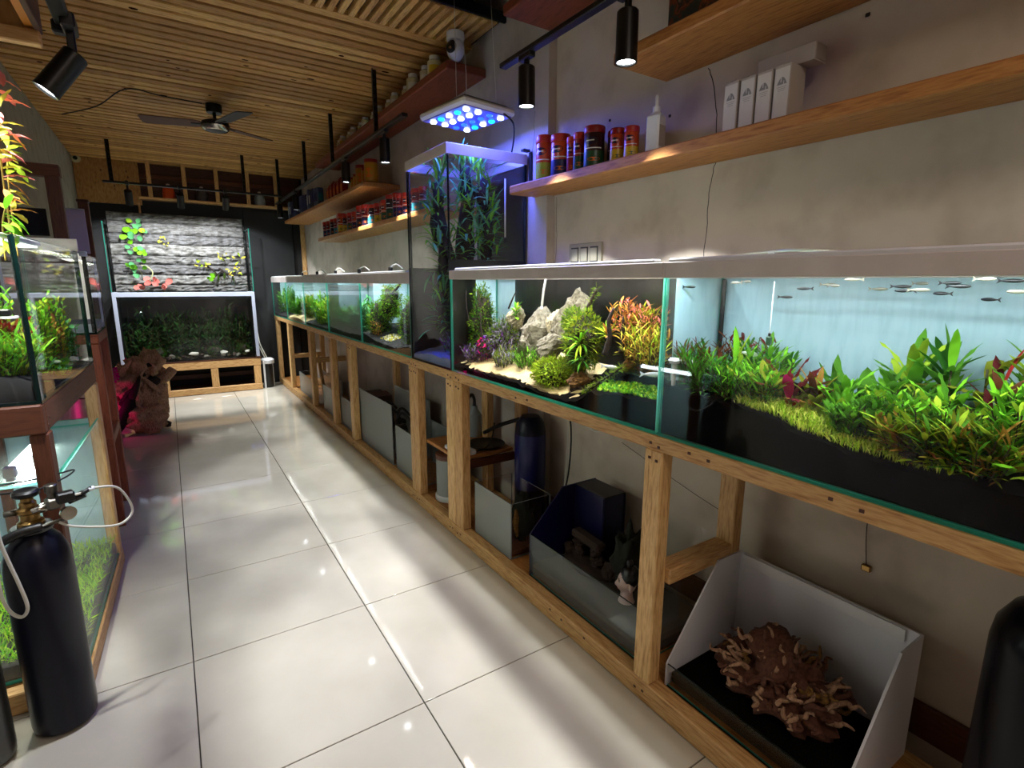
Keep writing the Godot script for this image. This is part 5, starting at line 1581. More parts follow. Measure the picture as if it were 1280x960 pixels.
	# blue packs, red packets and yellow jars on the middle far shelf
	for i in 9:
		var zz := -6.95 + 0.17 * i
		t = thing("blue_pack", "%s blue upright pack along the middle far shelf, counted from the end wall" % ORD[i], "pack", Vector3(1.345, 2.0255, zz), 0.15 * (i % 3 - 1), "blue packs on the middle far shelf")
		var hh := 0.20 - 0.012 * (i % 3)
		put("body", box(Vector3(0.06, hh, 0.125), 0.006), M.pack_blue if i % 2 else M.pack_slate, t, T(Vector3(0, hh / 2, 0)))
		put("label_panel", box(Vector3(0.002, hh * 0.45, 0.09), 0.0), M.print_white if i % 3 == 0 else M.print_blue, t, T(Vector3(-0.031, hh * 0.5, 0)))
		put("label_panel", box(Vector3(0.04, hh * 0.4, 0.002), 0.0), M.print_white if i % 3 == 0 else M.print_teal, t, T(Vector3(0, hh * 0.5, 0.0635)))
	for i in 5:
		var zz := -5.20 + 0.115 * i
		t = thing("red_packet", "%s red food packet beside the blue packs on the middle far shelf" % ORD[i], "packet", Vector3(1.36, 2.0255, zz), 0.0, "red packets on the middle far shelf")
		put("body", box(Vector3(0.05, 0.13 + 0.012 * (i % 2), 0.085), 0.012), M.jar_red, t, T(Vector3(0, 0.066 + 0.006 * (i % 2), 0)))
		put("label_panel", box(Vector3(0.002, 0.06, 0.06), 0.0), M.print_orange, t, T(Vector3(-0.026, 0.06, 0)))
		put("top_seal", box(Vector3(0.008, 0.02, 0.08), 0.002), M.cap_red, t, T(Vector3(0, 0.14 + 0.012 * (i % 2), 0)))
	var yj := [[-4.50, 0.036, 0.105], [-4.41, 0.040, 0.115], [-4.30, 0.050, 0.165], [-4.19, 0.040, 0.125], [-4.08, 0.052, 0.170]]
	for i in 5:
		t = thing("yellow_jar", "%s yellow jar with brown lid on the middle far shelf" % ["low outer", "low second", "tall middle", "squat fourth", "tallest, near-end"][i], "jar", Vector3(1.38, 2.0255, yj[i][0]), -0.7, "yellow jars on the middle far shelf")
		var r: float = yj[i][1]
		var h: float = yj[i][2]
		put("body", lathe([[0, 0], [r * 0.95, 0], [r, 0.004], [r, h * 0.82], [r * 0.92, h * 0.86], [0, h * 0.86]], 20), M.jar_yellow, t)
		put("lid", lathe([[0, h * 0.86], [r * 0.98, h * 0.86], [r * 0.98, h], [0, h]], 20), M.cap_red, t)
		oval(t, "label_picture", r * 1.01, 0.0, h * 0.42, 0.7, h * 0.2, "print_orange")
	# orange-capped jars on the lower far shelf
	var zz := -5.50
	var i := 0
	while zz < -2.92 and i < 26:
		var big := i % 7 in [5, 6]
		var r := 0.040 if big else 0.033
		var h := 0.165 if big else 0.142
		zz += r + 0.012
		jar("%s orange-capped jar along the lower far shelf, counted from the end wall" % ORD[i], Vector3(1.37 + 0.01 * (i % 3), 1.7255, zz), r, h, ["jar_red", "jar_red", "jar_orange", "jar_dark"][i % 4], "cap_orange", ["print_blue", "print_navy", "print_teal", "print_yellow", "print_green"][(i / 2) % 5], -0.8, "orange-capped jars on the lower far shelf")
		zz += r + 0.012
		i += 1
	# switch plate
	t = thing("switch_plate", "beige three-gang switch plate on the wall above the rocky tank", "switch", Vector3(AISLE_WALL - 0.004, 1.41, -1.877))
	put("plate", box(Vector3(0.010, 0.125, 0.225), 0.003), mat("switch_plate", Color(0.62, 0.60, 0.52), 0.4), t)
	for k in 3:
		put("switch_surround", box(Vector3(0.004, 0.066, 0.052), 0.001), mat("switch_gap", Color(0.20, 0.20, 0.18), 0.5), t, T(Vector3(-0.0045, 0.012, -0.068 + 0.066 * k)))
		put("rocker", box(Vector3(0.008, 0.058, 0.044), 0.002), M.switch_plate, t, T(Vector3(-0.0055, 0.010, -0.068 + 0.066 * k), R(0, 0, 0.04)))

func carton_print() -> StandardMaterial3D:
	# face of a carton: small peaked emblem over a few thin lines of tiny print
	var im := Image.create(64, 192, false, Image.FORMAT_RGB8)
	im.fill(Color(0.80, 0.79, 0.77))
	var ink := Color(0.50, 0.50, 0.50)
	for y in range(34, 62):
		for x in range(10, 54):
			var u := (x - 32.0) / 22.0
			var v := (62.0 - y) / 28.0
			if v < 1.0 - u * u and not (absf(u + 0.2) < 0.10 and v > 0.35) and not (absf(u - 0.35) < 0.06 and v < 0.5):
				im.set_pixel(x, y, ink)
	for k in 3:
		for x in range(12 + 3 * k, 52 - 3 * k):
			if (x + k) % 4 != 0:
				im.set_pixel(x, 70 + 7 * k, ink)
				im.set_pixel(x, 71 + 7 * k, ink)
	var m := mat("carton_print", Color(1, 1, 1), 0.6)
	m.albedo_texture = ImageTexture.create_from_image(im)
	return m

func picture_print() -> StandardMaterial3D:
	var n := noise_tex(0.012, [[0.0, Color(0.10, 0.16, 0.15)], [0.35, Color(0.16, 0.24, 0.21)], [0.5, Color(0.45, 0.20, 0.08)], [0.62, Color(0.62, 0.30, 0.12)], [0.8, Color(0.08, 0.10, 0.10)], [1.0, Color(0.7, 0.6, 0.45)]], 77, 256, 4)
	return textured("picture_print", Color(0.8, 0.8, 0.8), n, Vector3(4, 4, 4), 0.5)

# ---------------------------------------------------------------- plants
var leaves := {}
func lf(kind: String) -> ArrayMesh:
	if not leaves.has(kind):
		match kind:
			"lance": leaves[kind] = leaf(0.10, 0.020, 0.55, 0.25, 6, 0.04)
			"frond": leaves[kind] = leaf(0.105, 0.013, 0.9, 0.25, 6, 0.08)
			"strap": leaves[kind] = leaf(0.12, 0.010, 1.1, 0.2, 7)
			"broad": leaves[kind] = leaf(0.09, 0.028, 0.9, 0.22, 7, 0.05)
			"wave": leaves[kind] = leaf(0.12, 0.022, 0.8, 0.3, 9, 0.12)
			"needle": leaves[kind] = leaf(0.045, 0.0045, 0.6, 0.2, 3)
			"small": leaves[kind] = leaf(0.022, 0.009, 0.5, 0.2, 3)
			"round": leaves[kind] = leaf(0.018, 0.014, 0.6, 0.2, 4)
			"blade": leaves[kind] = leaf(0.030, 0.003, 0.7, 0.1, 3)
			"big": leaves[kind] = leaf(0.16, 0.058, 0.8, 0.2, 8, 0.03)
			"vine": leaves[kind] = leaf(0.075, 0.050, 0.7, 0.25, 7, 0.02, 0.75)
	return leaves[kind]

func grow(called: String, label: String, category: String, at: Vector3, kind: String, mats: Array, n: int, spread: Vector2, size: Vector2, sd: int, group := "", stem_h := 0.0, jit := 0.0) -> Node3D:
	# a rosette or a short stem whose leaves are parts: spread = tilt range, size = scale range
	var t := thing(called, label, category, at, 0.0, group)
	var g := RandomNumberGenerator.new()
	g.seed = sd
	if stem_h > 0.0:
		put("stem", tube([Vector3(0, -0.01, 0), Vector3(0.003, stem_h * 0.5, 0.002), Vector3(0, stem_h, 0)], 0.0022, 5), M.stem, t)
	else:
		put("crown", lathe([[0, -0.012], [0.006, -0.01], [0.007, 0.004], [0, 0.012]], 8), M.stem, t)
	for k in n:
		var f := float(k) / n
		var yaw := k * 2.39996 + g.randf_range(-0.4, 0.4)
		var tilt := lerpf(spread.x, spread.y, f) + g.randf_range(-0.25, 0.25)
		if stem_h > 0.0: tilt = lerpf(spread.y, spread.x, f) + g.randf_range(-0.35, 0.35)
		var s := g.randf_range(size.x, size.y)
		var b := Basis(Vector3.UP, yaw) * Basis(Vector3.RIGHT, tilt)
		part("leaf", lf(kind), M[mats[g.randi() % mats.size()]], t, Transform3D(b.scaled(Vector3.ONE * s), Vector3(g.randfn() * jit, stem_h * f, g.randfn() * jit)))
	return t

func bush(called: String, label: String, category: String, at: Vector3, r: Vector3, kind: String, mats: Array, stems: int, per: int, size: Vector2, sd: int, group := "") -> Node3D:
	# a clump of leafy stems; the many small leaves of each colour are one part
	var t := thing(called, label, category, at, 0.0, group)
	var g := RandomNumberGenerator.new()
	g.seed = sd
	var ss := st_new(false)
	var fs := []
	for m in mats: fs.append(st_new(false))
	var mesh := lf(kind)
	for k in stems:
		var a := g.randf() * TAU
		var q := sqrt(g.randf())
		var base := Vector3(cos(a) * q * r.x * 0.7, -0.008, sin(a) * q * r.z * 0.7)
		var top := Vector3(cos(a) * q * r.x * 1.25, r.y * g.randf_range(0.65, 1.05) * (1.0 - 0.25 * q), sin(a) * q * r.z * 1.25) + Vector3(g.randfn(), 0, g.randfn()) * 0.006
		tube_into(ss, [base, base.lerp(top, 0.5) + Vector3(0, 0.005, 0), top], 0.0013, 4, false)
		for j in per:
			var f := (j + 0.8) / per
			var p := base.lerp(top, f)
			var b := Basis(Vector3.UP, g.randf() * TAU) * Basis(Vector3.RIGHT, g.randf_range(0.4, 1.35) * (1.15 - 0.5 * f))
			fs[g.randi() % mats.size()].append_from(mesh, 0, Transform3D(b.scaled(Vector3.ONE * g.randf_range(size.x, size.y)), p))
	put("stem", done(ss), M.stem, t)
	for i in mats.size():
		stuff(put("foliage", fs[i].commit(), M[mats[i]], t))
	return t

func carpet(label: String, key: String, x0: float, x1: float, z0: float, z1: float, mats: Array, n: int, kind: String, size: Vector2, sd: int, keep = null) -> void:
	# low growth nobody could count: one object
	var g := RandomNumberGenerator.new()
	g.seed = sd
	var t := thing("carpet_plant", label, "carpet plant", Vector3((x0 + x1) / 2, soil(key, (x0 + x1) / 2, (z0 + z1) / 2), (z0 + z1) / 2))
	stuff(t)
	var fs := []
	for m in mats: fs.append(st_new(false))
	for k in n:
		var x := g.randf_range(x0, x1)
		var z := g.randf_range(z0, z1)
		if keep != null and not keep.call(x, z): continue
		var b := Basis(Vector3.UP, g.randf() * TAU) * Basis(Vector3.RIGHT, g.randf_range(0.05, 0.8))
		fs[g.randi() % mats.size()].append_from(lf(kind), 0, Transform3D(b.scaled(Vector3.ONE * g.randf_range(size.x, size.y)), Vector3(x, soil(key, x, z) - 0.002, z) - t.position))
	for i in mats.size():
		stuff(put("foliage", fs[i].commit(), M[mats[i]], t))

func stone(called: String, label: String, at: Vector3, r: Vector3, m: String, sd: int, n := 16, b := Basis.IDENTITY, group := "") -> MeshInstance3D:
	var o := put(called, crag(r, sd, n), M[m], null, T(at, b))
	tag(o, label, "stone", group)
	return o

func on(key: String, x: float, z: float) -> Vector3:
	return Vector3(x, soil(key, x, z) - 0.003, z)

func near_scape() -> void:
	var k := "near"
	# dark fine bushes at the far end
	bush("leafy_clump", "bright narrow-leaved clump between the strappy bushes and the carpet", "aquarium plant", on(k, 1.185, -0.715), Vector3(0.04, 0.085, 0.05), "lance", ["leaf_mid", "leaf_bright", "leaf_olive"], 40, 9, Vector2(0.25, 0.5), 58)
	bush("leafy_clump", "tall narrow-leaved clump behind the lime lance leaves", "aquarium plant", on(k, 1.29, -0.77), Vector3(0.05, 0.115, 0.06), "lance", ["leaf_mid", "leaf_deep", "leaf_bright"], 36, 9, Vector2(0.3, 0.55), 59)
	bush("stem_bush", "dark fine-leaved stem bush in the far corner of the largest tank", "aquarium plant", on(k, 1.19, -0.93), Vector3(0.045, 0.12, 0.035), "needle", ["leaf_deep", "leaf_mid", "leaf_brown"], 34, 13, Vector2(0.6, 1.0), 1)
	bush("stem_bush", "dark green strappy bush against the front glass near the far corner", "aquarium plant", on(k, 1.175, -0.865), Vector3(0.035, 0.10, 0.05), "needle", ["leaf_deep", "leaf_mid", "leaf_mid"], 34, 12, Vector2(0.6, 1.1), 2)
	bush("stem_bush", "brown-tipped stem bush behind the dark strappy bush", "aquarium plant", on(k, 1.27, -0.90), Vector3(0.06, 0.14, 0.05), "lance", ["leaf_deep", "leaf_brown", "leaf_wine"], 20, 7, Vector2(0.25, 0.5), 3)
	bush("stem_bush", "mid-green strappy bush in front of the lime lance leaves", "aquarium plant", on(k, 1.175, -0.785), Vector3(0.035, 0.095, 0.05), "needle", ["leaf_mid", "leaf_deep", "leaf_bright"], 36, 12, Vector2(0.6, 1.1), 4)
	bush("stem_bush", "purple-brown stem bush rising behind the lime lance leaves", "aquarium plant", on(k, 1.33, -0.84), Vector3(0.05, 0.13, 0.06), "lance", ["leaf_brown", "leaf_deep", "leaf_wine"], 16, 7, Vector2(0.3, 0.5), 5)
	# lime lance leaves
	grow("lance_plant", "lime lance-leaved plant with upright leaf, tallest beside the dark bushes", "aquarium plant", on(k, 1.24, -0.825), "lance", ["leaf_lime", "leaf_bright"], 10, Vector2(0.1, 1.0), Vector2(0.8, 1.15), 6, "", 0.07)
	grow("lance_plant", "lime lance-leaved plant leaning towards the red plant", "aquarium plant", on(k, 1.235, -0.755), "lance", ["leaf_lime", "leaf_bright"], 9, Vector2(0.2, 1.0), Vector2(0.7, 1.0), 7, "", 0.05)
	grow("lance_plant", "low olive lance plant at the foot of the red plant", "aquarium plant", on(k, 1.20, -0.70), "lance", ["leaf_olive", "leaf_lime", "leaf_tan"], 10, Vector2(0.4, 1.2), Vector2(0.5, 0.8), 8, "", 0.02)
	# red plant with one pink leaf
	var r := grow("red_plant", "wine-red rosette plant with a pink centre leaf against the pale backdrop", "aquarium plant", on(k, 1.225, -0.665), "wave", ["leaf_wine", "leaf_wine", "leaf_red", "leaf_brown"], 12, Vector2(0.15, 0.95), Vector2(0.75, 1.05), 9)
	var pk := part("leaf", lf("broad"), M.leaf_pink, r, Transform3D(Basis(Vector3.UP, -1.3) * Basis(Vector3.RIGHT, 0.25).scaled(Vector3(0.9, 0.95, 0.9)), Vector3(-0.02, 0.012, 0.01)))
	pk.set_meta("label", "bright pink leaf")
	grow("red_plant", "small orange-brown plant on the carpet below the red rosette", "aquarium plant", on(k, 1.20, -0.645), "small", ["leaf_orange", "leaf_tan", "leaf_red"], 14, Vector2(0.3, 1.2), Vector2(0.9, 1.6), 10)
	# green lances and broad leaves
	grow("lance_plant", "glossy green plant standing alone before the pale backdrop", "aquarium plant", on(k, 1.29, -0.595), "lance", ["leaf_mid", "leaf_bright"], 8, Vector2(0.1, 0.7), Vector2(0.8, 1.1), 11, "", 0.02)
	grow("broad_plant", "arching broad-leaved green plant, darkest tallest arch on the backdrop", "aquarium plant", on(k, 1.30, -0.53), "big", ["leaf_mid", "leaf_deep", "leaf_mid"], 7, Vector2(0.25, 0.9), Vector2(0.65, 0.9), 12)
	grow("broad_plant", "bright broad-leaved plant in the middle of the jungle", "aquarium plant", on(k, 1.27, -0.475), "broad", ["leaf_bright", "leaf_mid", "leaf_mid"], 30, Vector2(0.1, 1.1), Vector2(0.6, 0.95), 13, "", 0.07)
	grow("broad_plant", "tall crinkled bright green plant, top leaf spreading like a fan", "aquarium plant", on(k, 1.30, -0.45), "wave", ["leaf_bright", "leaf_mid", "leaf_lime"], 20, Vector2(0.1, 1.0), Vector2(0.8, 1.15), 14, "", 0.09)
	grow("star_plant", "tall star-shaped green plant with the highest upright leaf", "aquarium plant", on(k, 1.29, -0.385), "wave", ["leaf_mid", "leaf_deep", "leaf_bright"], 11, Vector2(0.12, 1.25), Vector2(0.75, 1.0), 15, "", 0.13)
	grow("red_plant", "red star-shaped plant high up towards the near end", "aquarium plant", on(k, 1.27, -0.300), "lance", ["leaf_red", "leaf_wine", "leaf_rose"], 9, Vector2(0.1, 1.1), Vector2(0.7, 1.0), 16, "", 0.11)
	grow("red_plant", "crimson plant low among the green leaves at the near end", "aquarium plant", on(k, 1.21, -0.295), "lance", ["leaf_red", "leaf_wine"], 7, Vector2(0.4, 1.3), Vector2(0.5, 0.75), 17, "", 0.08)
	grow("lance_plant", "drooping brown-green strap plant behind the red star plant", "aquarium plant", on(k, 1.31, -0.335), "wave", ["leaf_brown", "leaf_olive"], 7, Vector2(0.6, 1.2), Vector2(0.9, 1.2), 18, "", 0.12)
	var names := ["bright feathery clump right under the broad-leaved plant", "bright feathery clump below the crinkled plant", "yellow-green clump below the star plant", "olive clump at the front glass, first past the carpet", "olive-green clump at the front glass under the star plant", "brownish clump at the front glass near the end", "bright clump beneath the red star plant", "dense clump in the near end corner against the backdrop"]
	var ps := [[1.20, -0.50, 0.07], [1.22, -0.43, 0.09], [1.20, -0.37, 0.10], [1.185, -0.40, 0.05], [1.170, -0.33, 0.07], [1.165, -0.29, 0.07], [1.21, -0.24, 0.11], [1.30, -0.22, 0.13]]
	var ms := [["leaf_bright", "leaf_mid", "leaf_mid"], ["leaf_bright", "leaf_lime", "leaf_mid"], ["leaf_lime", "leaf_bright", "leaf_mid"], ["leaf_olive", "leaf_lime", "leaf_tan"], ["leaf_olive", "leaf_mid", "leaf_lime"], ["leaf_olive", "leaf_tan", "leaf_mid"], ["leaf_bright", "leaf_mid", "leaf_lime"], ["leaf_mid", "leaf_bright", "leaf_deep"]]
	for i in 8:
		bush("leafy_clump", names[i], "aquarium plant", on(k, ps[i][0], ps[i][1]), Vector3(0.048, ps[i][2] * 1.15, 0.06), "small" if i < 3 else "lance" if i != 5 else "needle", ms[i], 54, 13, Vector2(0.8, 1.5) if i < 3 else Vector2(0.28, 0.5) if i != 5 else Vector2(0.7, 1.4), 20 + i)
	grow("strap_plant", "curving brown strap plant crossing the front of the star plant", "aquarium plant", on(k, 1.17, -0.385), "strap", ["leaf_olive", "leaf_brown", "leaf_lime"], 8, Vector2(0.1, 0.9), Vector2(0.9, 1.3), 31)
	grow("wavy_plant", "bright wavy strap leaf plant rising before the dense near clump", "aquarium plant", on(k, 1.19, -0.325), "wave", ["leaf_bright", "leaf_lime"], 6, Vector2(0.1, 0.6), Vector2(0.7, 1.0), 32)
	grow("broad_plant", "olive broad plant leaning on the front glass at the near end", "aquarium plant", on(k, 1.16, -0.25), "broad", ["leaf_olive", "leaf_lime", "leaf_bright"], 12, Vector2(0.2, 1.1), Vector2(0.7, 1.1), 33, "", 0.04)
	var xs := [["crinkled mid-green plant filling the gap behind the carpet", 1.27, -0.56, "wave", ["leaf_mid", "leaf_bright"], 0.03, 18], ["bright lance plant low before the arching leaves", 1.22, -0.55, "lance", ["leaf_bright", "leaf_lime"], 0.03, 20], ["olive-tan plant in the dark pocket behind the carpet", 1.235, -0.61, "lance", ["leaf_tan", "leaf_olive", "leaf_brown"], 0.03, 22], ["bright serrated plant under the star plant", 1.235, -0.365, "wave", ["leaf_bright", "leaf_mid"], 0.06, 18], ["mid-green lance thicket behind the star plant", 1.32, -0.40, "lance", ["leaf_mid", "leaf_deep"], 0.12, 26], ["bright lance thicket behind the crimson plant", 1.30, -0.26, "lance", ["leaf_bright", "leaf_mid", "leaf_lime"], 0.13, 28], ["long green lances crossing below the red star plant", 1.24, -0.27, "wave", ["leaf_mid", "leaf_bright"], 0.07, 18], ["tawny lance plant beside the black stone", 1.165, -0.335, "lance", ["leaf_tan", "leaf_olive", "leaf_yellow"], 0.02, 20]]
	for i in xs.size():
		var e = xs[i]
		grow("lance_plant", e[0], "aquarium plant", on(k, e[1], e[2]), e[3], e[4], e[6], Vector2(0.15, 1.25), Vector2(0.6, 0.95), 400 + i, "", e[5])
	for i in 4:
		bush("leafy_clump", "%s green clump past the near end of the view in the largest tank" % ORD[i], "aquarium plant", on(k, 1.24, -0.14 + 0.1 * i), Vector3(0.07, 0.14, 0.06), "lance", ["leaf_mid", "leaf_bright"], 16, 8, Vector2(0.3, 0.6), 40 + i)
	# carpet
	carpet("fine bright lime carpet plant on the slope of dark soil", k, 1.138, 1.29, -0.75, -0.33, ["carpet_a", "carpet_b", "carpet_b", "leaf_lime"], 6500, "blade", Vector2(0.5, 1.0), 50, func(x, z): return x < 1.20 + 0.1 * sin((z + 0.75) * 7.0) or z > -0.5)
	stone("dark_stone", "small black stone half sunk in the lime carpet", Vector3(1.150, soil(k, 1.150, -0.375) + 0.012, -0.375), Vector3(0.022, 0.016, 0.030), "ornament_stone", 3)

func rock_scape() -> void:
	var k := "rock"
	# stones
	stone("rock", "tallest peaked grey rock in the middle of the rocky tank", Vector3(1.30, 1.13, -1.575), Vector3(0.045, 0.125, 0.085), "stone_grey", 11, 12, R(0.25, 0.3, 0.0))
	stone("rock", "broad pale rock with a flat jagged top beside the tallest peak", Vector3(1.285, 1.08, -1.765), Vector3(0.05, 0.125, 0.10), "stone_grey", 12, 12, R(-0.2, 0.2, 0))
	stone("rock", "grey rock wedged low between the two big rocks", Vector3(1.245, 1.045, -1.655), Vector3(0.045, 0.09, 0.075), "stone_grey", 13, 13, R(0.5, 0.4, 0))
	stone("rock", "small pale pointed rock between the two peaks", Vector3(1.30, 1.14, -1.685), Vector3(0.03, 0.065, 0.035), "stone_pale", 14, 12, R(0.2, 0.5, 0))
	stone("rock", "rounded pale rock behind the dark mossy stump", Vector3(1.31, 1.13, -2.00), Vector3(0.04, 0.06, 0.07), "stone_pale", 15)
	stone("rock", "leaning grey rock in front of the broad pale rock", Vector3(1.23, 1.02, -1.80), Vector3(0.04, 0.07, 0.05), "stone_grey", 16, 12, R(0.6, 0, 0.3))
	stone("rock", "tan rounded rock lying in the sand at the foot of the moss", Vector3(1.20, 0.955, -1.41), Vector3(0.038, 0.034, 0.05), "stone_tan", 17, 22)
	stone("rock", "dark rock under the tan rounded rock", Vector3(1.205, 0.92, -1.40), Vector3(0.045, 0.03, 0.075), "ornament_stone", 18, 22)
	stone("rock", "brown rock at the back beside the orange-leaved plants", Vector3(1.25, 1.03, -1.20), Vector3(0.05, 0.05, 0.05), "stone_tan", 19)
	stone("rock", "grey rock under the moss cushion in the middle", Vector3(1.27, 1.02, -1.50), Vector3(0.05, 0.08, 0.07), "stone_mossy", 20)
	# moss
	for e in [["large yellow-green moss cushion on the sand", Vector3(1.205, 0.955, -1.555), Vector3(0.055, 0.055, 0.088), 5, 1900, ["moss", "leaf_lime", "leaf_olive"]], ["dark mossy stump at the blue-tank end of the rocky tank", Vector3(1.25, 1.09, -2.185), Vector3(0.05, 0.17, 0.055), 6, 1500, ["moss_dark", "moss", "leaf_deep"]], ["ragged moss draped on the rock at the middle branches", Vector3(1.225, 1.09, -1.42), Vector3(0.05, 0.10, 0.075), 7, 1700, ["moss", "moss_dark", "leaf_olive"]], ["small moss tuft on the side of the tallest rock", Vector3(1.25, 1.15, -1.51), Vector3(0.03, 0.05, 0.04), 8, 500, ["moss", "moss_dark"]]]:
		moss_lump(e[0], e[1], e[2], e[3], e[4], e[5])
	moss_lump("dark mossy mass under the rounded pale rock", Vector3(1.27, 1.02, -2.03), Vector3(0.05, 0.11, 0.10), 9, 1500, ["moss_dark", "moss", "lavender"])  # lavender fronds put purple light into its colour
	# branches
	branch("upright mossy branch, tallest in the rocky tank", [Vector3(1.24, 1.04, -1.44), Vector3(1.245, 1.13, -1.43), Vector3(1.24, 1.20, -1.42), Vector3(1.25, 1.275, -1.385)], 0.011, true, 1)
	branch("dark knobbly branch standing before the orange-leaved plants", [Vector3(1.20, 1.06, -1.28), Vector3(1.205, 1.12, -1.265), Vector3(1.20, 1.17, -1.268), Vector3(1.21, 1.215, -1.255)], 0.010, false, 2)
	branch("second dark branch close to the orange-leaved plants", [Vector3(1.21, 1.07, -1.215), Vector3(1.22, 1.13, -1.22), Vector3(1.215, 1.19, -1.215)], 0.009, false, 3)
	branch("thin mossy branch leaning from the sand to the end glass", [Vector3(1.17, 0.93, -1.335), Vector3(1.18, 0.975, -1.27), Vector3(1.19, 1.03, -1.19)], 0.007, true, 4)
	branch("thin dark twig on the dark mossy stump", [Vector3(1.19, 0.98, -2.08), Vector3(1.195, 1.08, -2.10), Vector3(1.20, 1.16, -2.12)], 0.004, false, 5)
	branch("curved black twig before the pale end backdrop", [Vector3(1.20, 1.06, -2.20), Vector3(1.19, 1.18, -2.23), Vector3(1.20, 1.255, -2.25)], 0.0025, false, 6)
	branch("short twig above the broad pale rock", [Vector3(1.28, 1.18, -2.00), Vector3(1.285, 1.23, -1.97), Vector3(1.29, 1.255, -1.955)], 0.004, false, 7)
	# leafy things
	grow("broad_plant", "bright green broad-leaved clump above the broad pale rock", "aquarium plant", Vector3(1.27, 1.145, -1.925), "broad", ["leaf_bright", "leaf_mid", "leaf_lime"], 18, Vector2(0.2, 1.3), Vector2(0.35, 0.6), 60, "", 0.04)
	var nn := ["lavender-grey fine bush on the sand before the rocks", "pale olive fine bush at the sand edge, towards the tall tank", "dark twiggy bush in the corner by the tall tank", "lavender tufts behind the olive fine bush", "bright green tuft beside the large moss cushion"]
	var np := [[1.235, -1.88, 0.075, ["lavender", "moss_dark", "leaf_olive"]], [1.19, -1.90, 0.07, ["leaf_olive", "moss", "lavender"]], [1.19, -2.16, 0.08, ["moss_dark", "lavender", "leaf_violet"]], [1.24, -1.99, 0.11, ["lavender", "leaf_violet", "moss_dark"]], [1.215, -1.76, 0.07, ["leaf_bright", "leaf_mid"]]]
	for i in 5:
		bush("fine_bush", nn[i], "aquarium plant", on(k, np[i][0], np[i][1]), Vector3(0.04, np[i][2], 0.06), "needle", np[i][3], 40, 8, Vector2(0.4, 0.8), 70 + i)
	bush("fine_bush", "tuft under the dark mossy stump, purple light painted into its leaves", "aquarium plant", on(k, 1.215, -2.10), Vector3(0.035, 0.13, 0.05), "small", ["leaf_violet", "leaf_pink", "moss_dark"], 18, 8, Vector2(0.7, 1.2), 76)  # violet and pink leaves stand for purple light there
	grow("fern", "bright strappy fern hanging below the moss in the middle", "aquarium plant", Vector3(1.19, 1.085, -1.395), "strap", ["leaf_bright", "leaf_mid", "leaf_lime"], 34, Vector2(0.5, 2.2), Vector2(0.45, 0.8), 77)
	grow("fern", "darker strappy fern low beside the tan rock", "aquarium plant", Vector3(1.18, 1.03, -1.37), "strap", ["leaf_mid", "leaf_deep"], 26, Vector2(0.6, 2.0), Vector2(0.4, 0.7), 78)
	grow("fern", "yellow-green fern between the dark branches", "aquarium plant", Vector3(1.24, 1.12, -1.31), "lance", ["leaf_lime", "leaf_bright", "leaf_orange"], 26, Vector2(0.3, 1.7), Vector2(0.35, 0.65), 79)
	var on_ := ["orange-tipped stem plant at the top near the end glass", "orange-tipped stem plant beside the dark branches", "golden needle bush below the orange tips", "golden needle bush against the end glass", "tan stem clump at the foot of the golden bushes"]
	var op := [[1.27, 1.13, -1.16, 0.10, "lance", ["leaf_rose", "leaf_tan", "leaf_olive"], 0.22, 0.42], [1.26, 1.14, -1.26, 0.10, "lance", ["leaf_tan", "leaf_orange", "leaf_rose"], 0.22, 0.42], [1.23, 1.06, -1.18, 0.12, "needle", ["leaf_tan", "leaf_yellow", "leaf_olive"], 0.7, 1.2], [1.20, 1.05, -1.09, 0.13, "needle", ["leaf_tan", "leaf_yellow", "leaf_lime"], 0.7, 1.2], [1.24, 1.02, -1.13, 0.10, "small", ["leaf_tan", "leaf_brown"], 0.8, 1.4]]
	for i in 5:
		bush("stem_bush", on_[i], "aquarium plant", Vector3(op[i][0], op[i][1], op[i][2]), Vector3(0.04, op[i][3], 0.055), op[i][4], op[i][5], 26, 9, Vector2(op[i][6], op[i][7]), 80 + i)
	carpet("bright green clover carpet in the corner by the end glass", k, 1.14, 1.20, -1.25, -1.0, ["leaf_bright", "leaf_mid", "leaf_lime"], 1100, "round", Vector2(0.4, 0.8), 90)
	# black soil banks in front of the sand
	var o := put("soil_bank", blob(Vector3(0.03, 0.055, 0.12), 0.3, 12, 8, 24), M.soil_wet, null, T(Vector3(1.168, 0.905, -1.09)))
	tag(o, "bank of black soil under the clover carpet", "soil")
	var st := thing("water_tube", "clear glass tube standing in the rocky tank before the dark backdrop", "tube", Vector3(1.27, 1.195, -1.735))
	put("tube", tube([Vector3(0, 0, 0), Vector3(0, 0.07, 0.012), Vector3(0, 0.125, 0.028)], 0.005, 10), M.clear_hose, st)
	put("tip", lathe([[0, -0.006], [0.006, -0.004], [0.006, 0.004], [0, 0.006]], 10), M.fish_white, st)

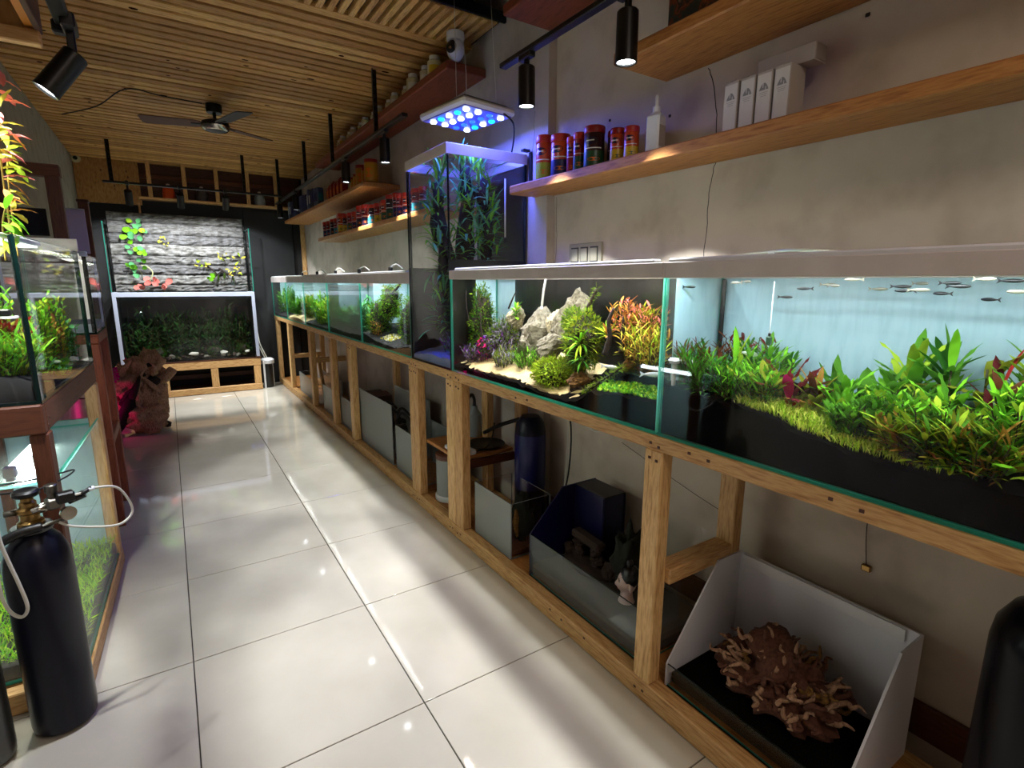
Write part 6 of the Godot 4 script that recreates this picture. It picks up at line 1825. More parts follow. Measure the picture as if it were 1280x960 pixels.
func moss_lump(label: String, at: Vector3, r: Vector3, sd: int, n: int, mats: Array) -> void:
	var t := thing("moss_cushion", label, "moss", at)
	put("core", blob(r * 0.85, 0.6, 14, sd, 28), M.driftwood_dark, t)
	var bumps := FastNoiseLite.new()
	bumps.seed = sd
	bumps.frequency = 14.0
	n = int(n * 1.6)
	var g := RandomNumberGenerator.new()
	g.seed = sd
	var fs := []
	for m in mats: fs.append(st_new(false))
	for k in n:
		var d := Vector3(g.randfn(), g.randfn(), g.randfn()).normalized()
		var lump := 1.0 + 0.55 * bumps.get_noise_3dv(d * r)
		var b := Basis(Quaternion(Vector3.UP, (d + Vector3(g.randfn(), g.randfn(), g.randfn()) * 0.6).normalized())) * Basis(Vector3.UP, g.randf() * TAU)
		fs[g.randi() % mats.size()].append_from(lf("needle" if k % 3 else "small"), 0, Transform3D(b.scaled(Vector3.ONE * (g.randf_range(0.35, 0.65) if k % 3 else g.randf_range(0.5, 0.9))), d * r * lump * g.randf_range(0.82, 1.06)))
	for i in mats.size():
		stuff(put("fronds", fs[i].commit(), M[mats[i]], t))

func branch(label: String, pts: Array, r: float, mossy: bool, sd: int) -> void:
	var t := thing("branch", label, "branch", pts[0])
	var c := []
	for p in curve(pts, 5): c.append(p - pts[0])
	var rad := []
	var g := RandomNumberGenerator.new()
	g.seed = sd
	for i in c.size(): rad.append(r * (1.0 - 0.55 * float(i) / c.size()) * g.randf_range(0.85, 1.2))
	put("wood", tube(c, rad, 8), M.driftwood_dark, t)
	if mossy:
		var st := st_new(false)
		for k in 260:
			var q: Vector3 = c[g.randi() % c.size()]
			var d := Vector3(g.randfn(), g.randfn() * 0.6, g.randfn()).normalized()
			st.append_from(lf("needle"), 0, Transform3D(Basis(Quaternion(Vector3.UP, d)).scaled(Vector3.ONE * g.randf_range(0.25, 0.5)), q + d * r * 0.5))
		stuff(put("moss", st.commit(), M.moss, t))

func tall_scape() -> void:
	# fern columns on dark wood, lit blue from above
	var spots := [
		["fern column on the aisle side of the tall tank, topmost", Vector3(1.24, 1.76, -2.62), 0.20], ["fern column on the aisle side of the tall tank, middle", Vector3(1.23, 1.60, -2.63), 0.18], ["fern column on the aisle side of the tall tank, low", Vector3(1.25, 1.42, -2.60), 0.18], ["fern column on the aisle side of the tall tank, at the bottom", Vector3(1.23, 1.15, -2.60), 0.20],
		["fern thicket at the top centre of the tall tank", Vector3(1.32, 1.78, -2.47), 0.20], ["fern thicket in the centre of the tall tank", Vector3(1.32, 1.62, -2.45), 0.22], ["fern thicket low in the centre of the tall tank", Vector3(1.33, 1.46, -2.46), 0.20], ["fern thicket at the foot of the tall tank", Vector3(1.32, 1.20, -2.50), 0.18],
		["fern spray at the top near the shelf end of the tall tank", Vector3(1.40, 1.74, -2.42), 0.18], ["fern spray halfway up near the shelf end of the tall tank", Vector3(1.41, 1.58, -2.40), 0.17], ["fern spray just above the black band of the tall tank", Vector3(1.42, 1.46, -2.43), 0.14]]
	var i := 0
	for s in spots:
		var t := grow("water_fern", s[0], "fern", s[1] - Vector3(0, s[2] * 0.55, 0), "frond", ["leaf_jade", "leaf_mid", "leaf_jade", "leaf_bright"], 78, Vector2(0.05, 1.5), Vector2(0.6, 1.2), 110 + i, "", s[2] * 1.15, 0.028)
		put("rootstock", blob(Vector3(0.03, s[2] * 0.5, 0.03), 0.7, 14, 130 + i, 16), M.driftwood_dark, t, T(Vector3(0, s[2] * 0.5, 0)))
		i += 1
	var w := thing("driftwood_post", "dark driftwood post running up the middle of the tall tank", "driftwood", Vector3(1.33, 0.95, -2.50))
	put("wood", tube(curve([Vector3(0, -0.02, 0), Vector3(0.02, 0.25, 0.03), Vector3(-0.02, 0.5, 0.0), Vector3(0.01, 0.8, 0.04)], 6), 0.035, 12), M.driftwood_dark, w)
	put("fork", tube(curve([Vector3(0, 0.35, 0.02), Vector3(-0.06, 0.5, -0.06), Vector3(-0.09, 0.75, -0.12)], 6), 0.022, 10), M.driftwood_dark, w)
	bush("fine_bush", "violet-tinted tuft on the pale blue sand of the tall tank", "aquarium plant", on("tall", 1.22, -2.45), Vector3(0.05, 0.10, 0.09), "small", ["leaf_violet", "leaf_jade", "lavender"], 24, 8, Vector2(0.8, 1.4), 150)
	w = thing("thermometer", "thin glass thermometer hanging near the end wall of the tall tank", "thermometer", Vector3(1.46, 1.50, -2.315))
	put("tube", tube([Vector3(0, 0.02, 0), Vector3(0, 0.30, 0)], 0.004, 8), M.hose, w)
	put("bulb_end", lathe([[0, -0.015], [0.008, -0.010], [0.008, 0.012], [0, 0.02]], 10), M.black_plastic, w)

func far_scapes() -> void:
	# first small tank: arch of mossy wood with a pale sand gap
	branch("mossy arch branch in the first small tank beyond the tall tank", [Vector3(1.22, 0.95, -3.58), Vector3(1.23, 1.10, -3.50), Vector3(1.23, 1.21, -3.38), Vector3(1.23, 1.25, -3.26), Vector3(1.23, 1.29, -3.18)], 0.014, true, 31)
	for e in [["first", Vector3(1.22, 1.02, -3.56), Vector3(0.07, 0.14, 0.09), ["moss_dark", "moss", "leaf_mid"]], ["second", Vector3(1.24, 1.16, -3.40), Vector3(0.06, 0.10, 0.09), ["moss", "leaf_mid", "moss_dark"]], ["third", Vector3(1.22, 1.04, -2.98), Vector3(0.07, 0.16, 0.10), ["moss_dark", "moss", "leaf_mid"]]]:
		moss_lump("%s dark mossy mound from the far side of the arch tank" % e[0], e[1], e[2], 40 + e[0].length(), 1300, e[3])
	bush("stem_bush", "tan leafy tuft at the foot of the mossy arch", "aquarium plant", on("far0", 1.18, -3.50), Vector3(0.03, 0.12, 0.05), "small", ["leaf_tan", "leaf_orange"], 14, 8, Vector2(0.8, 1.4), 171)
	carpet("pale sand patch with sparse tufts under the mossy arch", "far0", 1.16, 1.25, -3.40, -3.22, ["leaf_yellow", "stone_white"], 500, "round", Vector2(0.4, 0.8), 172)
	var data := [["far1", -4.45, 0.14, ["leaf_jade", "leaf_mid"]], ["far1", -4.15, 0.16, ["leaf_jade", "moss_dark"]], ["far1", -3.86, 0.22, ["leaf_deep", "leaf_jade"]], ["far2", -5.25, 0.24, ["leaf_mid", "leaf_bright"]], ["far2", -5.02, 0.20, ["leaf_lime", "leaf_bright"]], ["far2", -4.78, 0.24, ["leaf_mid", "leaf_lime"]], ["far3", -6.20, 0.18, ["leaf_mid", "leaf_deep"]], ["far3", -5.75, 0.22, ["leaf_olive", "leaf_mid"]], ["far4", -7.10, 0.25, ["leaf_deep", "leaf_mid"]], ["far4", -6.72, 0.28, ["leaf_mid", "leaf_deep"]]]
	for i in data.size():
		var d = data[i]
		bush("stem_bush", "%s green bush along the small tanks beyond the mossy arch tank" % ORD[i], "aquarium plant", on(d[0], 1.24, d[1]), Vector3(0.08, d[2] * 1.1, 0.15), "lance", d[3], 44, 11, Vector2(0.4, 0.8), 180 + i)
	bush("stem_bush", "vivid lime bush low in the third small tank", "aquarium plant", on("far2", 1.17, -5.05), Vector3(0.035, 0.12, 0.07), "small", ["leaf_lime", "leaf_bright"], 22, 9, Vector2(1.0, 1.6), 195)

func left_scapes() -> void:
	var o := L1(Vector3(-0.36, 0.949, -0.914))
	var at := func(x: float, y: float, z: float) -> Vector3: return L1(Vector3(x, 0.949 + y, z))
	bush("stem_bush", "bright yellow-green feathery bush in the planted tank behind the gas cylinder", "aquarium plant", at.call(-0.075, 0.04, -0.46), Vector3(0.035, 0.27, 0.06), "small", ["leaf_bright", "leaf_lime", "leaf_bright"], 44, 18, Vector2(0.8, 1.3), 210)
	bush("stem_bush", "rust-brown stem bush in the middle of that planted tank", "aquarium plant", at.call(-0.075, 0.03, -0.62), Vector3(0.035, 0.21, 0.06), "small", ["leaf_brown", "leaf_tan", "leaf_olive"], 36, 16, Vector2(0.8, 1.3), 211)
	bush("stem_bush", "tall green bush behind the rust-brown stems", "aquarium plant", at.call(-0.085, 0.03, -0.75), Vector3(0.04, 0.29, 0.05), "small", ["leaf_mid", "leaf_bright", "leaf_olive"], 40, 18, Vector2(0.8, 1.3), 212)
	bush("stem_bush", "dark small-leaved bush at the far end of that planted tank", "aquarium plant", at.call(-0.055, 0.02, -0.86), Vector3(0.03, 0.20, 0.03), "round", ["leaf_deep", "leaf_jade"], 18, 12, Vector2(0.8, 1.3), 213)
	bush("leafy_clump", "jade creeping clump at the foot of the feathery bush", "aquarium plant", at.call(-0.045, 0.012, -0.52), Vector3(0.03, 0.05, 0.10), "round", ["leaf_jade", "leaf_mid", "leaf_bright"], 34, 6, Vector2(0.7, 1.2), 214)
	bush("grass_clump", "long grassy clump at the front glass of that planted tank", "aquarium plant", at.call(-0.12, 0.05, -0.10), Vector3(0.10, 0.15, 0.06), "needle", ["leaf_bright", "leaf_mid", "leaf_olive"], 90, 12, Vector2(0.9, 1.8), 215)
	bush("leafy_clump", "low green clump between the grassy clump and the side glass", "aquarium plant", at.call(-0.06, 0.04, -0.20), Vector3(0.04, 0.10, 0.09), "small", ["leaf_bright", "leaf_jade", "leaf_mid"], 40, 10, Vector2(0.8, 1.4), 218)
	bush("stem_bush", "russet bush behind the long grassy clump", "aquarium plant", at.call(-0.12, 0.10, -0.22), Vector3(0.07, 0.15, 0.05), "small", ["leaf_brown", "leaf_red", "leaf_olive"], 44, 11, Vector2(1.0, 1.7), 216)
	bush("stem_bush", "tall mixed green bush at the wall side of that planted tank", "aquarium plant", at.call(-0.22, 0.10, -0.34), Vector3(0.09, 0.27, 0.12), "lance", ["leaf_mid", "leaf_bright", "leaf_olive"], 40, 11, Vector2(0.35, 0.65), 217)
	stone("white_stone", "flat white stone lying at the far end of that planted tank", at.call(-0.05, 0.028, -0.82), Vector3(0.025, 0.012, 0.05), "stone_white", 5, 20)
	# low tank: bright carpet
	var g := RandomNumberGenerator.new()
	g.seed = 77
	var t := thing("carpet_plant", "bright yellow-green carpet filling the low frosted tank", "carpet plant", L1(Vector3(-0.179, 0.135, -0.46)), L1_TURN)
	stuff(t)
	var fs := [st_new(false), st_new(false), st_new(false)]
	for k in 4200:
		var x := g.randf_range(-0.16, 0.163)
		var z := g.randf_range(-0.39, 0.39)
		var h := 0.03 * smoothstep(0.1, -0.16, x) + 0.02 * sin(z * 14.0 + x * 5.0)
		var b := Basis(Vector3.UP, g.randf() * TAU) * Basis(Vector3.RIGHT, g.randf_range(0.1, 1.1))
		fs[g.randi() % 3].append_from(lf("needle"), 0, Transform3D(b.scaled(Vector3.ONE * g.randf_range(0.5, 1.0)), Vector3(x, h * 0.7, z)))
	var cm := ["leaf_lime", "leaf_bright", "carpet_a"]
	for i in 3: stuff(put("foliage", fs[i].commit(), M[cm[i]], t))
	# emersed stems over the planted tank
	emersed("red-topped emersed stem leaning out under the tilted spotlight", Vector3(-0.425, 1.40, -2.46), 0.58, ["leaf_rose", "leaf_rose", "leaf_yellow"], 13, 221, 0.05)
	emersed("yellow and orange leaved emersed stem above the planted tank", Vector3(-0.415, 1.38, -2.42), 0.44, ["leaf_yellow", "leaf_yellow", "leaf_orange", "leaf_lime"], 17, 222, 0.02)
	emersed("lime emersed stem with long pointed leaves beside the orange one", Vector3(-0.425, 1.38, -2.52), 0.36, ["leaf_lime", "leaf_yellow", "leaf_lime"], 13, 224, 0.03)
	emersed("green emersed stem at the rim of the planted tank", Vector3(-0.43, 1.36, -2.36), 0.16, ["leaf_bright", "leaf_lime"], 9, 223, 0.03)

func emersed(label: String, at: Vector3, h: float, mats: Array, n: int, sd: int, lean: float) -> void:
	var t := thing("emersed_plant", label, "plant", at)
	var g := RandomNumberGenerator.new()
	g.seed = sd
	var pts := curve([Vector3(0, 0, 0), Vector3(lean * 0.15, h * 0.4, 0.01), Vector3(lean * 0.4, h * 0.75, 0.015), Vector3(lean * 0.8, h, 0.02)], 5)
	put("stem", tube(pts, 0.0028, 6), mat("stem_pale", Color(0.60, 0.50, 0.20), 0.5), t)
	for k in n:
		var f := 0.25 + 0.75 * float(k) / (n - 1)
		var p: Vector3 = pts[mini(int(f * (pts.size() - 1)), pts.size() - 1)]
		var yaw := k * 2.4 + g.randf_range(-0.3, 0.3)
		if k % 3: yaw = g.randf_range(0.3, 1.9)
		var b := Basis(Vector3.UP, yaw) * Basis(Vector3.RIGHT, g.randf_range(1.1, 1.9) if f < 0.95 else g.randf_range(0.2, 0.9))
		part("leaf", lf("broad"), M[mats[mini(int((1.0 - f) * mats.size()), mats.size() - 1)]], t, Transform3D(b.scaled(Vector3(0.95, 1.30, 1.1) * g.randf_range(0.75, 1.05)), p))

func end_scape() -> void:
	# dark planted tank under the slate wall
	var a := Vector3(0.185, 0.400, -6.95)
	for i in 9:
		var x := -0.55 + 0.135 * i
		bush("dark_fern", "%s dark fern clump across the tank below the slate wall" % ORD[i], "fern", a + Vector3(x, 0.02, -0.20 - 0.04 * (i % 3)), Vector3(0.12, 0.52 + 0.10 * (i % 2), 0.08), "lance", ["fern_dark", "fern_black", "fern_dark"], 30, 13, Vector2(0.5, 1.0), 240 + i)
	var g := RandomNumberGenerator.new()
	g.seed = 12
	var whites := [0.05, 0.36, 0.60, -0.36]
	for i in 4:
		stone("white_stone", "%s pale stone on the tank floor below the slate wall" % ["first bright", "second bright broad", "small third", "rounded"][i], a + Vector3(whites[i] - 0.05, 0.075, -0.06 - 0.02 * (i % 2)), Vector3(0.05 if i < 2 else 0.035, 0.028, 0.03), "stone_white", 60 + i, 16)
	for i in 22:
		var x := -0.60 + 0.056 * i
		stone("pebble", "%s dark pebble in the row along the terrarium front glass" % ORD[i], a + Vector3(x + g.randf_range(-0.01, 0.01), 0.03 + g.randf_range(0, 0.02), -0.06 - g.randf() * 0.05), Vector3(g.randf_range(0.025, 0.045), g.randf_range(0.02, 0.035), 0.03), ["ornament_stone", "stone_grey", "stone_mossy"][i % 3], 70 + i, 18, Basis.IDENTITY, "pebbles in the terrarium tank")
	for i in 4:
		moss_lump("%s dark moss ball on the tank floor below the slate wall" % ORD[i], a + Vector3([-0.42, -0.33, 0.22, 0.52][i], 0.10, -0.10), Vector3(0.06, 0.055, 0.05), 90 + i, 300, ["moss_dark", "leaf_deep"])
	# plants hung on the slate
	var w := Vector3(0.185, 1.17, -7.26)
	var hung := [
		["leafy pothos vine at the top corner of the slate wall", Vector3(-0.42, 0.70, 0.03), "vine", ["leaf_bright", "leaf_jade", "leaf_lime"], 15, 0.9, 1.2, 0.12],
		["trailing pothos leaves under the top corner vine", Vector3(-0.44, 0.50, 0.03), "vine", ["leaf_jade", "leaf_bright"], 9, 0.8, 1.1, 0.10],
		["blue-green creeping leaves beside the terrarium side glass", Vector3(-0.46, 0.28, 0.03), "vine", ["leaf_jade", "leaf_jade", "leaf_mid"], 11, 0.7, 1.0, 0.10],
		["small yellow-green tuft high on the slate wall", Vector3(-0.17, 0.56, 0.03), "broad", ["leaf_lime", "leaf_yellow"], 10, 0.35, 0.55, 0.05],
		["yellow tuft at the top right of the dangling sticks on slate", Vector3(0.40, 0.40, 0.03), "broad", ["leaf_yellow", "leaf_lime"], 9, 0.35, 0.6, 0.05],
		["pale trailing leaves near the terrarium end glass", Vector3(0.56, 0.40, 0.03), "broad", ["leaf_yellow", "leaf_lime"], 5, 0.6, 0.9, 0.06],
		["row of yellow leaves along the dangling sticks on slate", Vector3(0.52, 0.26, 0.03), "broad", ["leaf_yellow", "leaf_lime", "leaf_tan"], 12, 0.4, 0.6, 0.07],
		["yellow leaves at the start of the dangling sticks on slate", Vector3(0.20, 0.31, 0.03), "broad", ["leaf_yellow", "leaf_lime"], 10, 0.4, 0.7, 0.06],
		["single bright green leaf low on the slate wall", Vector3(0.26, 0.14, 0.03), "vine", ["leaf_bright", "leaf_lime"], 4, 0.7, 1.0, 0.04]]
	for i in hung.size():
		var h = hung[i]
		hang_plant(h[0], w + h[1], h[2], h[3], h[4], Vector2(h[5], h[6]), h[7], 300 + i)
	hang_plant("cluster of coral-pink leaves on the white frame of the terrarium", w + Vector3(-0.27, 0.10, 0.05), "vine", ["leaf_rose"], 8, Vector2(0.9, 1.3), 0.09, 320)
	hang_plant("small coral-pink leaf pair at the terrarium side glass", w + Vector3(-0.42, 0.07, 0.06), "vine", ["leaf_rose"], 4, Vector2(0.9, 1.2), 0.05, 321)
	for i in 4:
		var s = [[0.24, 0.30, 0.14, -0.16], [0.36, 0.28, 0.10, -0.12], [0.40, 0.25, -0.12, -0.10], [0.52, 0.24, -0.05, -0.14]][i]
		var t := thing("dangling_stick", "%s dark forked stick hanging on the slate wall" % ORD[i], "stick", w + Vector3(s[0], s[1], 0.02))
		put("wood", tube(curve([Vector3(0, 0, 0), Vector3(s[2] * 0.5, s[3] * 0.4, 0.02), Vector3(s[2], s[3], 0.015)], 5), [0.012, 0.011, 0.010, 0.010, 0.009, 0.008, 0.008, 0.007, 0.006, 0.005, 0.004], 8), M.driftwood_dark, t)
		put("leaf", lf("broad"), M.moss_dark, t, Transform3D(R(2.6, 0.3 * i, 0.2).scaled(Vector3.ONE * 1.0), Vector3(s[2] * 0.5, s[3] * 0.4, 0.03)))
	var t := thing("root_loop", "pale looping root hanging by the terrarium side glass", "root", w + Vector3(-0.40, 0.30, 0.05))
	put("root", tube(curve([Vector3(0, 0, 0), Vector3(0.06, -0.02, 0.01), Vector3(0.10, -0.08, 0.01), Vector3(0.07, -0.16, 0.0)], 6), 0.007, 6), mat("root_pale", Color(0.62, 0.62, 0.45), 0.6), t)
	put("tip", tube([Vector3(0.07, -0.16, 0.0), Vector3(0.05, -0.20, 0.0)], [0.006, 0.002], 6), M.root_pale, t)

func hang_plant(label: String, at: Vector3, kind: String, mats: Array, n: int, size: Vector2, r: float, sd: int) -> void:
	var t := thing("hanging_plant", label, "plant", at)
	var g := RandomNumberGenerator.new()
	g.seed = sd
	put("stem", tube(curve([Vector3(-r * 0.6, r * 0.4, -0.02), Vector3(0, 0.0, 0.0), Vector3(r * 0.5, -r * 0.6, 0.0), Vector3(r * 0.6, -r * 1.1, -0.01)], 4), 0.004, 5), M.stem, t)
	for k in n:
		var p := Vector3(g.randf_range(-r, r), g.randf_range(-r, r) * 0.8, g.randf_range(0, 0.05))
		var b := Basis(Vector3(0, 0, 1), g.randf_range(-2.6, 2.6)) * Basis(Vector3.RIGHT, g.randf_range(-0.1, 0.8))
		part("leaf", lf(kind), M[mats[g.randi() % mats.size()]], t, Transform3D(b.scaled(Vector3.ONE * g.randf_range(size.x, size.y)), p))

func fish_mesh() -> Array:
	# slender body along z (head at +z) and a forked tail
	var st := st_new(false)
	lathe_into(st, [[0, -0.016], [0.0012, -0.013], [0.0024, -0.006], [0.0030, 0.001], [0.0027, 0.008], [0.0016, 0.014], [0, 0.0165]], 10, Transform3D(Basis(Vector3.RIGHT, PI / 2).scaled(Vector3(0.62, 1.25, 1)), Vector3.ZERO))
	var tail := extrude([Vector2(-0.012, 0), Vector2(-0.021, 0.0048), Vector2(-0.0185, 0), Vector2(-0.021, -0.0048)], 0.0006)
	return [done(st), tail]

func fish_and_fittings() -> void:
	var fm := fish_mesh()
	var spots := [[1.20, 1.285, -0.955, 0], [1.22, 1.297, -0.83, 1], [1.25, 1.30, -0.82, 1], [1.29, 1.262, -0.735, 2], [1.22, 1.284, -0.655, 0], [1.28, 1.293, -0.63, 1], [1.24, 1.291, -0.60, 1], [1.20, 1.304, -0.545, 1], [1.30, 1.284, -0.535, 1], [1.24, 1.29, -0.47, 0], [1.22, 1.282, -0.458, 0], [1.30, 1.296, -0.46, 1], [1.20, 1.284, -0.425, 1], [1.26, 1.277, -0.41, 2], [1.22, 1.297, -0.385, 2], [1.20, 1.291, -0.365, 0], [1.29, 1.267, -0.345, 0], [1.18, 1.304, -0.325, 1], [1.24, 1.301, -0.305, 2], [1.20, 1.283, -0.285, 1], [1.20, 1.270, -0.255, 2], [1.25, 1.301, -0.255, 0], [1.18, 1.304, -0.245, 1], [1.20, 1.286, -0.215, 0]]
	for i in spots.size():
		var s = spots[i]
		var t := thing("fish", "%s small slender fish under the surface of the largest tank" % ORD[i], "fish", Vector3(s[0], s[1], s[2]), rng.randf_range(-0.5, 0.5) + (PI if i % 3 == 1 else 0.0), "slender fish in the largest tank")
		put("body", fm[0], [M.fish_dark, M.fish_silver, M.fish_dark][s[3]], t)
		put("tail_fin", fm[1], [M.fish_dark, M.fish_silver, M.fish_dark][s[3]], t, T(Vector3.ZERO, R(0, -PI / 2, 0)))
	# larger pale fish and white fish-like shapes
	for e in [["pale silvery fish before the dark bush at the far corner of the largest tank", Vector3(1.165, 1.085, -0.93), 0.4], ["white fish half hidden between the lime lance leaves", Vector3(1.26, 1.115, -0.80), -0.3], ["long white fish-like shape before the dark soil of the rocky tank", Vector3(1.19, 1.025, -1.24), 0.2], ["white fish-like shape close to the end glass of the rocky tank", Vector3(1.18, 1.03, -1.05), 0.9]]:
		var t := thing("fish", e[0], "fish", e[1], e[2])
		put("body", fm[0], M.fish_white, t, T(Vector3.ZERO, Basis().scaled(Vector3(2.0, 2.0, 1.9))))
		put("tail_fin", fm[1], M.fish_white, t, T(Vector3.ZERO, R(0, -PI / 2, 0).scaled(Vector3(2.0, 2.0, 1.9))))
	# drop checker hanging in the largest tank
	var d := thing("drop_checker", "small green glass indicator hanging in front of the pale backdrop", "indicator", Vector3(1.20, 1.160, -0.715))
	put("vial", box(Vector3(0.012, 0.022, 0.012), 0.003), M.print_green, d)
	put("tube", tube([Vector3(0, 0.011, 0), Vector3(0, 0.035, 0.0), Vector3(0, 0.14, 0.0)], 0.0016, 6), M.clear_hose, d)
	put("neck", lathe([[0, 0.010], [0.003, 0.011], [0.003, 0.018], [0, 0.019]], 8), M.black_plastic, d)
	# inlet in the far corner, white fittings behind the front glass
	d = thing("inlet_pipe", "clear inlet pipe in the far corner of the largest tank", "pipe", Vector3(1.145, 0.95, -0.945))
	put("pipe", tube([Vector3(0, 0, 0), Vector3(0, 0.06, 0), Vector3(0, 0.13, 0)], 0.006, 10), M.clear_hose, d)
	put("cup", lathe([[0, 0.13], [0.012, 0.13], [0.018, 0.138], [0.012, 0.144], [0, 0.145]], 14), M.fish_white, d)
	# suction cup on the aisle glass of the planted tank behind the cylinder
	d = thing("pipe_fitting", "white plastic pipe fitting inside the planted tank behind the gas cylinder", "fitting", L1(Vector3(-0.085, 1.185, -0.17)))
	put("ring", lathe([[0.022, 0], [0.030, 0.0], [0.030, 0.006], [0.022, 0.006]], 18), M.white_plastic, d)
	put("block", box(Vector3(0.03, 0.02, 0.03), 0.004), M.black_plastic, d, T(Vector3(0, 0.017, 0)))
	# two glass jets on the rim of the tall tank: hanging lamp bracket and cable
	d = thing("lamp_panel_hanger", "square blue and white lamp panel hanging over the tall tank", "lamp", Vector3(1.265, 2.045, -2.345), 0.15)
	var housing := put("housing", box(Vector3(0.30, 0.032, 0.36), 0.010), M.white_plastic, d, T(Vector3(0, 0.022, 0)))
	put("diffuser_plate", box(Vector3(0.27, 0.006, 0.33), 0.001), mat("panel_plate", Color(0.42, 0.40, 0.80), 0.3), housing, T(Vector3(0, -0.018, 0)))
	put("fin", box(Vector3(0.25, 0.02, 0.30), 0.006), M.steel_dull, housing, T(Vector3(0, 0.022, 0)))
	for i in 4:
		for k in 5:
			var kind: String = ["led_white", "led_blue", "led_white", "led_cyan", "led_blue", "led_white"][(i * 2 + k * 3) % 6]
			part("led", lathe([[0, -0.004], [0.013, -0.004], [0.015, 0.0], [0.015, 0.003], [0, 0.003]], 14), M[kind], housing, T(Vector3(-0.10 + 0.066 * i, -0.024, -0.13 + 0.065 * k)))
	area(d, Vector3(0, -0.012, 0), Vector2(0.25, 0.31), 2.1, Color(0.30, 0.36, 1.0))
	put("wire", tube([Vector3(-0.02, 0.04, -0.05), Vector3(0.01, 0.55, -0.10)], 0.0015, 5), M.hose, d)
	put("wire", tube([Vector3(0.10, 0.04, 0.10), Vector3(0.08, 0.55, 0.08)], 0.0015, 5), M.hose, d)
	put("lead", tube(curve([Vector3(0.08, 0.01, 0.17), Vector3(0.14, -0.02, 0.17), Vector3(0.19, -0.07, 0.12), Vector3(0.21, -0.13, 0.08)], 6), 0.004, 6), M.rubber, d)
	d = thing("overflow_hook", "black plastic hook over the shelf-side rim of the tall tank", "hook", Vector3(1.555, 1.925, -2.262))
	put("arm", box(Vector3(0.04, 0.012, 0.03), 0.003), M.black_plastic, d, T(Vector3(-0.01, 0.006, 0)))
	put("drop", box(Vector3(0.012, 0.20, 0.022), 0.003), M.black_plastic, d, T(Vector3(0.014, -0.10, 0.010)))
	d = thing("rim_cable", "white cable lying on the rim of the largest tank", "cable", Vector3(1.20, 1.358, -0.80))
	put("cable", tube(curve([Vector3(-0.05, 0.0, -0.15), Vector3(0.0, 0.004, -0.05), Vector3(0.02, 0.012, 0.06), Vector3(-0.01, 0.010, 0.15), Vector3(0.06, 0.0, 0.25)], 6), 0.004, 6), M.hose, d)
	put("clip", box(Vector3(0.01, 0.012, 0.02), 0.002), M.white_plastic, d, T(Vector3(0.02, 0.008, 0.06)))
	for i in 5:
		d = thing("rim_clip", "%s small fitting clipped on the rims of the far tanks" % ORD[i], "fitting", Vector3(1.14, 1.355, -3.1 - 0.62 * i), 0.0, "fittings on the far tank rims")
		put("body", box(Vector3(0.02, 0.03, 0.03), 0.004), M.black_plastic, d, T(Vector3(0, 0.015, 0)))
		put("tube", tube(curve([Vector3(0, 0.03, 0), Vector3(0.03, 0.045, 0.02), Vector3(0.06, 0.02, 0.04)], 5), 0.004, 6), M.hose, d)

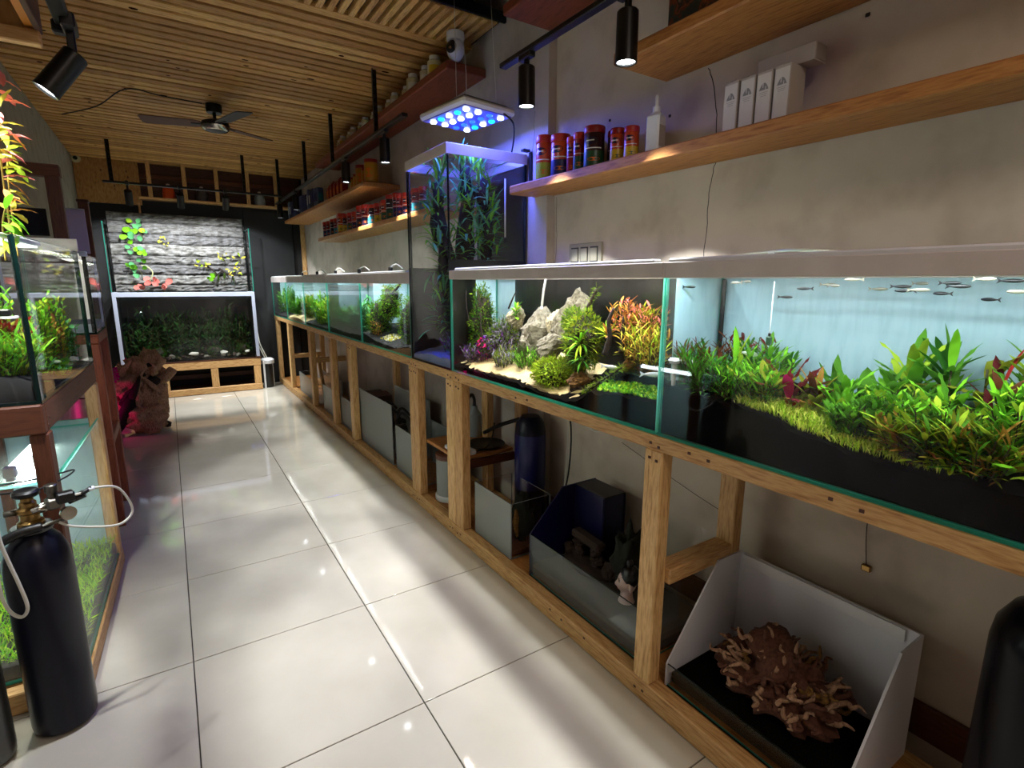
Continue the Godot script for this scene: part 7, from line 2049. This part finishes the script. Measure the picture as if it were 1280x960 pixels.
func ceiling_things() -> void:
	# ceiling fan, at rest
	var t := thing("ceiling_fan", "dark ceiling fan with brushed blades in the middle of the slatted ceiling", "fan", Vector3(0.425, 2.43, -4.72))
	put("canopy", lathe([[0, 0.09], [0.05, 0.09], [0.055, 0.11], [0.055, 0.148], [0, 0.148]], 24), M.black_metal, t)
	put("rod", tube([Vector3(0, 0.03, 0), Vector3(0, 0.10, 0)], 0.012, 10), M.black_metal, t)
	put("motor", lathe([[0, -0.035], [0.06, -0.035], [0.085, -0.022], [0.098, 0.0], [0.090, 0.025], [0.05, 0.04], [0, 0.04]], 32), M.black_metal, t)
	put("trim_ring", lathe([[0.070, -0.034], [0.080, -0.031], [0.094, -0.016], [0.099, -0.004], [0.096, -0.001], [0.080, -0.026], [0.070, -0.031]], 32), M.chrome, t)
	for k in 3:
		var yaw: float = [-1.257, 0.57, 2.88][k]
		var b := put("blade", extrude([Vector2(0.09, -0.04), Vector2(0.14, -0.058), Vector2(0.46, -0.066), Vector2(0.48, -0.05), Vector2(0.48, 0.05), Vector2(0.46, 0.066), Vector2(0.14, 0.058), Vector2(0.09, 0.04)], 0.006), M.steel_fan if k == 0 else M.brown_x, t, T(Vector3(0, 0.01, 0), Basis(Vector3.UP, yaw) * R(PI / 2 + 0.16, 0, 0)))
		put("blade_arm", box(Vector3(0.10, 0.022, 0.008), 0.002), M.black_metal, b, T(Vector3(0.11, 0, 0.004)))
	# security camera
	t = thing("security_camera", "white dome security camera under the slatted ceiling edge", "camera", Vector3(1.395, CEIL - 0.003, -2.70))
	put("base", lathe([[0, -0.006], [0.046, -0.006], [0.047, -0.034], [0.044, -0.045], [0.0, -0.045]], 28), M.white_plastic, t)
	var hd := put("head", blob(Vector3(0.046, 0.055, 0.046), 0.0, 1.0, 1, 28), M.white_plastic, t, T(Vector3(0, -0.088, 0)))
	put("face_plate", lathe([[0, 0.0], [0.030, 0.0], [0.031, 0.004], [0.022, 0.010], [0, 0.011]], 24), M.black_plastic, hd, T(Vector3(-0.033, 0.004, 0.018), Basis(Quaternion(Vector3.UP, Vector3(-0.88, 0.05, 0.48).normalized()))))
	put("lens", lathe([[0, 0.0], [0.009, 0.0], [0.008, 0.004], [0, 0.005]], 14), M.chrome, hd, T(Vector3(-0.043, -0.004, 0.024), Basis(Quaternion(Vector3.UP, Vector3(-0.88, 0.05, 0.48).normalized()))))
	put("lead", tube([Vector3(0.03, -0.04, 0.03), Vector3(0.045, -0.2, 0.03), Vector3(0.05, -0.32, 0.02)], 0.002, 5), M.hose, t)
	# round white ceiling-corner speaker on the plywood sheet
	t = thing("round_outlet", "small round white outlet on the plywood sheet in the corner", "outlet", Vector3(-0.665, 2.555, END + 0.045))
	put("ring", lathe([[0, 0], [0.045, 0], [0.045, 0.010], [0.028, 0.014], [0, 0.014]], 20), M.bottle_cream, t, T(Vector3.ZERO, R(PI / 2, 0, 0)))
	put("hole", lathe([[0, 0.014], [0.020, 0.014], [0.020, 0.016], [0, 0.016]], 16), M.dark_void, t, T(Vector3.ZERO, R(PI / 2, 0, 0)))
	t = thing("ceiling_cable", "thin dark cable running along the slats beside the fan", "cable", Vector3(-0.10, CEIL - 0.006, -4.72))
	put("cable", tube(curve([Vector3(0.45, 0, 0), Vector3(0.2, 0, 0.03), Vector3(0.0, 0.0, 0.05), Vector3(-0.2, 0.0, -0.5), Vector3(-0.45, 0.0, -0.9)], 6), 0.004, 5), M.rubber, t)
	put("clip", box(Vector3(0.015, 0.010, 0.012), 0.002), M.black_plastic, t, T(Vector3(0.0, 0.0, 0.05)))
